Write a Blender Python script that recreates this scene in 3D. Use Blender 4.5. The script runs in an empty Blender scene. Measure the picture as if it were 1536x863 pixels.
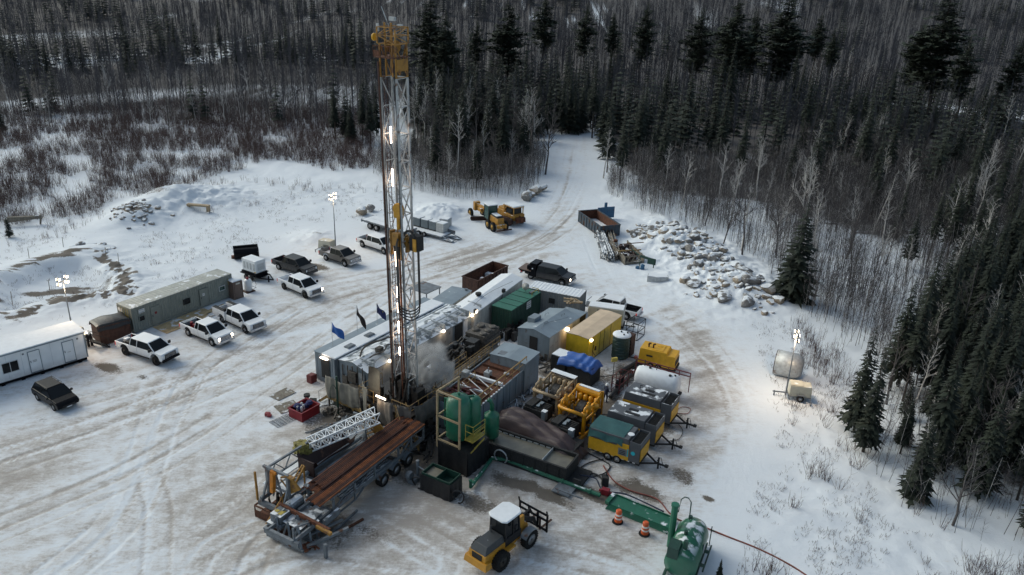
import bpy, math, random
import numpy as np
from math import sin, cos, pi, radians as R, sqrt, atan2, hypot
from mathutils import Vector, Matrix
C = bpy.context.scene.collection
SC = bpy.context.scene
rnd = random.Random(7)
RN = np.random.RandomState(11)

# ------------------------------------------------------------------ camera
FPX, PIT, ROL, CH = 1202.0, R(22.57), R(2.07), 36.57
def camera():
    cd = bpy.data.cameras.new('camera'); co = bpy.data.objects.new('camera', cd); C.objects.link(co)
    f = Vector((0, cos(PIT), -sin(PIT))); r0 = Vector((1, 0, 0)); u0 = Vector((0, sin(PIT), cos(PIT)))
    r = r0*cos(ROL) + u0*sin(ROL); u = -r0*sin(ROL) + u0*cos(ROL)
    m = Matrix((r, u, -f)).transposed().to_4x4(); m.translation = (0, 0, CH)
    co.matrix_world = m
    cd.sensor_width = 36; cd.lens = 36*FPX/1536; cd.clip_start = .5; cd.clip_end = 6000
    SC.camera = co
camera()
# ------------------------------------------------------------------ sky, sun, exposure
wd = bpy.data.worlds.new('World'); SC.world = wd; wd.use_nodes = True
nt = wd.node_tree; bg = nt.nodes['Background']
sk = nt.nodes.new('ShaderNodeTexSky'); sk.sky_type = 'NISHITA'; sk.sun_disc = False
SUN_EL, SUN_AZ = R(35), R(-60)
sk.sun_elevation = SUN_EL; sk.sun_rotation = SUN_AZ
sk.air_density = 1.0; sk.dust_density = 4.0; sk.ozone_density = 0.0
hs = nt.nodes.new('ShaderNodeHueSaturation'); hs.inputs['Saturation'].default_value = .8
nt.links.new(sk.outputs[0], hs.inputs['Color']); tn = nt.nodes.new('ShaderNodeMix'); tn.data_type = 'RGBA'; tn.blend_type = 'MULTIPLY'; tn.inputs['Factor'].default_value = 1; tn.inputs['B'].default_value = (.90, 1.025, 1.05, 1)   # cool overcast cloud deck
nt.links.new(hs.outputs[0], tn.inputs['A']); nt.links.new(tn.outputs['Result'], bg.inputs[0])
bg.inputs[1].default_value = .095
sd = bpy.data.lights.new('sun', 'SUN'); so = bpy.data.objects.new('sun', sd); C.objects.link(so)
sd.energy = .5; sd.angle = R(40); sd.color = (1, .99, .98)
so.rotation_euler = (R(90)-SUN_EL, 0, -SUN_AZ + pi); so.location = (0, 0, 80)
SC.view_settings.view_transform = 'Standard'; SC.view_settings.look = 'None'
SC.view_settings.exposure = 0.47; SC.view_settings.gamma = 1

# ------------------------------------------------------------------ helpers
def spot(px, py, z=0.):
    """the place in the world (metres) under a point of the survey picture, at height z"""
    a = px-768.; b = py-431.5; c, s = cos(ROL), sin(ROL)
    xi = a*c+b*s; yi = -a*s+b*c
    dy = FPX*cos(PIT)-yi*sin(PIT); dz = -FPX*sin(PIT)-yi*cos(PIT)
    t = (z-CH)/dz
    return (xi*t, dy*t)
_t = RN.rand(512, 512)
def vn(x, y, s=0):
    x = np.asarray(x, float)+s*17.3; y = np.asarray(y, float)+s*31.7
    xi = np.floor(x).astype(int); yi = np.floor(y).astype(int); fx = x-xi; fy = y-yi
    fx = fx*fx*(3-2*fx); fy = fy*fy*(3-2*fy)
    a = _t[xi % 512, yi % 512]; b = _t[(xi+1) % 512, yi % 512]; c = _t[xi % 512, (yi+1) % 512]; d = _t[(xi+1) % 512, (yi+1) % 512]
    return (a*(1-fx)+b*fx)*(1-fy)+(c*(1-fx)+d*fx)*fy
def fbm(x, y, o=4, s=0):
    r = 0; a = .5; t = 0
    for k in range(o):
        r = r+a*vn(x, y, s+k*3); t += a; a *= .5; x = np.asarray(x)*2.03; y = np.asarray(y)*2.03
    return r/t
def sst(x, a, b):
    t = np.clip((np.asarray(x, float)-a)/(b-a), 0, 1); return t*t*(3-2*t)
def polydist(X, Y, pts):
    """signed distance (inside negative) to a polygon"""
    d = np.full(X.shape, 1e9); ins = np.zeros(X.shape, bool); n = len(pts)
    for i in range(n):
        x0, y0 = pts[i]; x1, y1 = pts[(i+1) % n]; dx, dy = x1-x0, y1-y0
        t = np.clip(((X-x0)*dx+(Y-y0)*dy)/(dx*dx+dy*dy+1e-9), 0, 1)
        d = np.minimum(d, np.hypot(X-x0-t*dx, Y-y0-t*dy))
        c = ((y0 > Y) != (y1 > Y)) & (X < (x1-x0)*(Y-y0)/((y1-y0) if y1 != y0 else 1e-9)+x0)
        ins ^= c
    return np.where(ins, -d, d)
def linedist(X, Y, pts):
    d = np.full(X.shape, 1e9)
    for (x0, y0), (x1, y1) in zip(pts[:-1], pts[1:]):
        dx, dy = x1-x0, y1-y0
        t = np.clip(((X-x0)*dx+(Y-y0)*dy)/(dx*dx+dy*dy+1e-9), 0, 1)
        d = np.minimum(d, np.hypot(X-x0-t*dx, Y-y0-t*dy))
    return d
class MB:
    def __init__(s): s.v = []; s.f = []; s.m = []
    def add(s, vs, fs, m=0):
        o = len(s.v); s.v += [tuple(p) for p in vs]; s.f += [tuple(i+o for i in f) for f in fs]; s.m += [m]*len(fs); return s
    def b(s, x0, y0, z0, x1, y1, z1, m=0):
        vs = [(x0,y0,z0),(x1,y0,z0),(x1,y1,z0),(x0,y1,z0),(x0,y0,z1),(x1,y0,z1),(x1,y1,z1),(x0,y1,z1)]
        return s.add(vs, [(3,2,1,0),(4,5,6,7),(0,1,5,4),(1,2,6,5),(2,3,7,6),(3,0,4,7)], m)
    def fr(s, x0, y0, z0, x1, y1, z1, tx=0, ty=0, m=0, ty2=None, tx2=None):
        """box whose top is pulled in by tx, ty"""
        a = tx; c = tx if tx2 is None else tx2; d = ty; e = ty if ty2 is None else ty2
        vs = [(x0,y0,z0),(x1,y0,z0),(x1,y1,z0),(x0,y1,z0),(x0+a,y0+d,z1),(x1-c,y0+d,z1),(x1-c,y1-e,z1),(x0+a,y1-e,z1)]
        return s.add(vs, [(3,2,1,0),(4,5,6,7),(0,1,5,4),(1,2,6,5),(2,3,7,6),(3,0,4,7)], m)
    def beam(s, p0, p1, w, h=None, m=0):
        """square bar between two points"""
        h = h or w; p0 = Vector(p0); p1 = Vector(p1); d = (p1-p0)
        if d.length < 1e-6: return s
        d.normalize(); up = Vector((0,0,1)) if abs(d.z) < .95 else Vector((1,0,0))
        a = d.cross(up).normalized()*w/2; b = a.cross(d).normalized()*h/2
        vs = [p0-a-b, p0+a-b, p0+a+b, p0-a+b, p1-a-b, p1+a-b, p1+a+b, p1-a+b]
        return s.add(vs, [(0,1,2,3),(7,6,5,4),(0,4,5,1),(1,5,6,2),(2,6,7,3),(3,7,4,0)], m)
    def tube(s, p0, p1, r, n=6, r1=None, m=0, cap=True):
        r1 = r if r1 is None else r1; p0 = Vector(p0); p1 = Vector(p1); d = (p1-p0)
        if d.length < 1e-6: return s
        d.normalize(); up = Vector((0,0,1)) if abs(d.z) < .95 else Vector((1,0,0))
        a = d.cross(up).normalized(); b = a.cross(d).normalized()
        vs = []
        for k in range(n):
            t = 2*pi*k/n; w = a*cos(t)+b*sin(t); vs += [p0+w*r, p1+w*r1]
        fs = [(2*k, 2*k+1, (2*k+3) % (2*n), (2*k+2) % (2*n)) for k in range(n)]
        if cap: fs += [tuple(2*k for k in range(n)), tuple(2*k+1 for k in reversed(range(n)))]
        return s.add(vs, fs, m)
    def path(s, pts, r, n=6, m=0):
        pts = [Vector(p) for p in pts]; vs = []; N = len(pts)
        for i, p in enumerate(pts):
            d = (pts[min(i+1, N-1)]-pts[max(i-1, 0)]).normalized(); up = Vector((0,0,1)) if abs(d.z) < .97 else Vector((1,0,0))
            a = d.cross(up).normalized(); b = a.cross(d).normalized()
            for k in range(n): t = 2*pi*k/n; vs.append(p+(a*cos(t)+b*sin(t))*r)
        fs = [(i*n+k, (i+1)*n+k, (i+1)*n+(k+1) % n, i*n+(k+1) % n) for i in range(N-1) for k in range(n)]
        return s.add(vs, fs+[tuple(range(n)), tuple(range((N-1)*n, N*n))[::-1]], m)
    def lathe(s, prof, n=16, o=(0,0,0), ax="z", m=0, cap=True):
        """prof: (radius, height) pairs"""
        vs = []; ox, oy, oz = o
        for r, h in prof:
            for k in range(n):
                t = 2*pi*k/n; a, b = r*cos(t), r*sin(t)
                vs.append({'z': (ox+a, oy+b, oz+h), 'y': (ox+a, oy+h, oz+b), 'x': (ox+h, oy+a, oz+b)}[ax])
        N = len(prof)
        fs = [(i*n+k, i*n+(k+1) % n, (i+1)*n+(k+1) % n, (i+1)*n+k) for i in range(N-1) for k in range(n)]
        return s.add(vs, fs+([tuple(range(n))[::-1], tuple(range((N-1)*n, N*n))] if cap else []), m)
    def ext(s, pts, y0, y1, m=0):
        """polygon in x,z pushed along y"""
        n = len(pts); vs = [(x, y0, z) for x, z in pts]+[(x, y1, z) for x, z in pts]
        return s.add(vs, [tuple(range(n)), tuple(range(n, 2*n))[::-1]]+[(i, i+n, (i+1) % n+n, (i+1) % n) for i in range(n)], m)
    def slab(s, pts, z0, z1, m=0):
        """polygon in x,y pushed along z"""
        n = len(pts); vs = [(x, y, z0) for x, y in pts]+[(x, y, z1) for x, y in pts]
        return s.add(vs, [tuple(range(n))[::-1], tuple(range(n, 2*n))]+[(i, (i+1) % n, (i+1) % n+n, i+n) for i in range(n)], m)
    def sheet(s, fn, nu, nv, m=0):
        vs = [fn(i/nu, j/nv) for i in range(nu+1) for j in range(nv+1)]
        return s.add(vs, [(i*(nv+1)+j, (i+1)*(nv+1)+j, (i+1)*(nv+1)+j+1, i*(nv+1)+j+1) for i in range(nu) for j in range(nv)], m)
    def cloth(s, fn, nu, nv, th=.02, m=0):
        """a sheet with a little thickness"""
        g = [[Vector(fn(i/nu, j/nv)) for j in range(nv+1)] for i in range(nu+1)]
        vs = []
        for sg in (1, -1):
            for i in range(nu+1):
                for j in range(nv+1):
                    a = g[min(i+1, nu)][j]-g[max(i-1, 0)][j]; b = g[i][min(j+1, nv)]-g[i][max(j-1, 0)]
                    nn = a.cross(b); nn = nn.normalized() if nn.length > 1e-9 else Vector((0,0,1))
                    vs.append(g[i][j]+nn*th/2*sg)
        K = (nu+1)*(nv+1); ix = lambda i, j: i*(nv+1)+j
        fs = []
        for i in range(nu):
            for j in range(nv):
                q = (ix(i,j), ix(i+1,j), ix(i+1,j+1), ix(i,j+1)); fs += [q, tuple(K+k for k in q[::-1])]
        for i in range(nu):
            fs += [(ix(i,0), K+ix(i,0), K+ix(i+1,0), ix(i+1,0)), (ix(i,nv), ix(i+1,nv), K+ix(i+1,nv), K+ix(i,nv))]
        for j in range(nv):
            fs += [(ix(0,j), ix(0,j+1), K+ix(0,j+1), K+ix(0,j)), (ix(nu,j), K+ix(nu,j), K+ix(nu,j+1), ix(nu,j+1))]
        return s.add(vs, fs, m)
    def mesh(s, name, mats, smooth=False):
        me = bpy.data.meshes.new(name); me.from_pydata(s.v, [], s.f); me.validate()
        for q in mats: me.materials.append(q)
        if len(me.polygons) == len(s.m): me.polygons.foreach_set('material_index', s.m)
        if smooth: me.polygons.foreach_set('use_smooth', [True]*len(me.polygons))
        me.update(); return me
def obj(name, mb, mats, par=None, bev=0, smooth=False, label=None):
    if not isinstance(mats, (list, tuple)): mats = [mats]
    me = mb.mesh(name, mats, smooth) if isinstance(mb, MB) else mb
    o = bpy.data.objects.new(name, me); C.objects.link(o)
    if par: o.parent = par
    if bev:
        q = o.modifiers.new('bevel', 'BEVEL'); q.width = bev; q.segments = 2; q.limit_method = 'ANGLE'; q.angle_limit = R(40)
    if smooth and not bev:
        pass
    if label: o['label'] = label
    return o
def tag(o, label=None, cat=None, group=None, kind=None):
    if label: o['label'] = label
    if cat: o['category'] = cat
    if group: o['group'] = group
    if kind: o['kind'] = kind
    return o
def T(name, label, cat, loc, yaw=0, group=None):
    o = bpy.data.objects.new(name, None); C.objects.link(o); o.empty_display_size = .3
    l = tuple(loc); o.location = l if len(l) == 3 else (l[0], l[1], 0); o.rotation_euler = (0, 0, R(yaw))
    return tag(o, label, cat, group)
def dup(root, loc=None, yaw=None, label=None, sc=None):
    def cp(o, par):
        c = o.copy(); C.objects.link(c); c.parent = par
        for ch in o.children: cp(ch, c)
        return c
    r = cp(root, None)
    if loc is not None: l = tuple(loc); r.location = l if len(l) == 3 else (l[0], l[1], 0)
    if yaw is not None: r.rotation_euler = (0, 0, R(yaw))
    if label: r['label'] = label
    if sc is not None: r.scale = (sc, sc, sc)
    return r

# ------------------------------------------------------------------ materials
def mat(name, col, rough=.6, metal=0., var=.15, scale=3., snow=0., bump=.0, emit=None, es=0, rust=0., grime=0., stretch=None, coat=0, col2=None, alpha=1):
    m = bpy.data.materials.new(name); m.use_nodes = True; n = m.node_tree; N = n.nodes; L = n.links
    p = N['Principled BSDF']; p.inputs['Roughness'].default_value = rough; p.inputs['Metallic'].default_value = metal
    if coat: p.inputs['Coat Weight'].default_value = coat
    tc = N.new('ShaderNodeTexCoord'); mp = N.new('ShaderNodeMapping'); L.new(tc.outputs['Object'], mp.inputs[0])
    if stretch: mp.inputs['Scale'].default_value = stretch
    nz = N.new('ShaderNodeTexNoise'); nz.inputs['Scale'].default_value = scale; nz.inputs['Detail'].default_value = 5; L.new(mp.outputs[0], nz.inputs['Vector'])
    cr = N.new('ShaderNodeValToRGB'); L.new(nz.outputs['Fac'], cr.inputs[0])
    c2 = col2 or tuple(min(1, c*(1+var)) for c in col); c1 = tuple(c*(1-var) for c in col)
    cr.color_ramp.elements[0].position = .3; cr.color_ramp.elements[0].color = (*c1, 1)
    cr.color_ramp.elements[1].position = .7; cr.color_ramp.elements[1].color = (*c2, 1)
    out = cr.outputs[0]
    def mix(fac, a, colb):
        q = N.new('ShaderNodeMix'); q.data_type = 'RGBA'; L.new(fac, q.inputs['Factor']); L.new(a, q.inputs['A'])
        q.inputs['B'].default_value = (*colb, 1); return q.outputs['Result']
    if rust:
        n2 = N.new('ShaderNodeTexNoise'); n2.inputs['Scale'].default_value = 1.7; n2.inputs['Detail'].default_value = 8; L.new(tc.outputs['Object'], n2.inputs['Vector'])
        mr = N.new('ShaderNodeMapRange'); mr.inputs[1].default_value = .68-rust*.3; mr.inputs[2].default_value = .78-rust*.3; L.new(n2.outputs['Fac'], mr.inputs[0])
        out = mix(mr.outputs[0], out, (.12, .055, .03))
    if grime:
        n4 = N.new('ShaderNodeTexNoise'); n4.inputs['Scale'].default_value = 3.2; n4.inputs['Detail'].default_value = 7; L.new(tc.outputs['Object'], n4.inputs['Vector'])
        sz = N.new('ShaderNodeSeparateXYZ'); L.new(tc.outputs['Object'], sz.inputs[0])
        zr = N.new('ShaderNodeMapRange'); zr.inputs[1].default_value = 1.15; zr.inputs[2].default_value = .35; L.new(sz.outputs[2], zr.inputs[0])
        m2 = N.new('ShaderNodeMath'); m2.operation = 'MULTIPLY'; L.new(zr.outputs[0], m2.inputs[0]); L.new(n4.outputs['Fac'], m2.inputs[1])
        m3 = N.new('ShaderNodeMath'); m3.operation = 'MULTIPLY'; m3.inputs[1].default_value = grime*1.6; m3.use_clamp = True; L.new(m2.outputs[0], m3.inputs[0])
        out = mix(m3.outputs[0], out, (.30,.27,.24))
    if snow:
        ge = N.new('ShaderNodeNewGeometry'); sx = N.new('ShaderNodeSeparateXYZ'); L.new(ge.outputs['Normal'], sx.inputs[0])
        n3 = N.new('ShaderNodeTexNoise'); n3.inputs['Scale'].default_value = 1.3; n3.inputs['Detail'].default_value = 6; L.new(ge.outputs['Position'], n3.inputs['Vector'])
        a = N.new('ShaderNodeMapRange'); a.inputs[1].default_value = .55; a.inputs[2].default_value = .85; L.new(sx.outputs[2], a.inputs[0])
        b = N.new('ShaderNodeMapRange'); b.inputs[1].default_value = .72-snow*.5; b.inputs[2].default_value = .80-snow*.5; L.new(n3.outputs['Fac'], b.inputs[0])
        mu = N.new('ShaderNodeMath'); mu.operation = 'MULTIPLY'; L.new(a.outputs[0], mu.inputs[0]); L.new(b.outputs[0], mu.inputs[1])
        out = mix(mu.outputs[0], out, (.74, .77, .80))
    L.new(out, p.inputs['Base Color'])
    if bump:
        bn = N.new('ShaderNodeBump'); bn.inputs['Strength'].default_value = bump; bn.inputs['Distance'].default_value = .05; L.new(nz.outputs['Fac'], bn.inputs['Height']); L.new(bn.outputs[0], p.inputs['Normal'])
    if emit: p.inputs['Emission Color'].default_value = (*emit, 1); p.inputs['Emission Strength'].default_value = es
    return m
M = dict(
 white=mat('white_paint', (.78,.79,.80), .35, var=.06, scale=.8, coat=.3, grime=.55),
 whitesnow=mat('white_paint_frosted', (.68,.70,.72), .5, var=.08, snow=.8),
 dgrey=mat('charcoal_paint', (.028,.029,.033), .4, var=.1, coat=.1, grime=.3),
 tanp=mat('pewter_paint', (.11,.10,.09), .35, var=.1, coat=.4, snow=.05),
 black=mat('black_paint', (.007,.007,.009), .22, var=.2),
 glass=mat('dark_glass', (.012,.014,.016), .08, var=.1),
 glassg=mat('green_glass', (.02,.06,.05), .1, var=.1),
 tyre=mat('tyre_rubber', (.018,.018,.018), .85, var=.3, scale=9, bump=.3),
 rim=mat('alloy_rim', (.50,.50,.51), .45, .15, var=.2),
 blackrim=mat('black_rim', (.03,.03,.03), .4, .3),
 yrim=mat('yellow_rim', (.45,.25,.03), .6, var=.3, rust=.3),
 chrome=mat('bright_metal', (.5,.5,.52), .25, .8),
 plastic=mat('dark_plastic', (.02,.02,.022), .6),
 redl=mat('red_lens', (.35,.01,.01), .3, emit=(1,.05,.03), es=.15),
 lens=mat('clear_lens', (.7,.7,.72), .15, var=.05),
 lamp=mat('lit_lamp', (1,.9,.7), .3, emit=(1,.80,.55), es=6),
 head=mat('lit_headlamp', (1,.9,.7), .3, emit=(1,.85,.65), es=9),
 ledw=mat('lit_tube', (1,.9,.85), .3, emit=(1,.78,.60), es=8),
 steel=mat('grey_steel', (.17,.19,.21), .55, .3, var=.25, rust=.25, scale=2),
 steels=mat('grey_steel_snowy', (.15,.17,.19), .6, .2, var=.25, rust=.3, snow=.55),
 galv=mat('galvanised', (.40,.42,.43), .5, .4, var=.2, scale=4, rust=.15),
 mastw=mat('mast_white', (.38,.39,.39), .5, .1, var=.15, rust=.35),
 masty=mat('mast_yellow', (.30,.15,.025), .55, .1, var=.25, rust=.35),
 yel=mat('machine_yellow', (.50,.25,.02), .5, var=.2, rust=.12, snow=.0),
 yels=mat('machine_yellow_snowy', (.40,.20,.03), .55, var=.2, rust=.25, snow=.3),
 orange=mat('orange_yellow', (.62,.27,.008), .4, var=.12, scale=2, coat=.2),
 ochre=mat('ochre_panel', (.62,.33,.015), .5, var=.1),
 rail=mat('ochre_rail', (.27,.17,.06), .6, var=.25, rust=.35),
 raily=mat('yellow_rail', (.42,.32,.06), .6, var=.2),
 rust=mat('rusty_steel', (.10,.038,.02), .85, .1, var=.45, scale=5, bump=.3),
 rustp=mat('rusty_pipe', (.13,.045,.022), .8, .1, var=.5, scale=2, stretch=(6,6,.7), bump=.2),
 rustd=mat('dark_rust', (.06,.028,.02), .85, var=.4, snow=.15),
 green=mat('green_enamel', (.015,.13,.075), .4, var=.12, scale=2, coat=.2),
 greens=mat('green_enamel_snowy', (.015,.12,.07), .45, var=.15, snow=.28),
 greend=mat('dark_green', (.012,.05,.035), .5, var=.2),
 greenr=mat('green_roof', (.02,.13,.085), .5, var=.12, scale=1),
 olive=mat('sage_container', (.215,.23,.205), .6, var=.1, scale=1.2),
 olives=mat('sage_container_roof', (.36,.37,.34), .65, var=.14, snow=.25, scale=2),
 gcont=mat('grey_container', (.20,.21,.21), .6, var=.1),
 gconts=mat('grey_container_roof', (.22,.23,.21), .6, var=.1, snow=1.15),
 gblue=mat('slate_metal', (.20,.24,.27), .55, .1, var=.2, scale=1.4, rust=.18, grime=.3, stretch=(1,1,.4)),
 gblues=mat('slate_roof', (.22,.27,.31), .55, .1, var=.12, scale=.8, snow=.12),
 gside=mat('weathered_white', (.47,.46,.43), .6, var=.28, scale=1.6, rust=.2, grime=.4, stretch=(1,1,.35)),
 tan=mat('tan_enamel', (.34,.25,.15), .6, var=.15, rust=.15),
 tanroof=mat('sand_roof', (.58,.45,.32), .7, var=.12, scale=1),
 ycont=mat('yellow_container', (.66,.42,.02), .5, var=.16, scale=1.6, rust=.1, grime=.35),
 cream=mat('cream_enamel', (.50,.47,.38), .5, var=.08, snow=.3),
 creamp=mat('cream_plain', (.50,.49,.44), .5, var=.08),
 brown=mat('brown_plastic', (.14,.095,.075), .6, var=.12),
 snow=mat('snow', (.74,.77,.80), .85, var=.05, scale=2, bump=.3),
 blktarp=mat('black_tarp', (.012,.013,.015), .45, var=.3, scale=4, bump=.5),
 brntarp=mat('brown_tarp', (.062,.038,.036), .5, var=.12, scale=2),
 canvas=mat('dirty_canvas', (.20,.185,.155), .85, var=.3, scale=1.5, bump=.4),
 canvasd=mat('sooty_canvas', (.11,.10,.09), .85, var=.35, scale=1.5, bump=.4),
 blue=mat('blue_tarp', (.02,.09,.33), .5, var=.1),
 bluep=mat('blue_paint', (.02,.10,.20), .5, var=.2, rust=.2),
 navy=mat('navy_flag', (.012,.018,.09), .8), flagb=mat('flag_blue', (.015,.09,.33), .8), flagd=mat('flag_dark', (.018,.012,.012), .8), gold=mat('gold_print', (.5,.4,.12), .8), redp=mat('red_print', (.35,.03,.03), .8), whp=mat('white_print', (.6,.6,.6), .8),
 red=mat('red_plastic', (.22,.012,.02), .45, var=.15),
 redd=mat('dull_red', (.13,.02,.02), .6, var=.3, rust=.3, snow=.2),
 wood=mat('plywood', (.48,.36,.20), .8, var=.25, scale=1.5, snow=.35),
 woodd=mat('old_timber', (.17,.15,.12), .85, var=.35, scale=4, snow=.3),
 mud=mat('grey_mud', (.16,.145,.11), .35, var=.2, scale=1.5),
 drum=mat('orange_drum', (.62,.10,.02), .5, var=.08),
 refl=mat('white_band', (.68,.66,.62), .4, var=.1),
 black2=mat('soot_black', (.02,.02,.02), .8, var=.4, scale=6, bump=.3),
 grime=mat('grimy_machinery', (.09,.08,.07), .7, .2, var=.5, scale=5, bump=.3, snow=.12),
 grime2=mat('oily_machinery', (.03,.028,.027), .5, .3, var=.6, scale=6, bump=.3),
 ibc=mat('milky_tote', (.55,.56,.55), .5, var=.1, snow=.5), ibcd=mat('grey_tote', (.13,.16,.18), .5, var=.1, snow=.6),
 rock=mat('granite', (.27,.22,.165), .9, var=.4, scale=2.5, bump=.6, snow=.95),
 rockg=mat('granite_grey', (.19,.18,.17), .9, var=.4, scale=2.5, bump=.6, snow=.55),
 hose=mat('black_hose', (.015,.015,.017), .5), hoser=mat('red_hose', (.20,.05,.035), .6, var=.3), hoseb=mat('blue_black_hose', (.015,.022,.05), .5),
 conc=mat('concrete', (.33,.35,.36), .8, var=.15, snow=.5), teal=mat('teal_logo', (.02,.42,.50), .5),
 bark=mat('spruce_bark', (.055,.045,.038), .95, var=.3), birch=mat('birch_bark', (.44,.42,.40), .9, var=.35, scale=2),
 twig=mat('twig_bark', (.088,.079,.078), .95, var=.3), brushm=mat('brush_stems', (.085,.055,.05), .95, var=.35),
 twigf=mat('far_wood', (.085,.080,.087), .95, var=.25),
 skin=mat('skin', (.5,.3,.22), .6), hat=mat('white_hat', (.75,.75,.73), .4), coverall=mat('navy_coverall', (.015,.022,.05), .8, bump=.3),
)
def leafmat(name, a, b):
    m = mat(name, a, .9, col2=b, scale=.9)
    return m
for k_ in ('black','dgrey','plastic','tyre','glass'): M[k_].node_tree.nodes['Principled BSDF'].inputs['Specular IOR Level'].default_value = .22
M['black'].node_tree.nodes['Principled BSDF'].inputs['Specular IOR Level'].default_value = .1; M['rustp2'] = mat('rusty_pipe_dark', (.07,.03,.022), .8, .1, var=.4, scale=2); M['rustp3'] = mat('rusty_pipe_bright', (.20,.065,.022), .8, .1, var=.4, scale=2)
M['needle'] = leafmat('spruce_needles', (.008,.014,.010), (.028,.038,.024))
M['pine'] = leafmat('pine_needles', (.014,.022,.014), (.040,.055,.034))

# ------------------------------------------------------------------ the ground
YARD = [spot(*p) for p in ((-60,520),(60,490),(150,470),(330,420),(380,350),(470,330),(545,315),(690,320),(745,352),(800,330),(812,285),(816,250),(822,203),(888,201),(886,285),(892,345),(930,400),(1000,430),(1060,455),(1140,500),(1150,620),(1090,720),(1050,863),(1000,960),(-200,960),(-200,640))]
PITP = [spot(*p) for p in ((-20,425),(60,395),(140,385),(190,415),(190,440),(90,455),(20,480),(-30,480))]
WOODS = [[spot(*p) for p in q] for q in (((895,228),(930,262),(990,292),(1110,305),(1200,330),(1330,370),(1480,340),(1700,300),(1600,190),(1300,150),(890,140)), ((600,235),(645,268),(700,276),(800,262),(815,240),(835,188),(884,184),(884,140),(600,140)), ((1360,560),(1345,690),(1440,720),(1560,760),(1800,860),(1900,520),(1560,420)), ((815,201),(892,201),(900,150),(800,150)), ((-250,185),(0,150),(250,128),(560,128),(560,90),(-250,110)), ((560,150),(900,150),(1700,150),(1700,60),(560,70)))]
def hz(X, Y):
    X = np.asarray(X, float); Y = np.asarray(Y, float)
    q = np.maximum(0, Y-250); h = .00022*q*q; far = Y > 900
    h = np.where(far, .00022*650**2+(Y-900)*.02, h)
    h = h+2.5*(fbm(X/90, Y/90, 3, 5)-.5)*sst(Y, 130, 260)
    d = polydist(X, Y, YARD) if X.ndim else polydist(X.reshape(1), Y.reshape(1), YARD)[0]
    o = sst(d, -1, 7)
    h = h+o*((fbm(X/6, Y/6, 4, 2)-.5)*.55+(fbm(X/1.6, Y/1.6, 3, 9)-.5)*.16)
    return h
HEAPS = ((197,333,4,1.8),(245,310,5,1.5),(290,298,7,1.0),(330,300,5,.6),(470,358,3,.7),(130,378,4.5,.5),(20,425,5,.6),(1060,400,7,1.3,.6),(1010,370,5,1.1),(1120,440,5,1.1),(658,322,4,1.5),(920,280,3,.8),(1000,335,4,.7),(950,300,4,.7))
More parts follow.
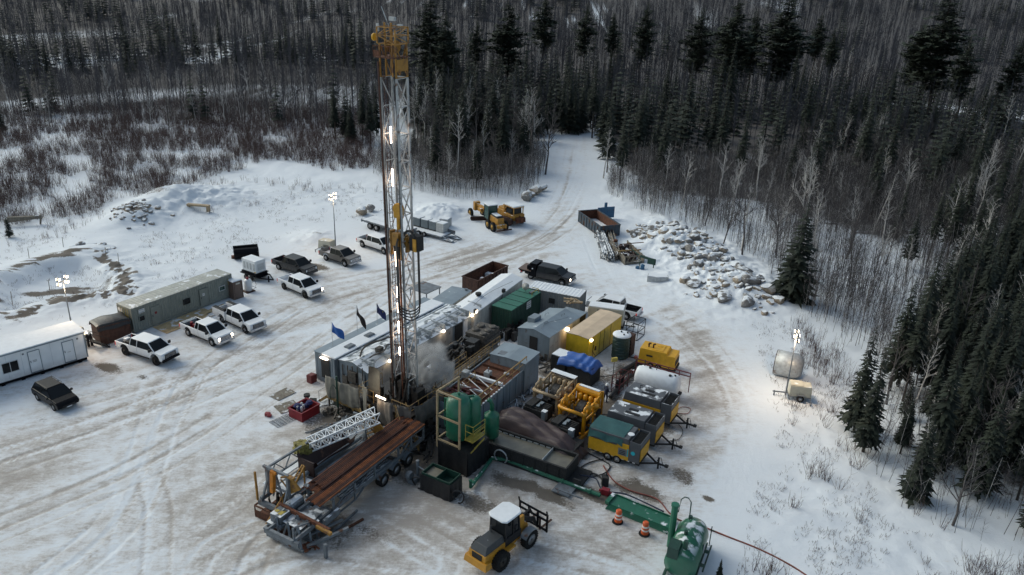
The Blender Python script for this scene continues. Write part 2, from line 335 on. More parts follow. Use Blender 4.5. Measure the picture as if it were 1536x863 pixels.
def ground():
    def axis(a, b, st, lo, hi, g=1.13):
        v = list(np.arange(a, b+1e-6, st)); s = st; x = b
        while x < hi: s = min(s*g, 60); x += s; v.append(x)
        s = st; x = a; w = []
        while x > lo: s = min(s*g, 60); x -= s; w.append(x)
        return np.array(w[::-1]+v)
    xs = axis(-48, 44, .17, -3000, 3000); ys = np.concatenate([axis(37, 66, .17, -400, 66), axis(66, 130, .26, 66, 3500)[1:]])
    X, Y = np.meshgrid(xs, ys, indexing='ij'); Z = hz(X, Y)
    d = polydist(X, Y, YARD)
    inn = sst(-d, -2, 6)
    # worn yard: how much grit is churned into the snow
    c, s = cos(R(35)), sin(R(35)); U = X*c+Y*s; V = -X*s+Y*c
    big = fbm(X/9, Y/9, 4, 1); st = fbm(U/7, V/.9, 4, 4); fine = fbm(X/.8, Y/.8, 4, 6)
    rig = np.exp(-(np.hypot(X+2, (Y-57)*.85)/17.)**2)
    front = np.exp(-(np.hypot((X+13)/17, (Y-44)/13.))**2)
    dirt = inn*(.17+.34*front+.50*rig+.42*(big-.5)+.45*(st-.5)+.25*(fine-.5))
    # paler haul road and margins
    rd = [spot(*p) for p in ((860,200),(858,250),(840,320),(780,370),(640,400),(500,430),(380,500),(200,600),(0,720))]
    dirt += inn*.30*np.exp(-(linedist(X, Y, rd[2:])/5.5)**2)*(.3+st)
    dirt -= inn*.10*sst(Y, 92, 130)
    r2 = [spot(*p) for p in ((862,200),(856,235),(850,275),(835,310),(790,355),(690,400),(560,450),(420,520))]; dr = linedist(X, Y, r2)
    dirt += inn*(.10+.30*np.clip(np.sin(dr*1.9+.8*fbm(X/20, Y/20, 2, 90)*6), 0, 1)**2)*np.exp(-(dr/6.)**2)*sst(Y, 75, 100)
    rr = [spot(*p) for p in ((1010,470),(1080,560),(1090,640),(1050,720),(990,820))]
    dirt += inn*.42*np.exp(-(linedist(X, Y, rr)/2.6)**2)*(.2+st)
    # wheel ruts
    tr = np.zeros_like(X); rel = np.zeros_like(X)
    R2 = random.Random(3)
    lines = []
    base = [[(-30,700),(200,620),(420,520),(560,440),(760,370),(838,300),(858,210)], [(-40,800),(220,690),(420,560),(620,420),(790,360),(850,290),(868,215)],
            [(60,900),(180,800),(230,700),(250,640),(300,560),(420,480)], [(330,880),(380,800),(560,760),(720,840)], [(100,880),(300,800),(420,700)],
            [(1000,860),(1060,740),(1090,640),(1075,560),(1000,480),(900,420),(860,340)], [(720,740),(760,800),(900,840),(980,900)], [(0,640),(160,600),(330,540),(480,450),(700,385)],
            [(300,900),(420,840),(600,860)], [(225,900),(235,760),(222,700),(250,630),(280,560)]]
    for k in range(34):
        b = base[k % len(base)]; ox, oy = R2.uniform(-50, 50), R2.uniform(-18, 18)
        lines.append([spot(p[0]+ox, p[1]+oy) for p in b])
    for L in lines:
        pts = np.array(L); q = []
        for i in range(len(pts)-1):
            for t in np.linspace(0, 1, 6, endpoint=False):
                p0 = pts[max(i-1, 0)]; p1 = pts[i]; p2 = pts[i+1]; p3 = pts[min(i+2, len(pts)-1)]
                q.append(.5*((2*p1)+(-p0+p2)*t+(2*p0-5*p1+4*p2-p3)*t*t+(-p0+3*p1-3*p2+p3)*t**3))
        q.append(pts[-1]); q = [tuple(p) for p in q]
        qa = np.array(q); sub = (X > qa[:, 0].min()-2.2) & (X < qa[:, 0].max()+2.2) & (Y > qa[:, 1].min()-2.2) & (Y < qa[:, 1].max()+2.2)
        XX, YY = X[sub], Y[sub]; dd = np.full(XX.shape, 1e9); al = np.zeros(XX.shape); acc = 0.
        for (x0, y0), (x1, y1) in zip(q[:-1], q[1:]):
            dx, dy = x1-x0, y1-y0; l2 = dx*dx+dy*dy+1e-9; t = np.clip(((XX-x0)*dx+(YY-y0)*dy)/l2, 0, 1); e = np.hypot(XX-x0-t*dx, YY-y0-t*dy); k2 = e < dd
            dd[k2] = e[k2]; al[k2] = acc+t[k2]*sqrt(l2); acc += sqrt(l2)
        s_ = R2.choice((-1, 1, 1)); w = R2.uniform(.09, .22); g = R2.uniform(.75, 1.)
        fade = .25+.75*sst(vn(XX*.16, YY*.16, R2.randint(0, 99)), .3, .6)
        band = np.exp(-((dd-g)/w)**2)*fade; edge = np.exp(-((dd-g-w*1.5)/.10)**2)*fade
        if R2.random() < .3:
            g = 1.0; w = .3; lug = .5+.5*np.sin(2*pi*(al/.52+abs(dd-g)*1.6)); band = np.exp(-((dd-g)/w)**4)*fade*lug*1.15; s_ = R2.choice((-1, 1))
        tr[sub] += s_*band*.24-edge*.08; rel[sub] += -.030*band+.022*edge
    dirt += inn*tr
    Z = Z+inn*(rel+.05*(big-.5)+.025*(fine-.5))
    # bare muddy patches and the stained ground round the rig
    mud = np.zeros_like(X)
    def blob(px, py, rx, ry, a=1, yaw=-30):
        cx, cy = spot(px, py); cc, ss = cos(R(yaw)), sin(R(yaw)); u = ((X-cx)*cc+(Y-cy)*ss)/rx; v = (-(X-cx)*ss+(Y-cy)*cc)/ry
        return a*np.clip(1.25-np.hypot(u, v)+1.3*(fbm(X/1.3, Y/1.3, 4, 8)-.5), 0, 1)
    for a in ((162,553,1.9,.9),(215,567,1.1,.5,.7),(476,400,2.6,1.3),(545,395,1.4,.8,.5),(425,395,1.6,.8,.8),(1062,748,.75,.5,1.3),(900,745,3.4,1.0,1),(960,735,2.6,1.4,.9),(1020,715,1.6,1.2,.7),(800,735,4,1.2,1),(700,750,4,1.5,.7),(560,800,3,1.2,.7),
              (480,640,5,2,.6),(540,640,6,2.5,.9),(650,690,5,4,1),(860,560,6,4,1),(900,640,4,6,1),(980,640,2.6,4,.8),(940,560,3,3,.9),(620,700,4,3,.8),(500,790,4,2,.7),(370,800,4,1.5,.3),(60,630,1.5,.7,.4),(1080,470,1.3,.6,.3),(700,540,6,5,1),(600,600,5,5,1),(560,620,4,3,1)):
        mud = np.maximum(mud, blob(*a))
    # churned spoil round the pit, rubble heaps
    pd = polydist(X, Y, PITP); ring = np.exp(-(pd/2.4)**2)
    sp = ring*(.5*fbm(X/1.2, Y/1.2, 4, 12)+.5*fbm(X/.45, Y/.45, 3, 17))
    Z = Z+ring*(.5+.9*(fbm(X/2, Y/2, 4, 13)-.5)+.5*(fbm(X/.7, Y/.7, 3, 18)-.5))-1.2*sst(-pd, 1.0, 3.0)
    def heap(px, py, r, h, e=1.):
        cx, cy = spot(px, py); q = np.hypot(X-cx, (Y-cy)*e)/r; return h*np.exp(-q*q)*(.55+.9*fbm(X/1.1, Y/1.1, 4, 15))
    Z = Z+sum(heap(*h) for h in HEAPS)
    rb = np.zeros_like(X)
    for a in ((197,333,3.2,1.8,1.0,-10),(240,308,3.,1.5,.75,-10),(300,298,6,2,.35,-10),(472,357,2.2,1.2,.7,-10),(140,425,4,2.0,.7,20),(60,445,5,1.6,.6,20),(190,410,2,1.5,.6,0)): rb = np.maximum(rb, blob(*a))
    mud = np.maximum(mud, 1.0*np.clip((sp-.40)*9, 0, 1)); mud = np.maximum(mud, rb*.8)
    mud = np.maximum(mud, np.maximum(blob(80,428,5.5,.8,1.1,20), blob(110,422,4,.8,1,20)))
    # turf and litter through snow outside the yard; woods floor darkened for canopy shade
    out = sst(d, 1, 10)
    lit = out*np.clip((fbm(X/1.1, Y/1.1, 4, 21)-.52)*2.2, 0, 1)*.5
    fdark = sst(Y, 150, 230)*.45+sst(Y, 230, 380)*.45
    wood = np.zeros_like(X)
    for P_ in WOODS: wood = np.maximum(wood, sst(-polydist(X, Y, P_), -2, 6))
    lit = np.clip(lit+wood*(.35+.6*fbm(X/3, Y/3, 3, 33))+fdark*fbm(X/5, Y/5, 3, 30)*1.5*out, 0, .95)  # lit also carries shade under the trees, put into the floor colour
    me = bpy.data.meshes.new('ground'); nx, ny = X.shape
    vs = np.stack([X, Y, Z], -1).reshape(-1, 3)
    i = np.arange(nx-1)[:, None]*ny+np.arange(ny-1)[None, :]
    q = np.stack([i, i+ny, i+ny+1, i+1], -1).reshape(-1, 4)
    me.vertices.add(len(vs)); me.vertices.foreach_set('co', vs.ravel())
    me.loops.add(q.size); me.loops.foreach_set('vertex_index', q.ravel()); me.polygons.add(len(q))
    me.polygons.foreach_set('loop_start', np.arange(0, q.size, 4)); me.update(calc_edges=True); me.validate()
    me.polygons.foreach_set('use_smooth', np.ones(len(q), bool))
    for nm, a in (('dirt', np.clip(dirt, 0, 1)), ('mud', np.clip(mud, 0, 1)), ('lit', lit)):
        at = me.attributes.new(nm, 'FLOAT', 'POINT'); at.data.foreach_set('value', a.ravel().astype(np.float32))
    m = bpy.data.materials.new('snowy_ground'); m.use_nodes = True; n = m.node_tree; N = n.nodes; L = n.links; p = N['Principled BSDF']
    ge = N.new('ShaderNodeNewGeometry')
    def att(k): a = N.new('ShaderNodeAttribute'); a.attribute_name = k; return a.outputs['Fac']
    def noise(s, det=6, st=(1,1,1), rot=0, rg=.6):
        mp = N.new('ShaderNodeMapping'); mp.inputs['Scale'].default_value = st; mp.inputs['Rotation'].default_value = (0,0,rot); L.new(ge.outputs['Position'], mp.inputs[0])
        z = N.new('ShaderNodeTexNoise'); z.inputs['Scale'].default_value = s; z.inputs['Detail'].default_value = det; z.inputs['Roughness'].default_value = rg; L.new(mp.outputs[0], z.inputs['Vector']); return z.outputs['Fac']
    def mth(op, a, b):
        q = N.new('ShaderNodeMath'); q.operation = op
        for k, x in ((0, a), (1, b)):
            if isinstance(x, (int, float)): q.inputs[k].default_value = x
            else: L.new(x, q.inputs[k])
        return q.outputs[0]
    def ramp(x, a, b, c=0, d=1):
        q = N.new('ShaderNodeMapRange'); q.interpolation_type = 'SMOOTHSTEP'
        for k, y in enumerate((a, b, c, d)): q.inputs[k+1].default_value = y
        L.new(x, q.inputs[0]); return q.outputs[0]
    def mix(f, a, b):
        q = N.new('ShaderNodeMix'); q.data_type = 'RGBA'; L.new(f, q.inputs['Factor'])
        for k, x in (('A', a), ('B', b)):
            if isinstance(x, tuple): q.inputs[k].default_value = (*x, 1)
            else: L.new(x, q.inputs[k])
        return q.outputs['Result']
    n1 = noise(.9, 10, rg=.72); n2 = noise(5, 8, rg=.78); n3 = noise(1.2, 7, (1, 5, 1), R(-35), .7); n4 = noise(.25, 4)
    grit = mth('ADD', att('dirt'), mth('MULTIPLY', mth('SUBTRACT', n1, .5), 1.15)); grit = mth('ADD', grit, mth('MULTIPLY', mth('SUBTRACT', n3, .5), .7))
    g1 = ramp(grit, .02, .75); g2 = ramp(mth('ADD', grit, mth('MULTIPLY', mth('SUBTRACT', n2, .5), 1.2)), .30, .95)
    clean = mix(n4, (.70,.745,.79), (.76,.79,.82))
    packed = mix(n2, (.50,.465,.43), (.63,.60,.575))
    soil = mix(n2, (.20,.17,.145), (.37,.33,.29))
    col = mix(mth('MULTIPLY', g1, .9), clean, packed)
    col = mix(mth('MULTIPLY', g2, .8), col, soil)
    mu = ramp(mth('ADD', att('mud'), mth('MULTIPLY', mth('SUBTRACT', n2, .5), 1.5)), .35, .75)
    col = mix(mu, col, mix(n1, (.075,.062,.05), (.17,.145,.12)))
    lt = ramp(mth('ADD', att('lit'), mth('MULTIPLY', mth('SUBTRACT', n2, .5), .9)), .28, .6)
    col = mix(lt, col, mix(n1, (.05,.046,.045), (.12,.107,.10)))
    L.new(col, p.inputs['Base Color']); p.inputs['Roughness'].default_value = .8
    bn = N.new('ShaderNodeBump'); bn.inputs['Strength'].default_value = .55; bn.inputs['Distance'].default_value = .12
    L.new(mth('ADD', n1, mth('MULTIPLY', n2, .5)), bn.inputs['Height']); L.new(bn.outputs[0], p.inputs['Normal'])
    me.materials.append(m)
    o = bpy.data.objects.new('ground', me); C.objects.link(o)
    tag(o, 'snow covered gravel yard with tyre tracks and clearings around it', kind='structure')
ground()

# ------------------------------------------------------------------ wheels and vehicles
def wheel_mesh(r, w, tread=0):
    t = MB(); n = 20
    t.lathe([(r*.62, -w/2), (r*.93, -w/2), (r, -w*.32), (r, w*.32), (r*.93, w/2), (r*.62, w/2), (r*.60, w*.2), (r*.60, -w*.2), (r*.62, -w/2)], n, ax='y', cap=False)
    if tread:
        for k in range(tread):
            a = 2*pi*k/tread
            for s in (-1, 1):
                t.beam((r*1.0*cos(a), s*w*.06, r*sin(a)), (r*cos(a+.16), s*w*.46, r*sin(a+.16)), w*.12, .09)
    return t
def rim_mesh(r, w, dish=.3):
    q = MB(); q.lathe([(r*.60, -w*.42), (r*.56, -w*.40), (r*.50, -w*dish*.6), (r*.2, -w*dish*.4), (r*.16, -w*.42), (.001, -w*.42)], 16, ax='y')
    q.lathe([(r*.60, w*.42), (r*.5, w*.2), (.001, w*.2)], 16, ax='y'); return q
_wm = {}
def wheel(par, x, y, r=.40, w=.27, rimm='rim', tread=0, z=None, side=None, tm='tyre'):
    k = (r, w, rimm, tread)
    if k not in _wm: _wm[k] = (wheel_mesh(r, w, tread).mesh('tyre', [M[tm]], True), rim_mesh(r, w).mesh('rim', [M[rimm]], True))
    wo = bpy.data.objects.new('wheel', _wm[k][0]); C.objects.link(wo); wo.parent = par; wo.location = (x, y, r if z is None else z)
    if y > 0 if side is None else side > 0: wo.rotation_euler = (0, 0, pi)
    ro = bpy.data.objects.new('rim', _wm[k][1]); C.objects.link(ro); ro.parent = wo
    return wo
def arch(cx, r, z0, a0=0, n=8):
    """points of a wheel arch from rear to front"""
    return [(cx-r*cos(pi*k/n), z0+r*sin(pi*k/n)) for k in range(n+1)]
def pickup(name, label, rear, front, wb, body='white', cab='crew', L=5.9, rims='rim', lift=0, bed='open', bedm='plastic', lights=(), grille='plastic', wr=.40, flip=1, roof=None, glass='glass', bumper='chrome', mid=None, yaw=None, W=2.0):
    if mid is None:
        r_ = Vector(spot(*rear)); f_ = Vector(spot(*front)); d = (f_-r_).normalized(); nrm = Vector((-d.y, d.x))
        c = (r_+f_)/2+nrm*.85*flip; yaw = math.degrees(atan2(d.y, d.x))
    else: c = Vector(mid)
    t = T(name, label, 'pickup truck', (c.x, c.y), yaw, 'pickups parked round the drill yard')
    h = wb/2; z0 = .50+lift; belt = 1.16+lift; hood = 1.24+lift; wr = max(wr, .41); xf = h+.98; xr = -h-1.18*(L-wb)/2.1
    cabb = -h+.74 if cab == 'crew' else -h+1.1
    cabf = h-.62; rz = 1.93+lift; b = M[body]; y = W/2
    # front clip and cab in one piece, its sides pierced by the front arches
    prof = [(cabb, z0)]+[(cabb+.01, z0)]+[(q[0], q[1]) for q in arch(h, wr+.13, z0)]+[(xf-.05, z0), (xf, z0+.25), (xf-.01, hood-.16), (xf-.10, hood-.05), (cabf+.3, hood+.03), (cabf, hood+.02), (cabb, belt)]
    m = MB(); m.ext(prof, -y+.03, y-.03); m.fr(cabb, -y+.05, belt-.02, cabf+.5, y-.05, belt+.09, 0, .04)
    bo = obj('body', m, b, t, .05)
    m = MB(); m.fr(cabb+.02, -y+.07, belt+.08, cabf+.58, y-.07, rz-.06, .10, .20, 0, tx2=.88); gl = obj('cab_glass', m, M[glass], t)
    m = MB(); m.fr(cabb+.10, -y+.25, rz-.07, cabf-.28, y-.25, rz, .05, .06)
    for s in (-1, 1):
        for x in ((cabb+.06, cabb+.14), (cabb+1.0, cabb+.98) if cab == 'crew' else (cabb+.6, cabb+.62)): m.beam((x[0], s*(y-.065), belt+.06), (x[1], s*(y-.255), rz-.05), .09, .05)
        m.beam((cabf+.56, s*(y-.09), belt+.09), (cabf-.30, s*(y-.27), rz-.05), .10, .07)
        m.beam((cabb+.12, s*(y-.265), rz-.05), (cabf-.28, s*(y-.265), rz-.05), .07, .06)
    obj('roof', m, M[roof or body], t, .02)
    m = MB()
    for s in (-1, 1):
        for x in ([cabb+1.0, cabf+.3] if cab == 'crew' else [cabf+.3, cabb+.6]): m.b(x-.008, s*(y-.035)-.006, z0+.1, x+.008, s*(y-.035)+.006, belt+.05)
        m.b(cabb-.0, s*(y+.02)-.07, z0-.06, h-wr-.2, s*(y+.02)+.03, z0)
    obj('door_seams', m, M['plastic'], t)
    if bed in ('open', 'tools', 'white_load', 'snowbed'):
        m = MB(); bp = [(xr, z0+.1)]+arch(-h, wr+.13, z0)+[(cabb-.03, z0), (cabb-.03, belt+.02), (xr, belt+.02)]
        for s in (-1, 1): m.ext(bp, s*(y-.03), s*(y-.13))
        m.b(xr, -y+.13, z0+.12, xr+.07, y-.13, belt+.01); m.b(cabb-.10, -y+.13, z0+.12, cabb-.03, y-.13, belt+.01)
        obj('cargo_bed', m, b, t, .02)
        m = MB(); m.b(xr+.08, -y+.14, z0+.1, cabb-.11, y-.14, z0+.22)
        for s in (-1, 1): m.b(-h-.5, s*(y-.14), z0+.22, -h+.5, s*(y-.34), z0+.45); m.b(xr+.08, s*(y-.135), z0+.2, cabb-.11, s*(y-.15), belt)
        obj('bed_liner', m, M['snow' if bed == 'snowbed' else 'plastic'], t)
    elif bed == 'service':
        m = MB()
        for s in (-1, 1): m.ext([(xr-.1, z0+.15)]+arch(-h, wr+.12, z0)+[(cabb-.06, z0), (cabb-.06, belt+.30), (xr-.1, belt+.30)], s*(y+.06), s*(y-.42))
        m.b(xr-.1, -y+.42, z0+.1, xr-.02, y-.42, belt+.05)
        obj('service_body', m, b, t, .02)
        m = MB()
        for s in (-1, 1): m.b(xr-.08, s*(y+.04), belt+.305, cabb-.08, s*(y-.40), belt+.33)
        m.b(xr, -y+.42, z0+.1, cabb-.08, y-.42, z0+.3); m.b(cabb-.35, -y+.1, belt+.33, cabb-.12, y-.1, belt+.55)
        obj('bed_liner', m, M['plastic'], t)
        m = MB(); m.lathe([(.22,0),(.30,.1),(.30,.2),(.18,.22)], 12, (xr+1.0, .1, z0+.5)); obj('hose_reel', m, M['steel'], t)
        m = MB(); m.b(xr+1.5, -.2, z0+.3, xr+1.85, .15, z0+.8); obj('red_can', m, M['red'], t, .03)
    elif bed == 'flat':
        m = MB(); m.b(xr-.3, -y-.08, belt-.12, cabb-.7, y+.08, belt, 0); obj('deck', m, M['brown'], t)
        m = MB(); m.b(cabb-1.0, -y-.02, z0-.05, cabb-.05, y+.02, rz-.12); m.b(cabb-1.0, -y+.2, rz-.12, cabb-.05, y-.1, rz+.12)
        m.b(cabb-1.35, -y+.2, belt, cabb-1.02, y-.4, rz-.25); m.b(xr-.2, -y, belt-.32, cabb-1., y, belt-.12); obj('tool_box', m, M['black'], t, .03)
        m = MB(); m.lathe([(.09, 0), (.09, .03)], 10, (cabb-.5, -y-.05, rz-.45), 'y'); obj('sticker', m, M['white'], t)
    if bed == 'tools':
        m = MB(); m.b(xr+.2, -.75, z0+.3, xr+.6, .7, belt+.08); obj('tool_chest', m, M['gblue'], t, .02)
        m = MB(); m.lathe([(.14,0),(.14,.5)], 10, (xr+.95, -.2, z0+.25)); m.b(xr+1.2, -.3, z0+.25, xr+1.5, .4, z0+.6); obj('red_can', m, M['red'], t)
    if bed == 'white_load':
        m = MB(); m.b(xr+.2, -.2, z0+.22, xr+.65, .3, belt+.0); obj('cooler', m, M['white'], t, .05)
        m = MB(); m.b(xr+.9, -.6, z0+.22, cabb-.25, .6, belt+.05); obj('tool_chest', m, M['plastic'], t, .05)
    for sx in (-h, h):
        for s in (-1, 1): wheel(t, sx, s*(y-.16), wr, .28, rims)
    m = MB(); m.b(xr+.3, -.5, .42+lift, xf-.4, .5, z0+.15); m.tube((-h, -y+.3, wr), (-h, y-.3, wr), .09); m.tube((h, -y+.3, wr), (h, y-.3, wr), .07); obj('chassis', m, M['plastic'], t)
    m = MB(); m.fr(xf-.02, -.66, z0+.22, xf+.04, .66, hood-.12, 0, .03); obj('grille', m, M[grille], t)
    m = MB()
    for k in range(3): m.b(xf+.035, -.6, z0+.30+.13*k, xf+.055, .6, z0+.33+.13*k)
    obj('grille_bars', m, M['chrome' if grille == 'plastic' else 'plastic'], t)
    m = MB(); m.fr(xf-.15, -y+.02, z0-.06, xf+.14, y-.02, z0+.18, 0, .02, tx2=.05); obj('front_bumper', m, M[bumper], t, .03)
    m = MB(); m.b(xr-.16, -y+.1, z0-.02, xr+.02, y-.1, z0+.16); obj('rear_bumper', m, M['chrome'], t, .03)
    for s in (-1, 1):
        m = MB(); m.fr(xf-.22, s*(y-.30)-.12, z0+.30, xf+.02, s*(y-.30)+.17*1, hood-.16, 0, 0); obj('headlight', m, M['head' if s in lights else 'lens'], t, .02)
        m = MB(); m.b(xr-.02, s*(y-.09)-.07, z0+.25, xr+.10, s*(y-.09)+.07, belt-.08); obj('taillight', m, M['redl'], t)
        m = MB(); m.b(cabf+.18, s*(y+.03), belt+.12, cabf+.34, s*(y+.28), belt+.40); m.beam((cabf+.28, s*(y-.1), belt+.15), (cabf+.28, s*(y+.1), belt+.18), .05); obj('mirror', m, M['plastic'], t, .03)
    return t
pickup('pickup_truck', 'white lifted crew cab pickup with black wheels parked beside the white office trailer', (188.8,532.7), (236.3,548.6), 4.06, lift=.12, rims='blackrim', wr=.47, bed='white_load', bumper='black', L=6.2)
pickup('pickup_truck', 'white pickup with glowing amber headlamps in the middle of three white trucks', (282.8,503.9), (320.4,519.8), 3.69, cab='ext', bed='tools', lights=(-1,1), grille='chrome')
pickup('pickup_truck', 'white crew cab work truck with open service body and black bed rails', (333,483), (371,501), 3.9, bed='service', L=6.3, rims='chrome')
pickup('pickup_truck', 'white crew cab pickup with one lit headlamp in front of the dark grey pickup', (426.6,434.2), (459.1,448.1), 3.8, rims='blackrim', lights=(1,), bed='snowbed', wr=.43)
pickup('pickup_truck', 'dark grey crew cab pickup beside a brown thawed patch of ground', (418,404.5), (452,416), 3.8, body='dgrey', bumper='dgrey')
pickup('pickup_truck', 'pewter brown pickup parked in front of the cream light tower', (489,390.9), (518.6,400.5), 3.33, body='tanp', bed='snowbed', L=5.5, grille='chrome', wr=.37)
pickup('pickup_truck', 'white crew cab pickup seen behind the lit drilling mast', (545.1,371.4), (575.3,381.2), 3.98)
pickup('pickup_truck', 'black crew cab flatbed truck with tall tool box behind the cabins', (796,418.7), (843.2,429.4), 4.2, body='dgrey', bed='flat', L=6.6, lights=(-1,))
pickup('pickup_truck', 'white pickup with open black bed and red tail light behind the cream generator', None, None, 3.8, mid=spot(919, 470), yaw=152, bed='open')

def suv():
    r_ = Vector(spot(57,600)); f_ = Vector(spot(84,617)); d = (f_-r_).normalized(); n = Vector((-d.y, d.x)); c = (r_+f_)/2+n*.8
    t = T('parked_car', 'black hatchback SUV parked in front of the white office trailer', 'car', (c.x, c.y), math.degrees(atan2(d.y, d.x)))
    h = 1.33; y = .92; z0 = .30; m = MB()
    prof = [(-2.15, z0+.15)]+arch(-h, .40, z0)+arch(h, .40, z0)+[(2.15, z0+.05), (2.24, z0+.3), (2.18, .78), (1.9, .90), (1.05, 1.02), (-2.0, 1.05), (-2.2, .9)]
    m.ext(prof, -y, y); obj('body', m, M['black'], t, .09)
    m = MB(); m.fr(-2.08, -y+.05, 1.0, 1.25, y-.05, 1.60, .42, .2, tx2=.95); obj('cab_glass', m, M['glass'], t, .04)
    m = MB(); m.fr(-1.68, -y+.25, 1.58, .32, y-.25, 1.65, .08, .06)
    for s in (-1, 1):
        for x in ((-1.98, -1.64), (-.55, -.5), (1.2, .30)): m.beam((x[0], s*(y-.06), 1.03), (x[1], s*(y-.25), 1.6), .08, .05)
        m.beam((-1.6, s*(y-.24), 1.67), (.2, s*(y-.24), 1.67), .04)
    obj('roof', m, M['black'], t, .02)
    for sx in (-h, h):
        for s in (-1, 1): wheel(t, sx, s*(y-.12), .34, .22, 'rim')
    m = MB(); m.b(2.2, -.5, .42, 2.26, .5, .62); obj('grille', m, M['plastic'], t)
    m = MB(); m.b(2.25, -.22, .36, 2.28, .22, .46); obj('number_plate', m, M['whp'], t)
    for s in (-1, 1):
        m = MB(); m.fr(2.0, s*.70-.17, .62, 2.21, s*.70+.17, .78, .05, .02); obj('headlight', m, M['lens'], t, .03)
        m = MB(); m.b(.75, s*(y+.02), 1.02, .95, s*(y+.2), 1.18); obj('mirror', m, M['black'], t, .03)
    m = MB()
    for k in (-.6, .45): m.b(k-.006, -y-.004, .4, k+.006, -y+.01, 1.0); m.b(k-.006, y-.01, .4, k+.006, y+.004, 1.0)
    obj('door_seams', m, M['plastic'], t)
suv()

# ------------------------------------------------------------------ cabins and containers
def corrug(m, p0, p1, z0, z1, dep=.04, pitch=.28, mi=0, side=1):
    """ribbed steel wall between two ground points, ribs bulging to one side"""
    p0 = Vector(p0); p1 = Vector(p1); d = p1-p0; L = d.length; d.normalize(); n = Vector((d.y, -d.x))*side
    k = max(2, int(L/pitch)); q = []
    for i in range(k):
        a = i*L/k; w = L/k
        for u, o in ((0, 0), (.35, 0), (.5, 1), (.85, 1)): q.append(p0+d*(a+w*u)+n*dep*o)
    q.append(p1); vs = [(v.x, v.y, z0) for v in q]+[(v.x, v.y, z1) for v in q]; c = len(q)
    m.add(vs, [(i, i+1, i+1+c, i+c) for i in range(c-1)], mi)
def container(name, label, cat, corner, yaw, L, W, H, wm='gcont', rm='gconts', z0=.12, ribs=True, group=None, roofrib=True):
    """origin: near left corner, length along +x, width along +y"""
    t = T(name, label, cat, corner, yaw, group)
    m = MB(); e = .06
    if ribs:
        corrug(m, (.1, e), (L-.1, e), z0+.12, H-.1); corrug(m, (L-e, .1), (L-e, W-.1), z0+.12, H-.1); corrug(m, (L-.1, W-e), (.1, W-e), z0+.12, H-.1); corrug(m, (e, W-.1), (e, .1), z0+.12, H-.1)
    else: m.b(e, e, z0+.1, L-e, W-e, H-.08)
    obj('wall', m, M[wm], t)
    m = MB()
    for x in (0, L-.14):
        for y in (0, W-.14): m.b(x, y, z0, x+.14, y+.14, H)
    for y in (0, W-.1): m.b(.14, y, z0, L-.14, y+.1, z0+.16); m.b(.14, y, H-.12, L-.14, y+.1, H-.004)
    for x in (0, L-.1): m.b(x, .14, z0, x+.1, W-.14, z0+.16); m.b(x, .14, H-.12, x+.1, W-.14, H-.004)
    m.b(.1, .1, z0+.02, L-.1, W-.1, z0+.10)
    obj('frame', m, M[wm], t)
    m = MB()
    if roofrib:
        n = int(L/.4)
        m.b(.02, .05, H-.03, L-.02, W-.05, H+.0)
        for k in range(n): x = .1+k*(L-.2)/n; m.fr(x, .10, H, x+.2, W-.10, H+.03, .05, .03)
    else: m.b(.0, .0, H, L, W, H+.05)
    obj('roof', m, M[rm], t)
    return t
def door(par, x, z0=.2, w=.92, h=2.02, y=0, m='olive', handle=1, ax=0):
    q = MB(); e = .05
    if ax == 0: q.b(x, y-.05, z0, x+w, y+.0, z0+h)
    else: q.b(y-.0, x, z0, y+.05, x+w, z0+h)
    d = obj('door', q, M[m], par)
    q = MB()
    if ax == 0:
        for a, b_ in ((x-.05, x), (x+w, x+w+.05)): q.b(a, y-.07, z0, b_, y, z0+h+.05)
        q.b(x, y-.07, z0+h, x+w, y, z0+h+.05)
        obj('door_frame', q, M[m], d); q = MB(); q.b(x+.08, y-.09, z0+.95, x+.12, y-.05, z0+1.15)
    else:
        for a, b_ in ((x-.05, x), (x+w, x+w+.05)): q.b(y, a, z0, y+.07, b_, z0+h+.05)
        q.b(y, x, z0+h, y+.07, x+w, z0+h+.05)
        obj('door_frame', q, M[m], d); q = MB(); q.b(y+.05, x+.08, z0+.95, y+.09, x+.12, z0+1.15)
    obj('handle', q, M['plastic'], d); return d
def window(par, x, z, w, h, y=0, m='whp', pane='glass', bars=1):
    q = MB(); f = .05
    q.b(x-f, y-.07, z-f, x+w+f, y-.0, z); q.b(x-f, y-.07, z+h, x+w+f, y, z+h+f); q.b(x-f, y-.07, z, x, y, z+h); q.b(x+w, y-.07, z, x+w+f, y, z+h)
    for k in range(bars): xx = x+(k+1)*w/(bars+1); q.b(xx-.02, y-.065, z, xx+.02, y, z+h)
    o = obj('window', q, M[m], par); q = MB(); q.b(x, y-.03, z, x+w, y-.015, z+h); obj('pane', q, M[pane], o); return o
def sign(par, x, z, w, h, y=0, m='whp', lines=3, ink='plastic', name='sign'):
    q = MB(); q.b(x, y-.06, z, x+w, y-.045, z+h); o = obj(name, q, M[m], par)
    if lines:
        q = MB()
        for k in range(lines):
            zz = z+h*(.8-.62*k/max(1, lines-1) if lines > 1 else .5); xx = x+w*.12
            while xx < x+w*.82: l = w*rnd.uniform(.06, .16); q.b(xx, y-.066, zz-h*.05, xx+l, y-.06, zz+h*.05); xx += l+w*.05
        obj('print', q, M[ink], o)
    return o
def gp(px, py): return spot(px, py)
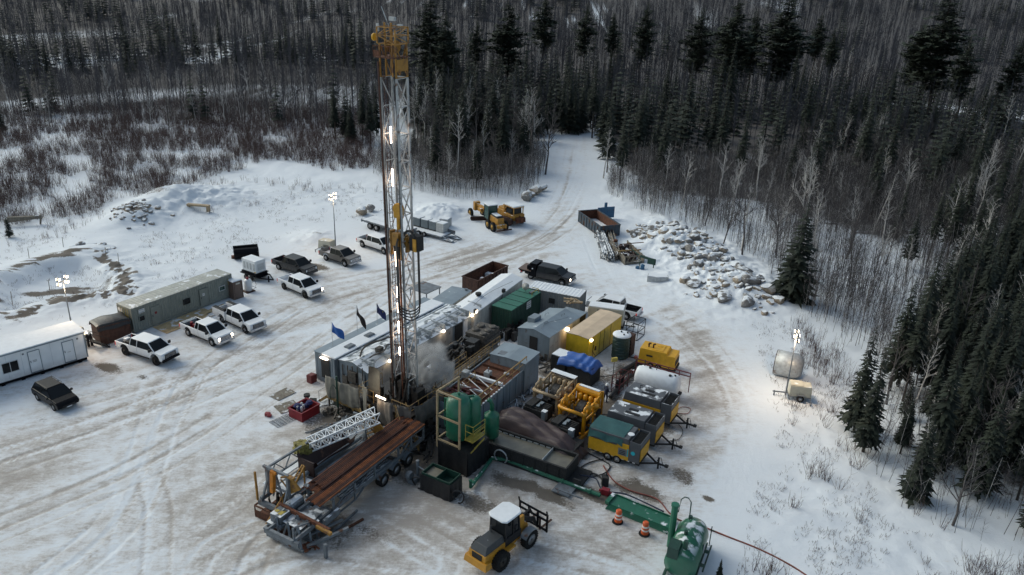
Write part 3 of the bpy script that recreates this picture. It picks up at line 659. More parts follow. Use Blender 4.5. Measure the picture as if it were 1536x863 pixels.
# sage office container, its long side facing the yard (yaw 57)
oc = container('office_container', 'sage green ribbed container office with two doors and a snow dusted roof', 'site cabin', gp(202,501.5), 57.5, 12.19, 2.44, 2.75, 'olive', 'olives')
door(oc, 2.1, .2, .95, 1.95, .0, 'olive'); door(oc, 7.9, .2, .95, 1.95, .0, 'olive')
window(oc, .75, 1.15, .55, .5, 0, 'olive', 'glass', 0); window(oc, 5.9, 1.2, .7, .5, 0, 'plastic', 'glass', 1); window(oc, 10.4, 1.25, .7, .45, 0, 'whp', 'glassg', 0)
sign(oc, .75, 2.0, .65, .42, 0, 'whp', 2, 'bluep'); sign(oc, 2.45, 1.35, .25, .25, -.01, 'red', 0); sign(oc, 8.2, 1.4, .28, .28, -.01, 'whp', 1)
m = MB(); m.b(11.6, -.05, 1.6, 11.66, -.02, 2.3); obj('yellow_stripe', m, M['raily'], oc)
m = MB()
for x in (.5, .9, 1.3, 1.7): m.tube((-.06, x, .3), (-.06, x, 2.6), .02)
m.b(-.05, .7, .9, -.02, 1.1, 1.9); obj('locking_bars', m, M['raily'], oc)
m = MB(); m.b(-.04, 1.5, 2.05, -.02, 2.2, 2.4); obj('sign', m, M['whp'], oc)

# white office trailer at the left edge
d0 = Vector(spot(134, 541)); yw = 47.5; ca, sa = cos(R(yw)), sin(R(yw)); LT = 12.6
ot = T('office_trailer', 'white office trailer with two doors and a floodlit snowy roof', 'site cabin', (d0.x-ca*LT, d0.y-sa*LT), yw)
m = MB(); m.b(0, 0, .42, LT, 3.0, 2.98); obj('wall', m, M['white'], ot)
m = MB()
for k in range(1, int(LT/1.2)): m.b(k*1.2-.005, -.006, .45, k*1.2+.005, 0, 2.9)
obj('cladding_joint', m, M['gblue'], ot)
for x in (0, LT-.12): m = MB(); m.b(x, -.02, .42, x+.12, -.004, 2.96); obj('corner_trim', m, M['gblue'], ot)
m = MB(); m.b(-.1, -.10, 2.98, LT+.1, 3.1, 3.08); obj('roof', m, M['snow'], ot, .03)
m = MB(); m.b(-.08, -.08, 2.86, LT+.08, -.02, 2.975); m.b(LT+.02, -.02, 2.86, LT+.08, 3.05, 2.975); obj('fascia', m, M['gblue'], ot)
m = MB(); m.b(.2, .15, .10, LT-.1, .4, .42); m.b(.2, 2.6, .10, LT-.1, 2.85, .42)
for k in range(8): m.b(.5+k*1.6, .1, 0, .8+k*1.6, 2.9, .2)
obj('skid', m, M['black'], ot)
for x in (LT-2.0, LT-4.85):
    dd_ = door(ot, x, .55, .9, 2.0, 0, 'white'); dd_.children[0].data.materials[0] = M['gblue']
for x in (LT-2.0, LT-4.85): m = MB(); m.b(x-.05, -.1, .45, x+.98, -.01, .56); obj('threshold', m, M['steel'], ot)
sign(ot, LT-1.7, 1.45, .3, .08, -.01, 'whp', 1); sign(ot, LT-4.6, 1.5, .35, .22, -.01, 'whp', 2)
window(ot, LT-7.0, 1.2, 1.25, .95, 0, 'whp', 'glass', 1)
for x in (LT-.75, LT-5.3): m = MB(); m.b(x, -.06, 2.45, x+.14, 0, 2.6); obj('vent', m, M['steel'], ot)
m = MB(); m.b(LT+.02, .0, 2.75, LT+.25, .15, 2.9); obj('wall_lamp', m, M['lamp'], ot)
def plight(par, loc, e, r=.15, c=(1,.74,.48)):
    l = bpy.data.lights.new('glow', 'POINT'); l.energy = e; l.shadow_soft_size = r; l.color = c
    o = bpy.data.objects.new('bulb_glow', l); C.objects.link(o); o.location = loc
    if par: o.parent = par
    return o
plight(ot, (LT+.45, -.1, 2.8), 45)
m = MB(); m.lathe([(.1,0),(.1,.16),(.02,.2)], 8, (LT-8.6, 2.0, 3.06)); obj('roof_vent', m, M['steel'], ot)
m = MB()
for q in range(7): m.b(.5+q*.0, 0, 0, .9, 1.4, .04)
st = T('steel_steps', 'dark steel steps and gas bottles at the end of the white office trailer', 'steps', spot(143, 528), 47.5)
m = MB()
for k in range(5): m.b(k*.26, 0, .9-k*.19, k*.26+.28, 1.0, .94-k*.19)
for y in (0, 1): m.beam((0, y, 1.0), (1.4, y, .02), .05, .14); m.tube((0, y, 1.0), (0, y, 1.9), .025); m.tube((1.35, y, .1), (1.35, y, 1.0), .025); m.tube((0, y, 1.9), (1.35, y, 1.0), .025)
obj('flight', m, M['black2'], st)
for k in range(3): m = MB(); m.lathe([(.13,0),(.13,1.2),(.05,1.35),(.05,1.5)], 10, (-.3+.3*k, 1.5, 0)); obj('gas_bottle', m, M['plastic'], st)

# brown box under a black tarp
sh = T('storage_bin', 'rusty brown storage bin covered by a frosty black tarp beside the container office', 'storage bin', spot(152, 520), 45)
m = MB(); m.b(0, 0, .15, 2.9, 2.2, 2.0)
for k in range(1, 6): m.b(k*.48, -.03, .2, k*.48+.04, 0, 1.98)
for x in (0, 2.84): m.b(x, -.04, .1, x+.08, .04, 2.04)
m.b(0, -.04, .1, 2.9, 0, .2); obj('box', m, M['rustd'], sh)
m = MB()
m.cloth(lambda u, v: (-.12+3.14*u, -.12+2.44*v, 2.03+.32*sin(pi*min(1,max(0,v)))**.6*sin(pi*u)**.4+.05*sin(9*u+5*v)-(.45 if v in (0,1) else 0)), 14, 10, .03); obj('tarp', m, M['blktarp'], sh)
# toilet
pt = T('portable_toilet', 'brown portable toilet standing at the end of the container office', 'portable toilet', spot(354, 446), 52)
m = MB(); m.fr(-.6, -.6, .1, .6, .6, 2.1, .03, .03); m.b(-.62, -.62, 0, .62, .62, .1)
for s in (-1, 1): m.b(s*.55-.05, -.64, .1, s*.55+.05, -.58, 2.05)
obj('cabin', m, M['brown'], pt, .02)
m = MB(); m.b(-.42, -.625, .15, .42, -.60, 1.95); d_ = obj('door', m, M['brown'], pt); m = MB(); m.b(.3, -.65, 1.0, .38, -.62, 1.15); obj('handle', m, M['plastic'], d_)
m = MB(); m.fr(-.64, -.64, 2.1, .64, .64, 2.22, .12, .12); obj('roof', m, M['snow'], pt, .04)
for s, ax in ((-.3, 0), (.1, 1)):
    m = MB(); m.b(-.25, -.64, 1.75, .25, -.625, 1.92) if ax == 0 else m.b(.6, -.25, 1.75, .62, .25, 1.92); obj('vent_panel', m, M['creamp'], pt)
tk = T('fuel_tote', 'white upright plastic tank with red pump beside the brown toilet', 'tank', spot(373, 437), 50)
m = MB(); m.lathe([(.42,.1),(.45,.2),(.45,1.25),(.36,1.45),(.12,1.5)], 16); obj('tank', m, M['white'], tk, smooth=True)
m = MB(); m.b(-.55, -.55, 0, .55, .55, .1); obj('pallet', m, M['rustd'], tk)
m = MB(); m.b(-.15, -.12, 1.48, .1, .12, 1.75); obj('pump', m, M['red'], tk, .03)
m = MB(); m.path([(.3*cos(a)+.75, .3*sin(a)*.4, .75-.65*cos(a*.5)) for a in np.linspace(0, 6, 14)], .02); m.path([(.1,0,1.6),(.5,.1,1.7),(.9,.1,1.2),(1.1,.1,.5),(.9,.1,.06),(.4,.1,.05)], .02); obj('hose', m, M['hose'], tk)

# generator on a black trailer
gt = T('generator_trailer', 'white boxy generator on a black tandem trailer in the snow', 'generator', spot(385, 417), -33)
m = MB(); m.b(-1.5, -.75, .95, .95, .75, 2.45); obj('housing', m, M['whitesnow'], gt, .08)
m = MB(); m.b(-1.55, -.85, .6, 1.0, .85, .94); m.b(-1.9, -.85, .5, 1.4, .85, .6)
m.beam((1.4, -.8, .55), (3.0, 0, .5), .1, .14); m.beam((1.4, .8, .55), (3.0, 0, .5), .1, .14); m.b(2.1, -.08, 0, 2.2, .08, .8)
for s in (-1, 1): m.slab([(-1.2, s*.86), (.9, s*.86), (.9, s*1.12), (-1.2, s*1.12)], .72, .78)
obj('chassis', m, M['black'], gt)
for x in (-.6, .3):
    for s in (-1, 1): wheel(gt, x, s*.98, .33, .2, 'blackrim')
m = MB()
for k in range(8): m.b(.955, -.5, 1.3+.1*k, .975, .5, 1.34+.1*k)
for k in range(4): m.b(-1.2+.55*k, -.77, 1.3, -.85+.55*k, -.755, 2.1)
obj('louvre', m, M['galv'], gt)
m = MB(); m.b(.6, -.77, 1.05, .9, -.755, 1.15); obj('decal', m, M['ochre'], gt)
# loader bucket
lb = T('loader_bucket', 'black loader bucket with rusty lip lying open in the snow', 'bucket', spot(370, 387), 22)
m = MB()
pf = [(cos(a)*.75, .75+sin(a)*.75) for a in np.linspace(-1.7, 1.9, 10)]
vs = []; n = len(pf)
for y in (-1.5, 1.5):
    for x, z in pf: vs.append((y, -x, z*.9+.0))
    for x, z in pf: vs.append((y*.985, -x*.92, .07+z*.86))
fs = []
for i in range(n-1): fs += [(i, i+1, 2*n+i+1, 2*n+i), (n+i, 2*n+n+i, 2*n+n+i+1, n+i+1)]
m.add(vs, fs); m.add([(-1.5, -x, z*.9) for x, z in pf], [tuple(range(n))]); m.add([(1.5, -x, z*.9) for x, z in pf], [tuple(range(n))]); m.b(-1.5, .55, 1.2, 1.5, .75, 1.5)
obj('shell', m, M['black'], lb)
m = MB(); m.b(-1.55, -.1+.25, 0, 1.55, .95, .06); m.b(-1.8, .1, 0, -1.5, .5, .35); obj('cutting_lip', m, M['rustp'], lb)
m = MB(); m.sheet(lambda u, v: (-1.3+2.6*u, -.5+.8*v, .45+.1*sin(6*u)), 8, 3); obj('snow_fill', m, M['snow'], lb)
# timber mats by the office container
for k, (px, py, w, l, yy, nm) in enumerate(((262,488,2.4,3.4,56,'trampled yellow plywood sheet between the white pickups and the container'),(296,474,2.4,3.2,58,'frosted plywood sheet in front of the container office door'),(326,466,1.6,3,60,'plywood sheet behind the white service truck'))):
    m = MB(); m.b(-l/2, -w/2, .02+.004*k, l/2, w/2, .06+.004*k); m.b(-l/2+.1, -w/2+.5, .06+.004*k, l/2-.3, -w/2+.9, .10)
    o = obj('plywood_mat', m, M['wood']); o.location = (*spot(px, py), 0); o.rotation_euler = (0, 0, R(yy)); tag(o, nm, 'mat')

# ------------------------------------------------------------------ light towers
def tower(label, base, mastxy, h, yaw, vis=True, lean=0, tail=True, spread=.55, e=240, face=-90):
    t = T('light_tower', label, 'light tower', base, yaw, 'mobile light towers')
    if vis:
        m = MB(); m.fr(-1.0, -.62, .45, .95, .62, 1.45, .05, .08); m.b(-.2, -.56, 1.45, .9, .5, 1.52); obj('canopy', m, M['cream'], t, .06)
        m = MB(); m.beam((.9, 0, .42), (2.3, 0, .40), .1); m.b(-1.0, -.55, .32, 1.0, .55, .45); m.b(2.1, -.04, 0, 2.2, .04, .5)
        for s in (-1, 1): m.beam((-.9, s*.6, .4), (-.9, s*1.3, .3), .06); m.b(-.95, s*1.27, 0, -.85, s*1.33, .4); m.b(.3, s*.62, .62, -.4, s*.85, .68)
        obj('chassis', m, M['steel'], t)
        m = MB(); 
        for k in range(3): m.b(-.1+.0*k, -.64, .7+.12*k, .75, -.62, .75+.12*k)
        obj('louvre', m, M['plastic'], t)
        for s in (-1, 1): wheel(t, -.05, s*.76, .32, .2, 'rim')
    mx, my = mastxy
    m = MB(); m.tube((mx, my, .3), (mx, my, h*.4), .07, 8); m.tube((mx, my, h*.4), (mx, my, h*.7), .055, 8); m.tube((mx, my, h*.7), (mx, my, h), .04, 8)
    m.beam((mx, my-spread, h), (mx, my+spread, h), .06); obj('mast', m, M['steel'], t)
    for s in (-1, 1):
        for zz in (-.24, .28):
            y = my+s*spread*.8
            m = MB(); m.fr(mx-.16, y-.16, h+zz-.14, mx+.08, y+.16, h+zz+.14, .08, .05); q = obj('floodlight', m, M['steel'], t)
            for dx in (-.19, .10): m = MB(); m.b(mx+dx, y-.12, h+zz-.10, mx+dx+.02, y+.12, h+zz+.10); obj('lens', m, M['lamp'], q)
    plight(t, (mx+.0, my, h-.75), e, .4)
    return t
# cream unit at the right of the yard, mast beside it, aimed at the plant
tower('cream light tower standing beside the big steel pipe at the forest edge', spot(1197, 597), (1.2, .35), 6.3, 170, e=560)
tower('light tower with its black cabinet hidden behind the white office trailer', spot(112, 512), (0, 0), 6.4, -20, e=420)
tower('cream light tower behind the brown pickup near the cleared field', spot(491, 376), (1.15, .3), 7.4, -25, e=300)
# big steel pipe lying on its side
cp = T('steel_pipe_section', 'short wide galvanised pipe section lying on snow behind the right light tower', 'pipe section', spot(1177, 563), -25)
m = MB(); m.lathe([(1.15,-1.0),(1.22,-1.0),(1.22,.9),(.85,1.5),(.80,1.5),(.80,1.3),(1.12,.8),(1.15,-.9)], 24, (0,0,1.2), 'x'); obj('shell', m, M['galv'], cp, smooth=True)
m = MB()
for k in range(9): m.beam((-1.02, -1.0+.25*k, 1.2-sqrt(max(.01, 1.3-(-1.0+.25*k)**2))), (-1.02, -1.0+.25*k, 1.2+sqrt(max(.01, 1.3-(-1.0+.25*k)**2))), .18, .1)
obj('timber_end', m, M['rustd'], cp)

# ------------------------------------------------------------------ the drilling mast
def lattice(m, x0, y0, x1, y1, z0, z1, n, w=.09, d=.05, faces='xyXY', mi=0, zig=True, kx=True):
    """four posts with braces; bays n"""
    cs = [(x0,y0),(x1,y0),(x1,y1),(x0,y1)]
    for c in cs: m.beam((*c, z0), (*c, z1), w, w, mi)
    fc = {'x': (0,1), 'X': (3,2), 'y': (0,3), 'Y': (1,2)}
    for f in faces:
        a, b = cs[fc[f][0]], cs[fc[f][1]]
        for k in range(n+1):
            z = z0+(z1-z0)*k/n; m.beam((*a, z), (*b, z), d, d, mi)
            if k < n:
                zz = z0+(z1-z0)*(k+1)/n
                if kx:
                    mid = ((a[0]+b[0])/2, (a[1]+b[1])/2)
                    if k % 2: m.beam((*b, z), (*mid, zz), d, d, mi); m.beam((*a, z), (*mid, zz), d, d, mi)
                    else: m.beam((*mid, z), (*a, zz), d, d, mi); m.beam((*mid, z), (*b, zz), d, d, mi)
                else:
                    if k % 2: m.beam((*a, z), (*b, zz), d, d, mi)
                    else: m.beam((*b, z), (*a, zz), d, d, mi)
MX, MY = -8.4, 57.6
mast = T('drilling_mast', 'tall white lattice drilling mast with yellow crown and lit tube lamps', 'drilling mast', (MX, MY, 2.4), -33)
mast.rotation_euler = (R(.5), R(-.78), R(-33))
hx, hy = .72, .58; ZT = 28.7
m = MB(); lattice(m, -hx, -hy, hx, hy, 0, 25.9, 13, .13, .06, 'yY', kx=False)
for k in range(14):
    z = 25.9*k/13; m.beam((-hx, hy, z), (hx, hy, z), .08, .08)
    if k < 13:
        if k % 2: m.beam((-hx, hy, z), (0, hy, z+25.9/13), .07); m.beam((hx, hy, z), (0, hy, z+25.9/13), .07)
        else: m.beam((0, hy, z), (-hx, hy, z+25.9/13), .07); m.beam((0, hy, z), (hx, hy, z+25.9/13), .07)
obj('lattice_frame', m, M['mastw'], mast)
m = MB(); lattice(m, -hx, -hy, hx, hy, 25.95, 28.2, 1, .11, .06, 'yY', kx=False); lattice(m, -hx-.1, -hy-.1, hx+.1, hy+.1, 28.2, ZT+.6, 2, .08, .05, 'xXyY', kx=False)
m.beam((0, hy, 26), (-hx, hy, 28.2), .09); m.beam((0, hy, 26), (hx, hy, 28.2), .09);  m.b(hx+.02, -hy, 26.4, hx+.1, hy, 27.2)
for x in (-.3, .3): m.b(x-.05, -.5, 26, x+.05, -.40, ZT+.9)
obj('crown_frame', m, M['masty'], mast)
for x in (-.28, .28):
    m = MB(); m.lathe([(.42,-.07),(.42,-.03),(.34,0),(.42,.03),(.42,.07)], 16, (x, 0, 28.0), 'x'); obj('sheave', m, M['masty'], mast)
m = MB(); m.b(-hx-.15, -hy-.5, 27.3, hx+.15, hy+.1, 27.36)
for x in np.linspace(-hx-.15, hx+.15, 9): m.beam((x, -hy-.5, 27.36), (x, -hy-.5, 28.1), .03)
m.beam((-hx-.15, -hy-.5, 28.1), (hx+.15, -hy-.5, 28.1), .05); m.b(-hx-.1, -hy-.52, 27.4, -.3, -hy-.48, 27.8); obj('crown_platform', m, M['rust'], mast)
m = MB(); m.beam((-.3, 0, ZT+.6), (-.75, -.2, ZT+1.9), .05); m.b(-.2, -.1, ZT+1.0, .3, .1, ZT+1.25); m.b(-.95, -hy, ZT+.3, -.75, -hy+.1, ZT+.8); m.b(.5, -.1, ZT+.7, .9, .1, ZT+.8); obj('aerial', m, M['galv'], mast)
m = MB(); m.lathe([(.02,-.12),(.26,-.05),(.26,.05),(.02,.12)], 14, (-hx-.45, -hy, 28.6), 'x'); obj('warning_disc', m, M['ochre'], mast)
m = MB()
for y in (-.15, .18): m.beam((-hx-.12, y, .5), (-hx-.12, y, 26.5), .04)
z = .6
while z < 26.5: m.beam((-hx-.12, -.15, z), (-hx-.12, .18, z), .03); z += .33
m.beam((-hx-.05, -hy-.15, 0), (-hx-.05, -hy-.15, 27), .1); obj('ladder', m, M['rustd'], mast)
for za, zb in ((21.2,22.4),(18.0,19.3),(11.6,13.0),(9.0,9.9),(7.7,8.5),(5.9,6.9),(3.9,4.6)):
    m = MB(); m.tube((-hx+.28, -.1, za), (-hx+.28, -.1, zb), .055, 8); obj('tube_lamp', m, M['ledw'], mast)
for zz, e in ((21.8, 25), (18.6, 20), (12.3, 20), (8.8, 20), (5.6, 20)): plight(mast, (-hx+.5, -.3, zz), e, .3, (1,.72,.52))
# block, top drive, pipe, ropes
m = MB(); m.lathe([(.05,-.2),(.42,-.18),(.46,0),(.42,.18),(.05,.2)], 14, (0, -.1, 16.3), 'y'); m.b(-.36, -.28, 15.6, .36, .08, 16.5); m.b(-.1, -.25, 14.7, .1, .05, 15.7); obj('travelling_block', m, M['yel'], mast, .03)
m = MB(); m.b(-.62, -.35, 13.4, .62, .25, 14.3); m.b(-.8, -.25, 13.2, -.66, .2, 14.5); m.b(.66, -.25, 13.0, .82, .2, 14.2); m.b(-.3, -.62, 13.5, .34, -.36, 14.5); m.tube((-.55, -.4, 12.7), (-.55, -.4, 14.6), .12, 8); m.tube((.5, -.42, 12.4), (.5, -.42, 14.2), .13, 8)
m.beam((-.3, 0, 14.3), (0, -.1, 15.6), .07); m.beam((.3, 0, 14.3), (0, -.1, 15.6), .07); m.b(-.9, -.1, 13.9, 1.0, .1, 14.15); obj('top_drive', m, M['masty'], mast, .02)
m = MB(); m.lathe([(.16,0),(.22,.1),(.22,.9),(.12,1.1)], 10, (0, -.15, 12.3)); m.b(-.25, -.5, 13.0, .2, -.3, 13.5); obj('motor', m, M['grime2'], mast)
m = MB(); m.tube((0, -.15, 0), (0, -.15, 12.4), .075, 8); m.tube((hx*.35, -hy-.1, 0), (hx*.35, -hy-.1, 12.5), .06, 8); obj('drill_pipe', m, M['rustp'], mast)
m = MB()
for x in (-.12, -.04, .05, .12): m.tube((x, -.1, 16.6), (x*2, 0, 27.7), .018, 4)
m.tube((hx+.04, -hy-.1, 0), (hx-.1, -hy-.1, 27), .03, 4); m.tube((-hx+.1, -hy-.1, 2), (-hx+.2, -hy-.1, 27), .025, 4); obj('wire_rope', m, M['plastic'], mast)
def ulen(x0, x1, z0, z1, zb, y0, y1, n=22):
    r = (x1-x0)/2; q = []
    for k in range(7): q.append((x0, y0, z0+(zb+r-z0)*k/7))
    for k in range(9): a = pi+pi*k/8; q.append((x0+r+r*cos(a), y0+(y1-y0)*k/8, zb+r+r*sin(a)))
    for k in range(1, 8): q.append((x1+(k-7)*0, y1, zb+r+(z1-zb-r)*k/7))
    return q
for k in range(4):
    m = MB(); q = ulen(hx-.35+.08*k, hx+1.15-.05*k, 13.7, 13.8, 7.6+.25*k, -hy-.35-.05*k, -.2+.1*k)
    q = [(hx-.5, -.4, 13.9), (hx-.2, -hy-.3, 14.25)]+q; m.path(q, .05, 6); obj('service_hose', m, M['hose'], mast)
m = MB(); m.b(hx+.4, -.3, 13.3, hx+1.25, .4, 14.5); m.path([(hx+.35+.5*cos(a)+.2, -.4, 14.4+.5*sin(a)) for a in np.linspace(0, pi, 10)], .09); m.beam((hx, 0, 13.8), (hx+.45, 0, 13.8), .1); obj('hose_saddle_box', m, M['black2'], mast, .03)
m = MB(); m.b(hx+.8, -.37, 13.3, hx+1.12, -.31, 14.3); obj('yellow_door', m, M['yel'], mast)
m = MB()
m.b(-1.3, -1.1, -1.0, 1.3, 1.3, 0.1); m.b(-1.5, -.3, 0, -1.0, .6, 1.6); m.b(1.0, -.5, 0, 1.6, .5, 1.2)
for k in range(16): a = rnd.uniform(-1.2, 1.2); b_ = rnd.uniform(-1, 1.2); s_ = rnd.uniform(.12, .35); z_ = rnd.uniform(0, 1.6); m.b(a-s_, b_-s_*.7, z_, a+s_, b_+s_*.7, z_+s_*2)
for k in range(14): p = (rnd.uniform(-1.3,1.3), rnd.uniform(-1.1,1.2), 0); m.tube(p, (p[0]+rnd.uniform(-.5,.5), p[1]+rnd.uniform(-.5,.5), rnd.uniform(1,2.6)), rnd.uniform(.04,.12), 6)
obj('rotary_gear', m, M['grime2'], mast)

# rig floor with rails, wind walls and stairs. local x along -33, y along 57
fl = T('rig_floor', 'grimy steel rig floor on legs round the foot of the mast', 'rig floor', (MX, MY), -33)
m = MB(); m.b(-3.2, -2.2, 2.1, 2.2, 2.6, 2.35)
for x in (-3.1, -1.2, .6, 2.1):
    for y in (-2.1, 0, 2.5): m.beam((x, y, 0), (x, y, 2.1), .16)
for x in (-3.1, .6): m.beam((x, -2.1, .1), (x+1.8, -2.1, 2.1), .1)
m.b(-3.2, -2.2, .15, 2.2, 2.6, .35); obj('deck', m, M['grime2'], fl)
m = MB()
for (a, b_) in (((-3.2,-2.2),(-1.6,-2.2)), ((.4,-2.2),(2.2,-2.2)), ((2.2,-2.2),(2.2,2.4)), ((-3.2,-2.2),(-3.2,.6))):
    for z in (2.9, 3.45): m.tube((*a, z), (*b_, z), .03, 5)
    n = max(2, int(hypot(b_[0]-a[0], b_[1]-a[1])/1.1))
    for k in range(n+1): u = k/n; m.tube((a[0]+(b_[0]-a[0])*u, a[1]+(b_[1]-a[1])*u, 2.35), (a[0]+(b_[0]-a[0])*u, a[1]+(b_[1]-a[1])*u, 3.45), .03, 5)
obj('railing', m, M['rail'], fl)
m = MB(); m.b(-1.1, -2.45, 3.3, -.1, -2.38, 3.42); obj('tube_lamp', m, M['ledw'], fl); plight(fl, (-.6, -2.9, 3.2), 22, .3, (1,.75,.5))
m = MB()
for k in range(26):
    a = rnd.uniform(-3, 2); b_ = rnd.uniform(-2, 2.4); s_ = rnd.uniform(.1, .4); z_ = rnd.choice((2.35, 2.35, .3)); m.b(a-s_, b_-s_*.6, z_, a+s_, b_+s_*.6, z_+rnd.uniform(.2, 1.1))
m.tube((-2.6, 1.6, 2.6), (1.8, 1.9, 2.7), .14, 8); m.tube((1.4, -1.8, 2.4), (1.5, 1.8, 3.1), .1, 8); obj('floor_gear', m, M['grime2'], fl)
def curtain(par, name, p0, p1, z0, z1, mt, sag=.2, fold=.09, off=(0,0), seed=0, tear=0):
    p0 = Vector(p0); p1 = Vector(p1); d = (p1-p0); L = d.length; n = Vector((d.y, -d.x)).normalized()
    def f(u, v):
        w = fold*sin(u*L*5+seed)*(.3+.7*(1-v))+fold*.7*sin(u*L*11.3+seed*2+v*2); bl = sag*sin(pi*v)*1.0
        q = p0+d*u+n*(w+bl); zt = z1-sag*sin(pi*min(1, u*1.0))*.9-.14*abs(sin(u*L*1.7+seed)); zb = z0+.12*sin(u*L*2.3+seed)+tear*u
        return (q.x+off[0]*(1-v), q.y+off[1]*(1-v), zb+(zt-zb)*v)
    m = MB(); m.cloth(f, max(6, int(L*6)), 12, .02); return obj(name, m, mt, par, smooth=True)
def canvas(label, p0, p1, z0, z1, mt='canvas', **k):
    o = curtain(None, 'wind_curtain', p0, p1, z0, z1, M[mt], **k); tag(o, label, 'canvas', 'canvas wind walls hung round the rig floor'); return o
def L2W(x, y, ox=MX, oy=MY, yw=-33): c, s = cos(R(yw)), sin(R(yw)); return (ox+x*c-y*s, oy+x*s+y*c)
canvas('torn grey canvas sheet slanting down below the lit tube in front of the mast', L2W(-.9,-2.5), L2W(.8,-2.6), 1.0, 3.5, 'canvasd', sag=.25, off=(.45,-.3), seed=1, tear=-.7)
canvas('sooty folded canvas at the near right corner of the rig floor', L2W(1.2,-2.45), L2W(2.4,-2.1), .7, 3.5, 'canvasd', sag=.2, seed=2)
canvas('dark canvas flap hanging along the steaming side of the rig floor', L2W(2.4,-2.0), L2W(2.45,1.6), 1.2, 3.4, 'canvasd', sag=.25, seed=3)
canvas('narrow crumpled canvas between the long pale curtain and the mast', L2W(-3.4,-1.6), L2W(-2.0,-2.5), .6, 3.7, 'canvas', sag=.1, seed=4)
# stair from the floor towards the pipe rack
stt = T('rig_stairs', 'steel stairway with yellow stringer rising to the rig floor above the rusty pipes', 'stairs', (*L2W(1.0,-2.5), 0), -60)
def stairs(par, L, H, W, n, mt='steel', rail_='rail'):
    m = MB()
    for y in (0, W): m.beam((0, y, H), (L, y, .1), .06, .25)
    obj('stringer', m, M[rail_], par); m = MB()
    for k in range(1, n): m.b(L*k/n-.12, .03, H-(H-.1)*k/n-.02, L*k/n+.12, W-.03, H-(H-.1)*k/n+.02)
    obj('treads', m, M[mt], par); m = MB()
    for y in (0, W):
        m.tube((0, y, H+1), (L, y, 1.1), .03, 5); m.tube((0, y, H+.5), (L, y, .6), .025, 5)
        for u in (0, .33, .67, 1): m.tube((L*u, y, H-(H-.1)*u), (L*u, y, H+1-(H-.1)*u), .03, 5)
    obj('handrail', m, M[rail_], par)
stairs(stt, 2.6, 2.3, .9, 9)

# long pale curtain on a raised landing with yellow kick boards at the left
ld = T('work_landing', 'raised landing with yellow kick boards below the long pale curtain', 'platform', spot(492, 610), -33)
m = MB(); m.b(0, 0, .9, 3.9, 3.0, 1.02)
for x in (.1, 1.9, 3.8):
    for y in (.1, 2.9): m.beam((x, y, 0), (x, y, .9), .12)
obj('deck', m, M['grime'], ld)
m = MB(); m.b(-.03, -.05, .86, 3.93, 0, 1.12); m.b(3.93, -.05, .86, 3.98, 3.0, 1.1); m.beam((-.05, .1, 1.0), (-1.2, .1, .05), .06, .22); m.beam((-.05, 1.0, 1.0), (-1.2, 1.0, .05), .06, .22)
for x in (-.02, 1.3, 2.6, 3.95): m.tube((x, -.02, 1), (x, -.02, 2.1), .03, 5)
m.beam((3.1, -.1, .9), (3.5, -.1, .1), .08); obj('kick_board', m, M['rail'], ld)
m = MB()
for k in range(4): m.b(-.25-k*.26, .14, .82-k*.2, -.02-k*.26, .96, .86-k*.2)
for y in (.1, 1.0): m.tube((-.05, y, 1.0), (-.05, y, 2.0), .025, 5); m.tube((-1.15, y, .1), (-1.15, y, 1.1), .025, 5); m.tube((-.05, y, 2.0), (-1.15, y, 1.1), .025, 5)
obj('step', m, M['galv'], ld)
canvas('long pale sagging curtain in front of the open grey cabin', L2W(.0,-.1,*spot(492,610)), L2W(3.9,-.1,*spot(492,610)), 1.1, 3.25, 'canvas', sag=.14, seed=5, fold=.07)
m = MB(); m.tube((0,0,0),(0,0,3.6),.09,8); m.path([(-.3+.28*cos(a), -.1, 1.9+.95*sin(a)) for a in np.linspace(.6, 5.8, 16)], .03, 5); o = obj('standpipe', m, M['greend']); o.location = (*L2W(1.6,-.35,*spot(492,610)), .05); tag(o, 'dark upright standpipe with hose loop before the pale curtain', 'pipe')
# tall tan board beside the lamp
m = MB(); m.sheet(lambda u, v: (u*1.35, .12*sin(u*4)*v+.2*v, v*2.9), 10, 10); m.sheet(lambda u, v: (u*1.35, .06+.12*sin(u*4)*v+.2*v, v*2.9), 10, 10)
o = obj('shelter_board', m, mat('stained_board', (.06,.04,.03), .85, scale=.55, col2=(.30,.26,.19))); o.location = (*spot(552, 596, 2.4), 2.3); o.rotation_euler = (0, 0, R(-35)); tag(o, 'tall stained tan board leaning beside the bright lamp on the rig', 'board')

# ------------------------------------------------------------------ long grey rig cabin (three roofs)
lc = T('rig_cabin', 'long low slate roofed rig cabin carrying three flags', 'cabin', spot(475, 569), 57)
L = 15.5
m = MB(); m.b(0, -2.5, .35, L, 0, 2.85); corrug(m, (-.02, 0), (-.02, -2.5), .4, 2.8, .04, .3); m.b(0, -2.6, .1, L, .05, .34)
m.b(-.1, -1.75, .5, -.02, -.95, 2.6); obj('wall', m, M['gblue'], lc)
m = MB(); m.b(-.12, -1.9, .6, -.10, -.85, 2.55); obj('dark_opening', m, M['black2'], lc)
m = MB(); m.b(-.3, -1.8, 2.62, -.14, -.95, 2.7); obj('tube_lamp', m, M['ledw'], lc)
m = MB(); m.b(-.05, -.9, 2.86, L, .08, 2.94); obj('roof', m, M['gblues'], lc)
m = MB(); m.b(-.05, -2.62, 2.86, L, -.92, 3.0)
obj('snow_cap', m, M['snow'], lc, .03)
for x, y in ((5.2, -1.8), (2.4, -2.0), (9.2, -1.7)):
    m = MB(); m.b(x-.45, y-.3, 3.0, x+.45, y+.3, 3.12); m.b(x-.36, y-.22, 3.12, x+.36, y+.22, 3.16); obj('roof_hatch', m, M['steel'], lc)
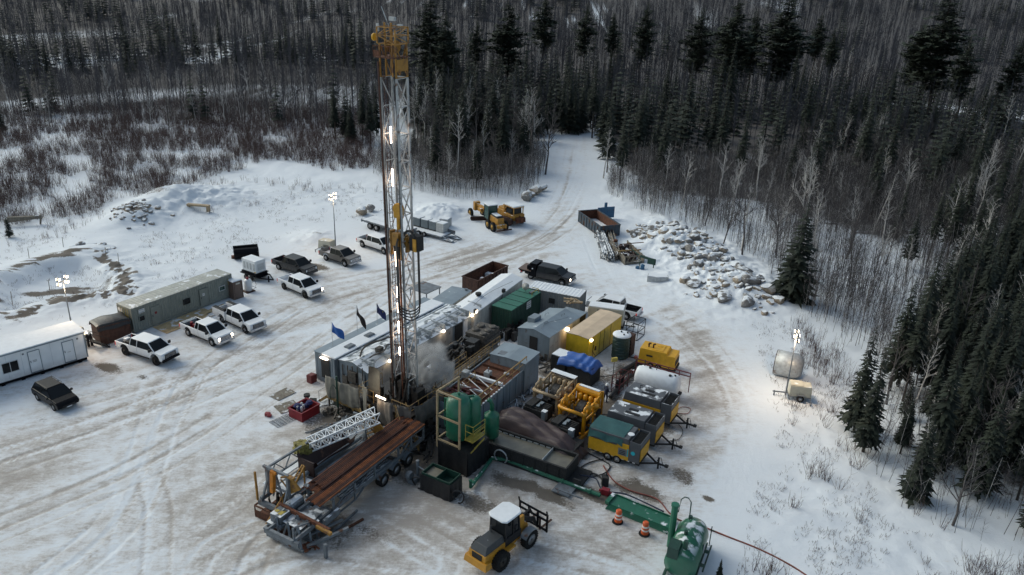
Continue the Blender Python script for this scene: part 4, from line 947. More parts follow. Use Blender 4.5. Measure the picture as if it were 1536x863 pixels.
lc2 = T('rig_tank_house', 'long grey tank house with snow streaked sloping roof beside the flagged cabin', 'cabin', L2W(.3, -2.75, *spot(475, 569), 57), 57)
L = 15.4
prof = [(0, .3), (-3.4, .3), (-3.4, 2.55), (-1.7, 3.05), (0, 2.75)]
m = MB(); vs = [(x, y, z) for x in (0, L) for y, z in prof]; n = 5
m.add(vs, [(0,1,2,3,4), (9,8,7,6,5)]+[(i, i+5, (i+1)%5+5, (i+1)%5) for i in range(5)]); obj('wall', m, M['gblue'], lc2)
m = MB()
m.add([(-.1,-3.5,2.58),(L+.1,-3.5,2.58),(L+.1,-1.7,3.1),(-.1,-1.7,3.1),(-.1,-3.5,2.52),(L+.1,-3.5,2.52),(L+.1,-1.7,3.04),(-.1,-1.7,3.04)], [(0,1,2,3),(7,6,5,4),(0,4,5,1),(1,5,6,2),(3,2,6,7),(0,3,7,4)])
m.add([(-.1,-1.69,3.1),(L+.1,-1.69,3.1),(L+.1,.1,2.8),(-.1,.1,2.8),(-.1,-1.69,3.04),(L+.1,-1.69,3.04),(L+.1,.1,2.74),(-.1,.1,2.74)], [(0,1,2,3),(7,6,5,4),(0,4,5,1),(1,5,6,2),(3,2,6,7),(0,3,7,4)])
obj('roof', m, mat('striped_snow_roof', (.17,.19,.20), .5, .2, scale=1.2, snow=.62, stretch=(.25,3,1), rust=.12), lc2)
m = MB()
for y, z in ((-2.9, 2.85), (-2.3, 3.02), (-.6, 3.0)): m.tube((.5, y, z+.1), (L-.5, y, z+.1), .06, 6)
for k in range(9): x = .8+k*2; m.b(x, -3.4, 2.66, x+.1, -1.7, 3.18)
obj('roof_pipe', m, M['galv'], lc2)
m = MB(); m.b(.2, -3.44, .4, L-3.4, -3.405, 2.5); obj('white_side', m, M['gside'], lc2)
m = MB(); m.b(L-3.0, -3.45, .4, L-1.8, -3.41, 2.4); obj('doorway', m, M['black2'], lc2)
m = MB(); m.b(L-1.7, -3.5, .5, L-1.0, -3.42, 2.45); obj('door', m, M['whitesnow'], lc2)
for x in (L-.6, L-5.2, 2.5):
    m = MB(); m.b(x, -3.75, 2.62, x+.22, -3.55, 2.82); q = obj('wall_lamp', m, M['lamp'], lc2); plight(lc2, (x+.1, -3.95, 2.6), 7)
m = MB(); m.path([(1.0+.5*k, -1.6+.35*sin(k*.9), 3.2+.75*sin(pi*k/9)) for k in range(10)], .09, 7); m.path([(1.4+.4*k, -2.6+.3*cos(k), 3.1+.4*sin(pi*k/9)) for k in range(10)], .07, 7); m.b(2.6, -2.4, 3.1, 3.2, -1.9, 3.5); obj('hose_bundle', m, M['grime'], lc2)
m = MB()
for k in range(5): m.tube((-.12, -.5-.6*k, .4), (-.12, -.5-.6*k, 2.5+.1*k), .05, 6)
m.b(-.3, -2.2, 1.2, -.02, -1.3, 2.2); m.b(-.25, -1.1, .6, -.02, -.5, 1.5); obj('wall_pipework', m, M['grime'], lc2)
m = MB(); m.b(-.12, -3.1, .9, -.06, -2.4, 2.3); obj('wall_door', m, M['galv'], lc2)
def flag(label, px, py, fm, em, ang, h=2.4, w=1.7, drop=.65):
    t = T('flag', label, 'flag', (*spot(px, py, 2.95), 2.93), ang, 'flags on the rig cabin roof')
    m = MB(); m.tube((0,0,0),(0,0,h),.022,6); obj('pole', m, M['galv'], t)
    m = MB(); m.cloth(lambda u, v: (u*w*.8, .10*sin(u*7+v*2), h-.03-u*drop-(1-v)*(.95-.2*u)-.05*sin(u*6)), 12, 7, .012); f = obj('cloth', m, M[fm], t, smooth=True)
    if em: m = MB(); m.lathe([(.17, -.035),(.17,.035),(.001,.035)], 12, (w*.42, .02, h-.03-.5*drop-.34), 'y'); obj('emblem', m, M[em], f)
flag('bright blue flag with round seal at the near end of the cabin roof', 499, 519, 'flagb', 'gold', -28)
flag('dark limp flag on a thin pole between the two blue flags', 536, 497, 'flagd', None, -30, 2.7, 1.3, 1.5)
flag('navy flag with yellow print nearest the mast', 566, 486, 'navy', 'gold', -10, 2.2, 1.1, 1.0)
m = MB(); m.b(-.35, -.3, 0, .35, .3, .75); m.b(-.3, -.25, .75, .3, .25, .8); o = obj('red_bin', m, M['redd']); o.location = (*spot(468, 573), 0); o.rotation_euler = (0,0,R(57)); tag(o, 'small red steel bin at the corner of the flagged cabin', 'bin')

# ------------------------------------------------------------------ sheds behind the rig
def house(name, label, corner, yaw, L, W, H, wm, rm, ridge=.35, z0=.1, cat='shed', ov=.06, rt=.05):
    """near corner origin, x = length along yaw, y = width to the LEFT of it"""
    t = T(name, label, cat, corner, yaw)
    P_ = [(0, z0), (W, z0), (W, H), (W/2, H+ridge), (0, H)]
    m = MB(); vs = [(x, y, z) for x in (0, L) for y, z in P_]
    m.add(vs, [(0,1,2,3,4), (9,8,7,6,5)]+[(i, i+5, (i+1)%5+5, (i+1)%5) for i in range(5)]); obj('wall', m, M[wm], t)
    m = MB(); o = ov
    for a, b_ in (((-o, H-ridge*o/(W/2)), (W/2, H+ridge)), ((W/2, H+ridge), (W+o, H-ridge*o/(W/2)))):
        v = [(-o, a[0], a[1]+.006), (L+o, a[0], a[1]+.006), (L+o, b_[0], b_[1]+.006), (-o, b_[0], b_[1]+.006)]; v += [(x, y, z+rt) for x, y, z in v]
        m.add(v, [(3,2,1,0),(4,5,6,7),(0,1,5,4),(1,2,6,5),(2,3,7,6),(3,0,4,7)])
    obj('roof', m, M[rm], t); return t
h1 = house('cabin', 'flat slate roofed shed with pale side behind the long tank house', spot(671, 462, 2.6)[:2], 65, 5.2, 2.4, 2.6, 'gside', 'gblues', .05)
m = MB(); m.b(4.8, .3, 2.62, 5.0, .6, 2.9); obj('vent', m, M['steel'], h1)
m = MB(); m.b(0,0,.8, 2.6,2.6,.9); 
for x in (.1, 2.4):
    for y in (.1,2.4): m.beam((x,y,0),(x,y,.8),.1)
o = obj('dark_platform', m, M['steel']); o.location = (*spot(640, 452, 1.0), 1.0); o.rotation_euler = (0,0,R(57)); tag(o, 'dark low platform behind the mast beside the slate roofed shed', 'platform')
# white long house
h2 = house('white_long_house', 'long white roofed house with a low gable and roof flue behind the rig', spot(711, 472, 2.75), 64, 11.2, 2.7, 2.75, 'gside', 'snow', .35, rt=.07)
m = MB(); m.lathe([(.2,0),(.2,.25),(.32,.3),(.32,.5),(.05,.55)], 12, (3.6, 1.5, 3.0)); obj('roof_flue', m, M['black2'], h2)
for x, y in ((.2, .1), (6.4, .1)):
    m = MB(); m.b(x-.15, y-.3, 2.9, x+.2, y+.0, 3.25); m.beam((x, y, 2.6), (x, y, 3.0), .06); obj('floodlight', m, M['black2'], h2)
m = MB(); m.b(-.1, -.18, 2.95, .3, -.14, 3.2) if 0 else m.b(.0, -.24, 2.92, .3, -.205, 3.2); obj('lamp_glass', m, M['lamp'], h2); plight(h2, (.1, -.5, 2.9), 6)
m = MB(); m.path([(x, .4+.5*sin(x*.4), 3.0+.2) for x in np.linspace(1, 9, 12)], .02, 4); m.path([(6.3, -.03, 3.0), (6.0, -.04, 2.0), (5.5, -.05, 1.0), (5.3, -.05, .3)], .03, 5); obj('cable', m, M['hose'], h2)
# rusty roll-off dumpster behind
def rolloff(name, label, corner, yaw, L, W, H, om, im, floor, group=None, n=9):
    t = T(name, label, 'dumpster', corner, yaw, group); m = MB(); e = .07
    m.b(0, 0, .15, L, e, H); m.b(0, W-e, .15, L, W, H); m.b(0, e, .15, e, W-e, H); m.b(L-e, e, .15, L, W-e, H); m.b(0, 0, .1, L, W, .15)
    for k in range(n): x = .1+k*(L-.3)/(n-1); m.b(x, -.08, .15, x+.1, 0, H-.1); m.b(x, W, .15, x+.1, W+.08, H-.1)
    for y in (-.09, W-.03): m.b(-.05, y, H, L+.05, y+.12, H+.1)
    m.b(-.05, .03, H, .08, W-.03, H+.1); m.b(L-.08, .03, H, L+.05, W-.03, H+.1)
    obj('box', m, M[om], t)
    m = MB(); m.b(e+.004, e+.004, .16, L-e-.004, e+.02, H-.02); m.b(e+.004, W-e-.02, .16, L-e-.004, W-e-.004, H-.02); m.b(L-e-.02, e+.02, .16, L-e-.004, W-e-.02, H-.02); obj('lining', m, M[im], t)
    m = MB(); m.sheet(lambda u, v: (e+.01+(L-2*e-.02)*u, e+.01+(W-2*e-.02)*v, .35+.12*vn(u*6, v*3, 2)), 12, 6); obj('contents', m, M[floor], t)
    return t
rd_ = rolloff('rolloff_dumpster', 'rusty brown open dumpster behind the white long house', spot(716, 445), 57, 6.2, 2.2, 1.9, 'rustd', 'rust', 'snow')
m = MB()
for k in range(12): a, b_ = rnd.uniform(.5, 5.8), rnd.uniform(.4, 1.9); s_ = rnd.uniform(.12, .35); m.b(a-s_, b_-s_, .5, a+s_, b_+s_, .7+rnd.uniform(.1, .6))
obj('rubbish', m, M['whitesnow'], rd_); m = MB(); m.b(1.6,.5,.6,2.1,1.0,1.3); obj('red_can', m, M['red'], rd_)
# green container
g1 = container('green_container', 'green roofed container with white satellite dish on top', 'container', spot(766, 501), 59, 6.1, 2.44, 2.6, 'greend', 'greenr', roofrib=False)
m = MB()
for k in range(1, 5): m.b(k*1.22, 0, 2.655, k*1.22+.06, 2.44, 2.68)
obj('roof_seam', m, M['greend'], g1)
m = MB(); m.lathe([(.02,0),(.2,.03),(.38,.12),(.40,.14)], 16, (0,0,0)); q = obj('satellite_dish', m, M['creamp'], g1, smooth=True); q.location = (5.3, 1.5, 3.2); q.rotation_euler = (R(60), 0, R(-60)); 
m = MB(); m.tube((5.3,1.5,2.65),(5.3,1.55,3.15),.03); m.b(5.0,.6,2.66,5.7,.9,2.8); obj('dish_mount', m, M['steel'], g1)
m = MB()
for x in (4.4, 5.8): m.tube((x, .15, 2.66), (x, .15, 3.1), .03)
m.tube((4.4,.15,3.1),(5.8,.15,3.1),.03); m.tube((5.8,.15,3.1),(5.8,1.0,3.1),.03); obj('hand_rail', m, M['raily'], g1)
sign(g1, 3.0, 1.7, .9, .8, 0, 'whp', 3)
# grey snowy container
g2 = container('grey_container', 'grey ribbed container with snow striped roof behind the sheds', 'container', spot(790.9, 431.7, 2.6), -22, 6.1, 2.44, 2.6, 'gcont', 'gconts')
sign(g2, .5, 2.0, .75, .45, -.02, 'whp', 3); m = MB(); m.b(2.6, -.05, 1.3, 3.3, -.005, 1.9); obj('window', m, M['black2'], g2)
# slate shed with pale side
h3 = house('slate_shed', 'slate blue metal shed with open doorway and weathered white side', spot(824, 507, 2.6), 57, 6.0, 3.6, 2.6, 'gblue', 'gblues', .4)
m = MB(); m.b(.05, -.03, .12, 5.95, -.006, 2.56); obj('pale_side', m, M['gside'], h3)
m = MB(); m.b(-.05, 1.3, .2, -.01, 2.2, 2.2); obj('doorway', m, M['black2'], h3)
m = MB(); m.b(-.05+1.6, 2.7, 2.7, 2.8, 3.5, 3.25); obj('roof_box', m, M['gblue'], h3)
m = MB(); m.b(3.0, -.35, 2.25, 3.3, -.06, 2.5); obj('wall_lamp', m, M['lamp'], h3); plight(h3, (3.1, -.5, 2.2), 4)
m = MB(); m.lathe([(.2,0),(.2,.05)], 12, (3.6, -.1, 1.6), 'y'); obj('extractor', m, M['rust'], h3)
m = MB(); m.path([(x, 1+.5*sin(x), 3.05) for x in np.linspace(.5, 4.5, 14)], .02, 4)
for x, y in ((1.6, 1.6), (3.4, 2.6), (4.3, 1.2)): m.path([(x,y,2.95),(x,y,3.15),(x+.6,y,3.12),(x+.6,y,2.95)], .025, 4)
obj('roof_cable', m, M['steel'], h3)
h4 = house('dark_annex', 'small flat topped dark annex with timber stacked on its roof', spot(860, 487, 2.2), 57, 2.6, 2.3, 2.55, 'plastic', 'gblues', .03)
def jumble(label, px, py, z, n=10, s=.9, m_='woodd', name='timber_offcuts', cat='timber'):
    m = MB()
    for k in range(n):
        a = rnd.uniform(0, pi); l = rnd.uniform(.4, 1)*s; x, y = rnd.uniform(-s*.5, s*.5), rnd.uniform(-s*.35, s*.35); zz = rnd.uniform(.05, .35)*s
        m.beam((x-l*cos(a)/2, y-l*sin(a)/2, zz), (x+l*cos(a)/2, y+l*sin(a)/2, zz+rnd.uniform(-.04, .04)), rnd.uniform(.1, .25), rnd.uniform(.06, .14))
    o = obj(name, m, M[m_]); o.location = (*spot(px, py, z), z); tag(o, label, cat); return o
jumble('timber offcuts heaped on the dark annex roof', 859, 455, 2.65, 14, 1.2, 'tan')
# cream generator beside the white pickup
cg = T('cream_generator', 'long cream generator housing between the yellow container and white pickup', 'generator', spot(908, 489), -14)
m = MB(); m.b(-1.9, -.75, .55, 1.9, .75, 2.35); obj('housing', m, M['creamp'], cg, .05)
m = MB(); m.b(-1.85, -.7, 2.35, 1.85, .7, 2.42); obj('snow_cap', m, M['snow'], cg, .03)
m = MB(); m.b(-2, -.8, .3, 2, .8, .54); m.beam((2, 0, .4), (3.2, 0, .35), .1); m.b(-.9, -.77, 2.0, -.4, -.755, 2.12); m.b(.9, -.77, 1.7, 1.3, -.755, 1.95); m.b(.5, -.77, 1.75, .7, -.755, 1.9)
obj('chassis', m, M['black2'], cg)
for x in (-.5, .4): wheel(cg, x, -.85, .33, .2); wheel(cg, x, .85, .33, .2)
# yellow container
yc = house('yellow_container', 'bright yellow cabin with flat sand coloured roof', spot(881, 545), 57, 7.0, 2.5, 2.55, 'ycont', 'tanroof', .10, cat='container', ov=.03)
m = MB()
for x in (.9, 2.3, 3.2, 4.6): m.b(x, -.02, .2, x+.05, -.005, 2.5)
m.b(1.3, -.1, .9, 1.5, -.02, 1.3); m.path([(1.0,-.06,1.6),(.7,-.12,1.2),(.9,-.1,.8),(1.2,-.2,.4)], .03, 4); obj('door_seams', m, M['rustd'], yc)
m = MB(); m.b(.15, -.2, 2.3, .45, -.02, 2.48); obj('wall_lamp', m, M['lamp'], yc)
m = MB(); m.b(0, 0, .02, 7.0, 2.5, .12); obj('skid', m, M['black2'], yc)
# cream deck sheet cladding ends
# IBC style black box with snow top
def tote(label, px, py, yaw, bm, sc=1., snow_=True, name='tote', h=1.1, group=None, cage=True, z=0):
    t = T(name, label, 'tote', (*spot(px, py, z), z), yaw, group); w = .6*sc; H = h*sc
    m = MB(); m.b(-w, -w, .14, w, w, .14+H); obj('tank', m, M[bm], t, .06)
    m = MB(); m.b(-w, -w, 0, w, w, .12)
    if cage:
        for s in (-1, 1):
            for k in range(6):
                u = -w+2*w*k/5; m.tube((u, s*(w+.02), .12), (u, s*(w+.02), .14+H), .018, 4); m.tube((s*(w+.02), u, .12), (s*(w+.02), u, .14+H), .018, 4)
            for z_ in (.4, .7, 1.0): m.tube((-w, s*(w+.03), z_*H), (w, s*(w+.03), z_*H), .015, 4); m.tube((s*(w+.03), -w, z_*H), (s*(w+.03), w, z_*H), .015, 4)
    obj('cage', m, M['galv' if cage else 'black2'], t)
    if snow_: m = MB(); m.b(-w+.04, -w+.04, .14+H, w-.04, w-.04, .2+H); obj('snow_cap', m, M['snow'], t, .02)
    return t
tote('tall black wrapped tote with snowy top in front of the slate shed', 842, 557, 57, 'blktarp', 1.3, name='wrapped_tote', h=1.35, cage=False)
w = T('wrapped_stack', 'dark green wrapped stack with lumpy snow on top beside the yellow container', 'covered load', spot(930, 535), 57)
m = MB(); m.sheet(lambda u, v: (.95*cos(2*pi*u)*(1+.04*sin(9*v*5+u*20)), .85*sin(2*pi*u)*(1+.04*sin(v*40)), .1+2.3*v), 24, 18); obj('wrapping', m, mat('green_wrap', (.02,.05,.045), .5, scale=3, bump=.5), w)
m = MB(); m.b(.3, -.9, .1, 1.3, .1, 2.3); obj('side_panel', m, M['rustd'], w)
m = MB(); m.lathe([(.92,0),(.9,.1),(.6,.16),(.01,.17)], 16, (0,0,2.38)); obj('snow_cap', m, M['snow'], w, smooth=True)
for x, y in ((.25,.2),(-.2,-.3),(.4,-.4)): m = MB(); m.lathe([(.09,0),(.09,.1)], 8, (x,y,2.55)); obj('cap', m, M['black2'], w)
cage = T('steel_cage', 'empty black square tube cage beside the wrapped stack', 'cage', spot(955, 512), 57)
m = MB()
for z in (0.05, .95, 1.9):
    for a, b_ in (((0,0),(1.8,0)),((1.8,0),(1.8,1.3)),((1.8,1.3),(0,1.3)),((0,1.3),(0,0))): m.beam((*a,z),(*b_,z),.05)
for x in (0,1.8):
    for y in (0,1.3): m.beam((x,y,0),(x,y,1.9),.05)
m.beam((0,0,.95),(1.8,0,1.9),.03)
for k in range(1, 9): m.beam((.2*k,0,1.9),(.2*k,1.3,1.9),.015)
obj('bars', m, M['black2'], cage)
# tilted yellow compressor housing
y2 = T('yellow_compressor', 'yellow boxy compressor with open grille end and two black exhausts', 'compressor', spot(985, 549), -24)
m = MB(); m.fr(-1.7, -.95, .45, 1.5, .95, 2.0, .1, .06, tx2=.5); m.fr(1.0, -.93, .45, 1.9, .93, 1.75, .02, .04); obj('housing', m, M['ochre'], y2, .05)
m = MB(); m.b(1.895, -.75, .75, 1.93, .75, 1.3); m.b(-.9, -.99, 1.3, -.3, -.93, 1.45); obj('grille', m, M['black2'], y2)
for x in (-.9, -.45): m = MB(); m.tube((x, -.3, 1.98), (x, -.3, 2.35), .08, 8); m.tube((x, -.3, 2.35), (x+.2, -.3, 2.42), .09, 8); obj('exhaust', m, M['rustd'], y2)
m = MB(); m.b(-.3, -.75, 1.99, .6, .7, 2.04); m.b(-.1,.1,2.04,.3,.4,2.08); obj('lid', m, M['ochre'], y2)
m = MB(); m.b(-1.8, -.9, .2, 2.0, .9, .44); m.beam((-1.8, 0, .3), (-2.9, 0, .3), .1); obj('chassis', m, M['black2'], y2)
for s in (-1, 1): wheel(y2, -.4, s*.95, .34, .2, 'rim'); wheel(y2, .35, s*.95, .34, .2, 'rim')
# white road tank with red rail
wt = T('white_tank_trailer', 'white horizontal tank trailer with black fittings and red side frame', 'tank trailer', spot(984, 590), -29)
m = MB(); m.lathe([(.35,-2.1),(.85,-1.95),(1.0,-1.6),(1.0,1.6),(.85,1.95),(.35,2.1)], 22, (0,0,1.35), 'x'); obj('tank', m, M['whitesnow'], wt, smooth=True)
m = MB(); m.b(-2.2, -.6, .35, 2.2, .6, .55); m.tube((-1.4,.2,2.3),(-1.4,.2,2.9),.05); m.lathe([(.12,0),(.12,.15)],8,(-.8,0,2.33)); m.tube((-.2,0,2.3),(-.2,.1,2.75),.04); m.lathe([(.14,0),(.14,.1)],8,(1.2,-.3,2.28)); m.lathe([(.1,0),(.1,.1)],8,(1.6,-.1,2.3)); obj('fittings', m, M['black2'], wt)
m = MB(); 
for z in (1.9, 2.25): m.beam((-2.6, 1.25, z), (2.6, 1.25, z), .08)
for x in np.linspace(-2.6, 2.6, 6): m.beam((x, 1.25, .3), (x, 1.25, 2.3), .07)
for x in (-2.5, -2.3): m.b(x, -.6, 1.6, x+.12, -.3, 1.9)
m.b(-2.75,.9,2.3,-2.5,1.2,2.6); obj('red_frame', m, M['redd'], wt)
for s in (-1,1): wheel(wt, -.6, s*.85, .38, .24); wheel(wt, .3, s*.85, .38, .24)

# ------------------------------------------------------------------ three grey and yellow compressors
def compressor(label, px, py, tarp=False, near=False):
    t = T('air_compressor', label, 'air compressor', spot(px, py), -29, 'grey and yellow towed air compressors')
    # origin: near front lower corner of the body; body runs back along -x, width along +y
    L, W, Z0, Z1 = 4.3, 2.15, .55, 2.4
    m = MB(); m.fr(-L, 0, 1.62, -.9, W, Z1, .12, .06); m.b(-.9, 0, .55, 0, .06, Z1-.06); m.b(-.9, W-.06, .55, 0, W, Z1-.06); m.b(-.06, .06, 1.75, 0, W-.06, Z1-.06); m.b(-L, .08, Z0, -.05, W-.08, 1.63); m.b(-.9, .06, .55, -.84, W-.06, Z1-.12)
    obj('body', m, mat('compressor_grey', (.085,.09,.10), .5, scale=1.4, snow=.0 if tarp else .42), t, .03)
    m = MB(); m.b(-L, -.03, Z0, -.9, .08, 1.62)
    for x in (-3.2, -2.1): m.b(x, -.04, Z0+.05, x+.02, -.03, 1.5)
    if tarp: m.b(-1.9, -.04, 1.62, -.92, .03, 1.95)
    obj('side_panel', m, M['ochre'], t)
    m = MB(); m.b(.0, .12, .7, .03, W-.12, 1.72); obj('end_panel', m, M['ochre'], t)
    m = MB(); m.b(-.78, .12, 1.7, -.1, W-.12, 2.1)
    for k in range(7): m.b(-.75+.1*k, .14, 2.1, -.72+.1*k, W-.14, 2.2)
    for k in range(3): m.b(-2.75, -.045, 1.15+.1*k, -2.3, -.031, 1.19+.1*k) if not tarp else m.b(-1.65, -.075, 1.0+.14*k, -1.15, -.06, 1.06+.14*k)
    for k in range(3): m.b(-1.6, -.045, 1.15+.1*k, -1.05, -.031, 1.19+.1*k) if not tarp else None
    obj('louvre', m, M['black2'], t)
    if tarp:
        m = MB(); m.b(-1.75, -.06, .9, -1.05, -.032, 1.5); obj('control_panel', m, M['steel'], t)
        m = MB(); m.b(-1.02, -.045, .9, -.93, -.032, 1.6); obj('blue_stripe', m, M['teal'], t)
        m = MB(); m.lathe([(.17,0),(.17,.02),(.001,.02)], 14, (-.55, -.03, 1.35), 'y'); obj('round_logo', m, M['teal'], t)
        m = MB()
        for k in range(9): m.b(-4.2+.46*k, -.025, .5, -4.0+.46*k, -.0, .58)
        obj('reflector_tape', m, M['whp'], t)
        m = MB(); m.cloth(lambda u, v: (-L-.05+2.9*u, -.08+(W+.16)*v if .03 < v < .97 else (-.12 if v <= .03 else W+.1), Z1+.05+.02*sin(8*u+5*v) if .1 < v < .97 else (1.62+.25*abs(sin(6*u)) if v <= .03 else Z1+.0)), 16, 12, .015); obj('green_tarp', m, mat('petrol_tarp', (.02,.085,.085), .5, scale=2, bump=.3), t)
        m = MB(); m.lathe([(.28,0),(.2,.03),(.01,.03)], 10, (-1.15, .9, Z1+.005)); obj('snow_patch', m, M['snow'], t)
    else:
        m = MB(); m.b(-2.9, .5, Z1, -1.7, .8, Z1+.04); m.b(-2.8,1.1,Z1,-2.0,1.4,Z1+.04); m.path([(-3.3,1.3,Z1),(-3.3,1.3,Z1+.25),(-3.1,1.3,Z1+.25)], .04); obj('lid', m, M['plastic'], t)
    m = MB(); m.beam((0, .3, .5), (1.1, W/2, .45), .1, .12); m.beam((0, W-.3, .5), (1.1, W/2, .45), .1, .12); m.beam((1.0, W/2, .45), (1.9, W/2, .45), .12); m.b(1.15, W/2-.07, 0, 1.27, W/2+.07, 1.0); m.b(1.75,W/2-.12,.38,2.0,W/2+.12,.56); m.b(-L, .1, .35, 0, W-.1, .54)
    for s in (-.25, .25): m.path([(1.0, W/2+s, .5),(1.3, W/2+s, .9),(1.5, W/2+s, .3)], .03, 4)
    obj('drawbar', m, M['black2'], t)
    for x in (-2.6, -1.8):
        for y in (.05, W-.05): wheel(t, x, y, .36, .2, 'rim', side=-1 if y < 1 else 1)
    m = MB(); m.b(-L-.05, .2, .9, -L, .5, 1.1); m.b(-L-.04, 1.7, .9, -L, 1.9, 1.1); obj('taillight', m, M['redl'], t)
    return t
compressor('near air compressor half covered by a petrol green tarp', 957, 706, True)
compressor('middle air compressor with snow streaked grey roof', 980, 677)
compressor('far air compressor beside the white tank trailer', 1003, 645)

# ------------------------------------------------------------------ shaker pit and its neighbours
def railing(m, pts, z0, h=1.05, r=.03, step=1.3, mid=True):
    for a, b_ in zip(pts[:-1], pts[1:]):
        L = hypot(b_[0]-a[0], b_[1]-a[1]); n = max(1, int(L/step+.5))
        for z in ([z0+h, z0+h*.55] if mid else [z0+h]): m.tube((*a, z), (*b_, z), r, 5)
        for k in range(n+1): u = k/n; m.tube((a[0]+(b_[0]-a[0])*u, a[1]+(b_[1]-a[1])*u, z0), (a[0]+(b_[0]-a[0])*u, a[1]+(b_[1]-a[1])*u, z0+h), r, 5)
# near corner below (710,598)
px_, py_ = spot(710, 601, 3.6)
pit = T('shaker_pit', 'long grey steel mud pit with rusty open deck and ochre handrails', 'mud pit', (px_, py_), 61.5)
L, W = 9.0, 3.9
m = MB(); m.b(0, 0, .3, L, .08, 2.5); m.b(0, W-.08, .3, L, W, 2.5); m.b(0, .08, .3, .08, W-.08, 2.5); m.b(L-.08, .08, .3, L, W-.08, 2.5); m.b(0, 0, .1, L, W, .3)
for k in range(8): m.b(.5+k*1.1, -.06, .3, .6+k*1.1, 0, 2.45)
obj('wall', m, M['gblue'], pit)
m = MB(); m.b(.08, .08, 2.2, L-.08, W-.08, 2.36)
for k in range(5): m.b(1.0+k*1.6, 1.3, 2.36, 1.06+k*1.6, W-.3, 2.6)
m.b(.3, .5, 2.36, 3.4, 1.2, 2.5); obj('rusty_deck', m, M['rust'], pit)
m = MB()
for k in range(4): m.beam((1.0+k*.9, .4, 2.62), (2.6+k*.9, W-.6, 2.62), .06)
m.b(4.9, .2, 2.45, 5.15, W-.4, 2.72); m.b(3.0, .9, 2.5, 3.1, W-.5, 2.66)
for k in range(12): m.b(.3+k*.42, -.03, 2.5, .5+k*.42, .09, 2.56)
obj('white_spout', m, M['whitesnow'], pit)
m = MB(); railing(m, [(0,0),(L,0)], 2.5); railing(m, [(0,W),(L,W)], 2.5); railing(m, [(0,0),(0,W)], 2.5); m.beam((0,0,3.62),(L,0,3.62),.09,.06); m.beam((0,W*.55,2.5),(0,W*.55,3.5),.06); railing(m, [(2.0,W*.62),(4.2,W*.62)], 2.5); obj('railing', m, M['rail'], pit)
m = MB()
for k in range(16):
    a, b_ = rnd.uniform(.2, 2.2), rnd.uniform(.9, W-.2); s_ = rnd.uniform(.08, .24); m.b(a-s_, b_-s_, 2.4, a+s_, b_+s_, 2.5+rnd.uniform(.1, .7))
for k in range(6): a = rnd.uniform(.3, 2.5); m.tube((a, rnd.uniform(.4, W), 2.6), (a+rnd.uniform(-.6, .6), rnd.uniform(.4, W), 3.0), .06, 6)
obj('valves', m, M['redd'], pit)
m = MB(); m.b(5.6,1.9,2.4,6.2,2.4,2.9); m.tube((5.9,2.1,2.36),(5.9,2.1,3.3),.05); obj('agitator', m, M['galv'], pit)
m = MB(); m.lathe([(.25,0),(.25,.08),(.1,.12)],12,(7.0,.9,2.5)); obj('deck_cap', m, M['galv'], pit)
m = MB(); m.b(4.3,3.4,2.5,4.9,3.9,3.1); obj('junction_box', m, M['galv'], pit)
px2, py2 = spot(788, 543, 3.4)
ps = house('pit_cabin', 'small pale slate cabin at the far end of the shaker pit', (px2, py2), 61.5, 2.7, 3.6, 3.15, 'gblue', 'gblues', .12)
m = MB(); m.path([(.6,.9,3.22),(.6,2.0,3.3),(1.5,2.0,3.3),(1.5,.9,3.22)], .02, 4); m.b(.3, 2.3, 3.25, 1.0, 3.0, 3.3); obj('roof_hatch', m, M['steel'], ps)
# walkway unit between pit and tank house, with mud cleaning gear
wk = T('shaker_unit', 'elevated grimy shaker and pump unit with ochre handrails beside the shaker pit', 'shaker unit', spot(694, 543, 3.2), 61)
m = MB(); m.b(-4.2, 0, 1.9, 6.5, .9, 2.05); m.b(0, .9, 1.3, 6.5, 3.4, 1.5)
for x in (-4, -1.5, 1, 3.5, 6.2):
    for y in (.1, .8): m.beam((x, y, 0), (x, y, 1.9), .12)
for x in (.3, 3.2, 6.2): m.beam((x, 3.2, 0), (x, 3.2, 1.3), .14)
m.b(0, 1.0, .1, 6.4, 3.3, 1.3); obj('deck', m, M['grime'], wk)
m = MB(); railing(m, [(-4.2,0),(6.5,0)], 2.05); railing(m, [(-4.2,.9),(2.0,.9)], 2.05); railing(m, [(0,3.4),(4.4,3.4)], 1.5); m.beam((-.8,.0,1.9),(-2.5,.0,.1),.05,.2); obj('railing', m, M['rail'], wk)
m = MB()
m.b(5.4, 1.1, 2.0, 8.2, 3.2, 3.1)
for x in (5.6, 8.0):
    for y in (1.2, 3.1): m.beam((x, y, 0), (x, y, 2.0), .12)
for x, y in ((5.9,1.5),(6.8,1.5),(7.7,1.5),(6.3,2.6),(7.3,2.6)): m.lathe([(.38,0),(.38,.12),(.28,.2)], 12, (x,y,3.1))
obj('desander', m, M['grime'], wk)
m = MB()
m.b(3.8, 1.2, 1.5, 4.8, 2.2, 3.1); m.b(.3, 1.3, 1.5, 1.6, 2.6, 2.1)
m.tube((.9,3.1,2.6),(3.4,2.9,2.8),.28,10); m.tube((1.2,2.6,1.5),(1.4,1.9,3.0),.1,6); m.tube((1.9,2.6,1.5),(2.2,2.7,2.9),.12,6)
for k in range(34): a, b_ = rnd.uniform(1, 5.4), rnd.uniform(1.1, 3.2); s_ = rnd.uniform(.07,.22); z_ = rnd.uniform(1.5, 2.6); m.b(a-s_, b_-s_, z_, a+s_, b_+s_, z_+s_*2.4)
for k in range(15): a, b_ = rnd.uniform(1, 7), rnd.uniform(1.1, 3.2); m.path([(a,b_,1.6),(a+.2,b_+.2,2.6),(a+.7,b_+.1,2.9),(a+.9,b_-.3,1.7)], .05, 5)
obj('pumps', m, M['grime2'], wk)
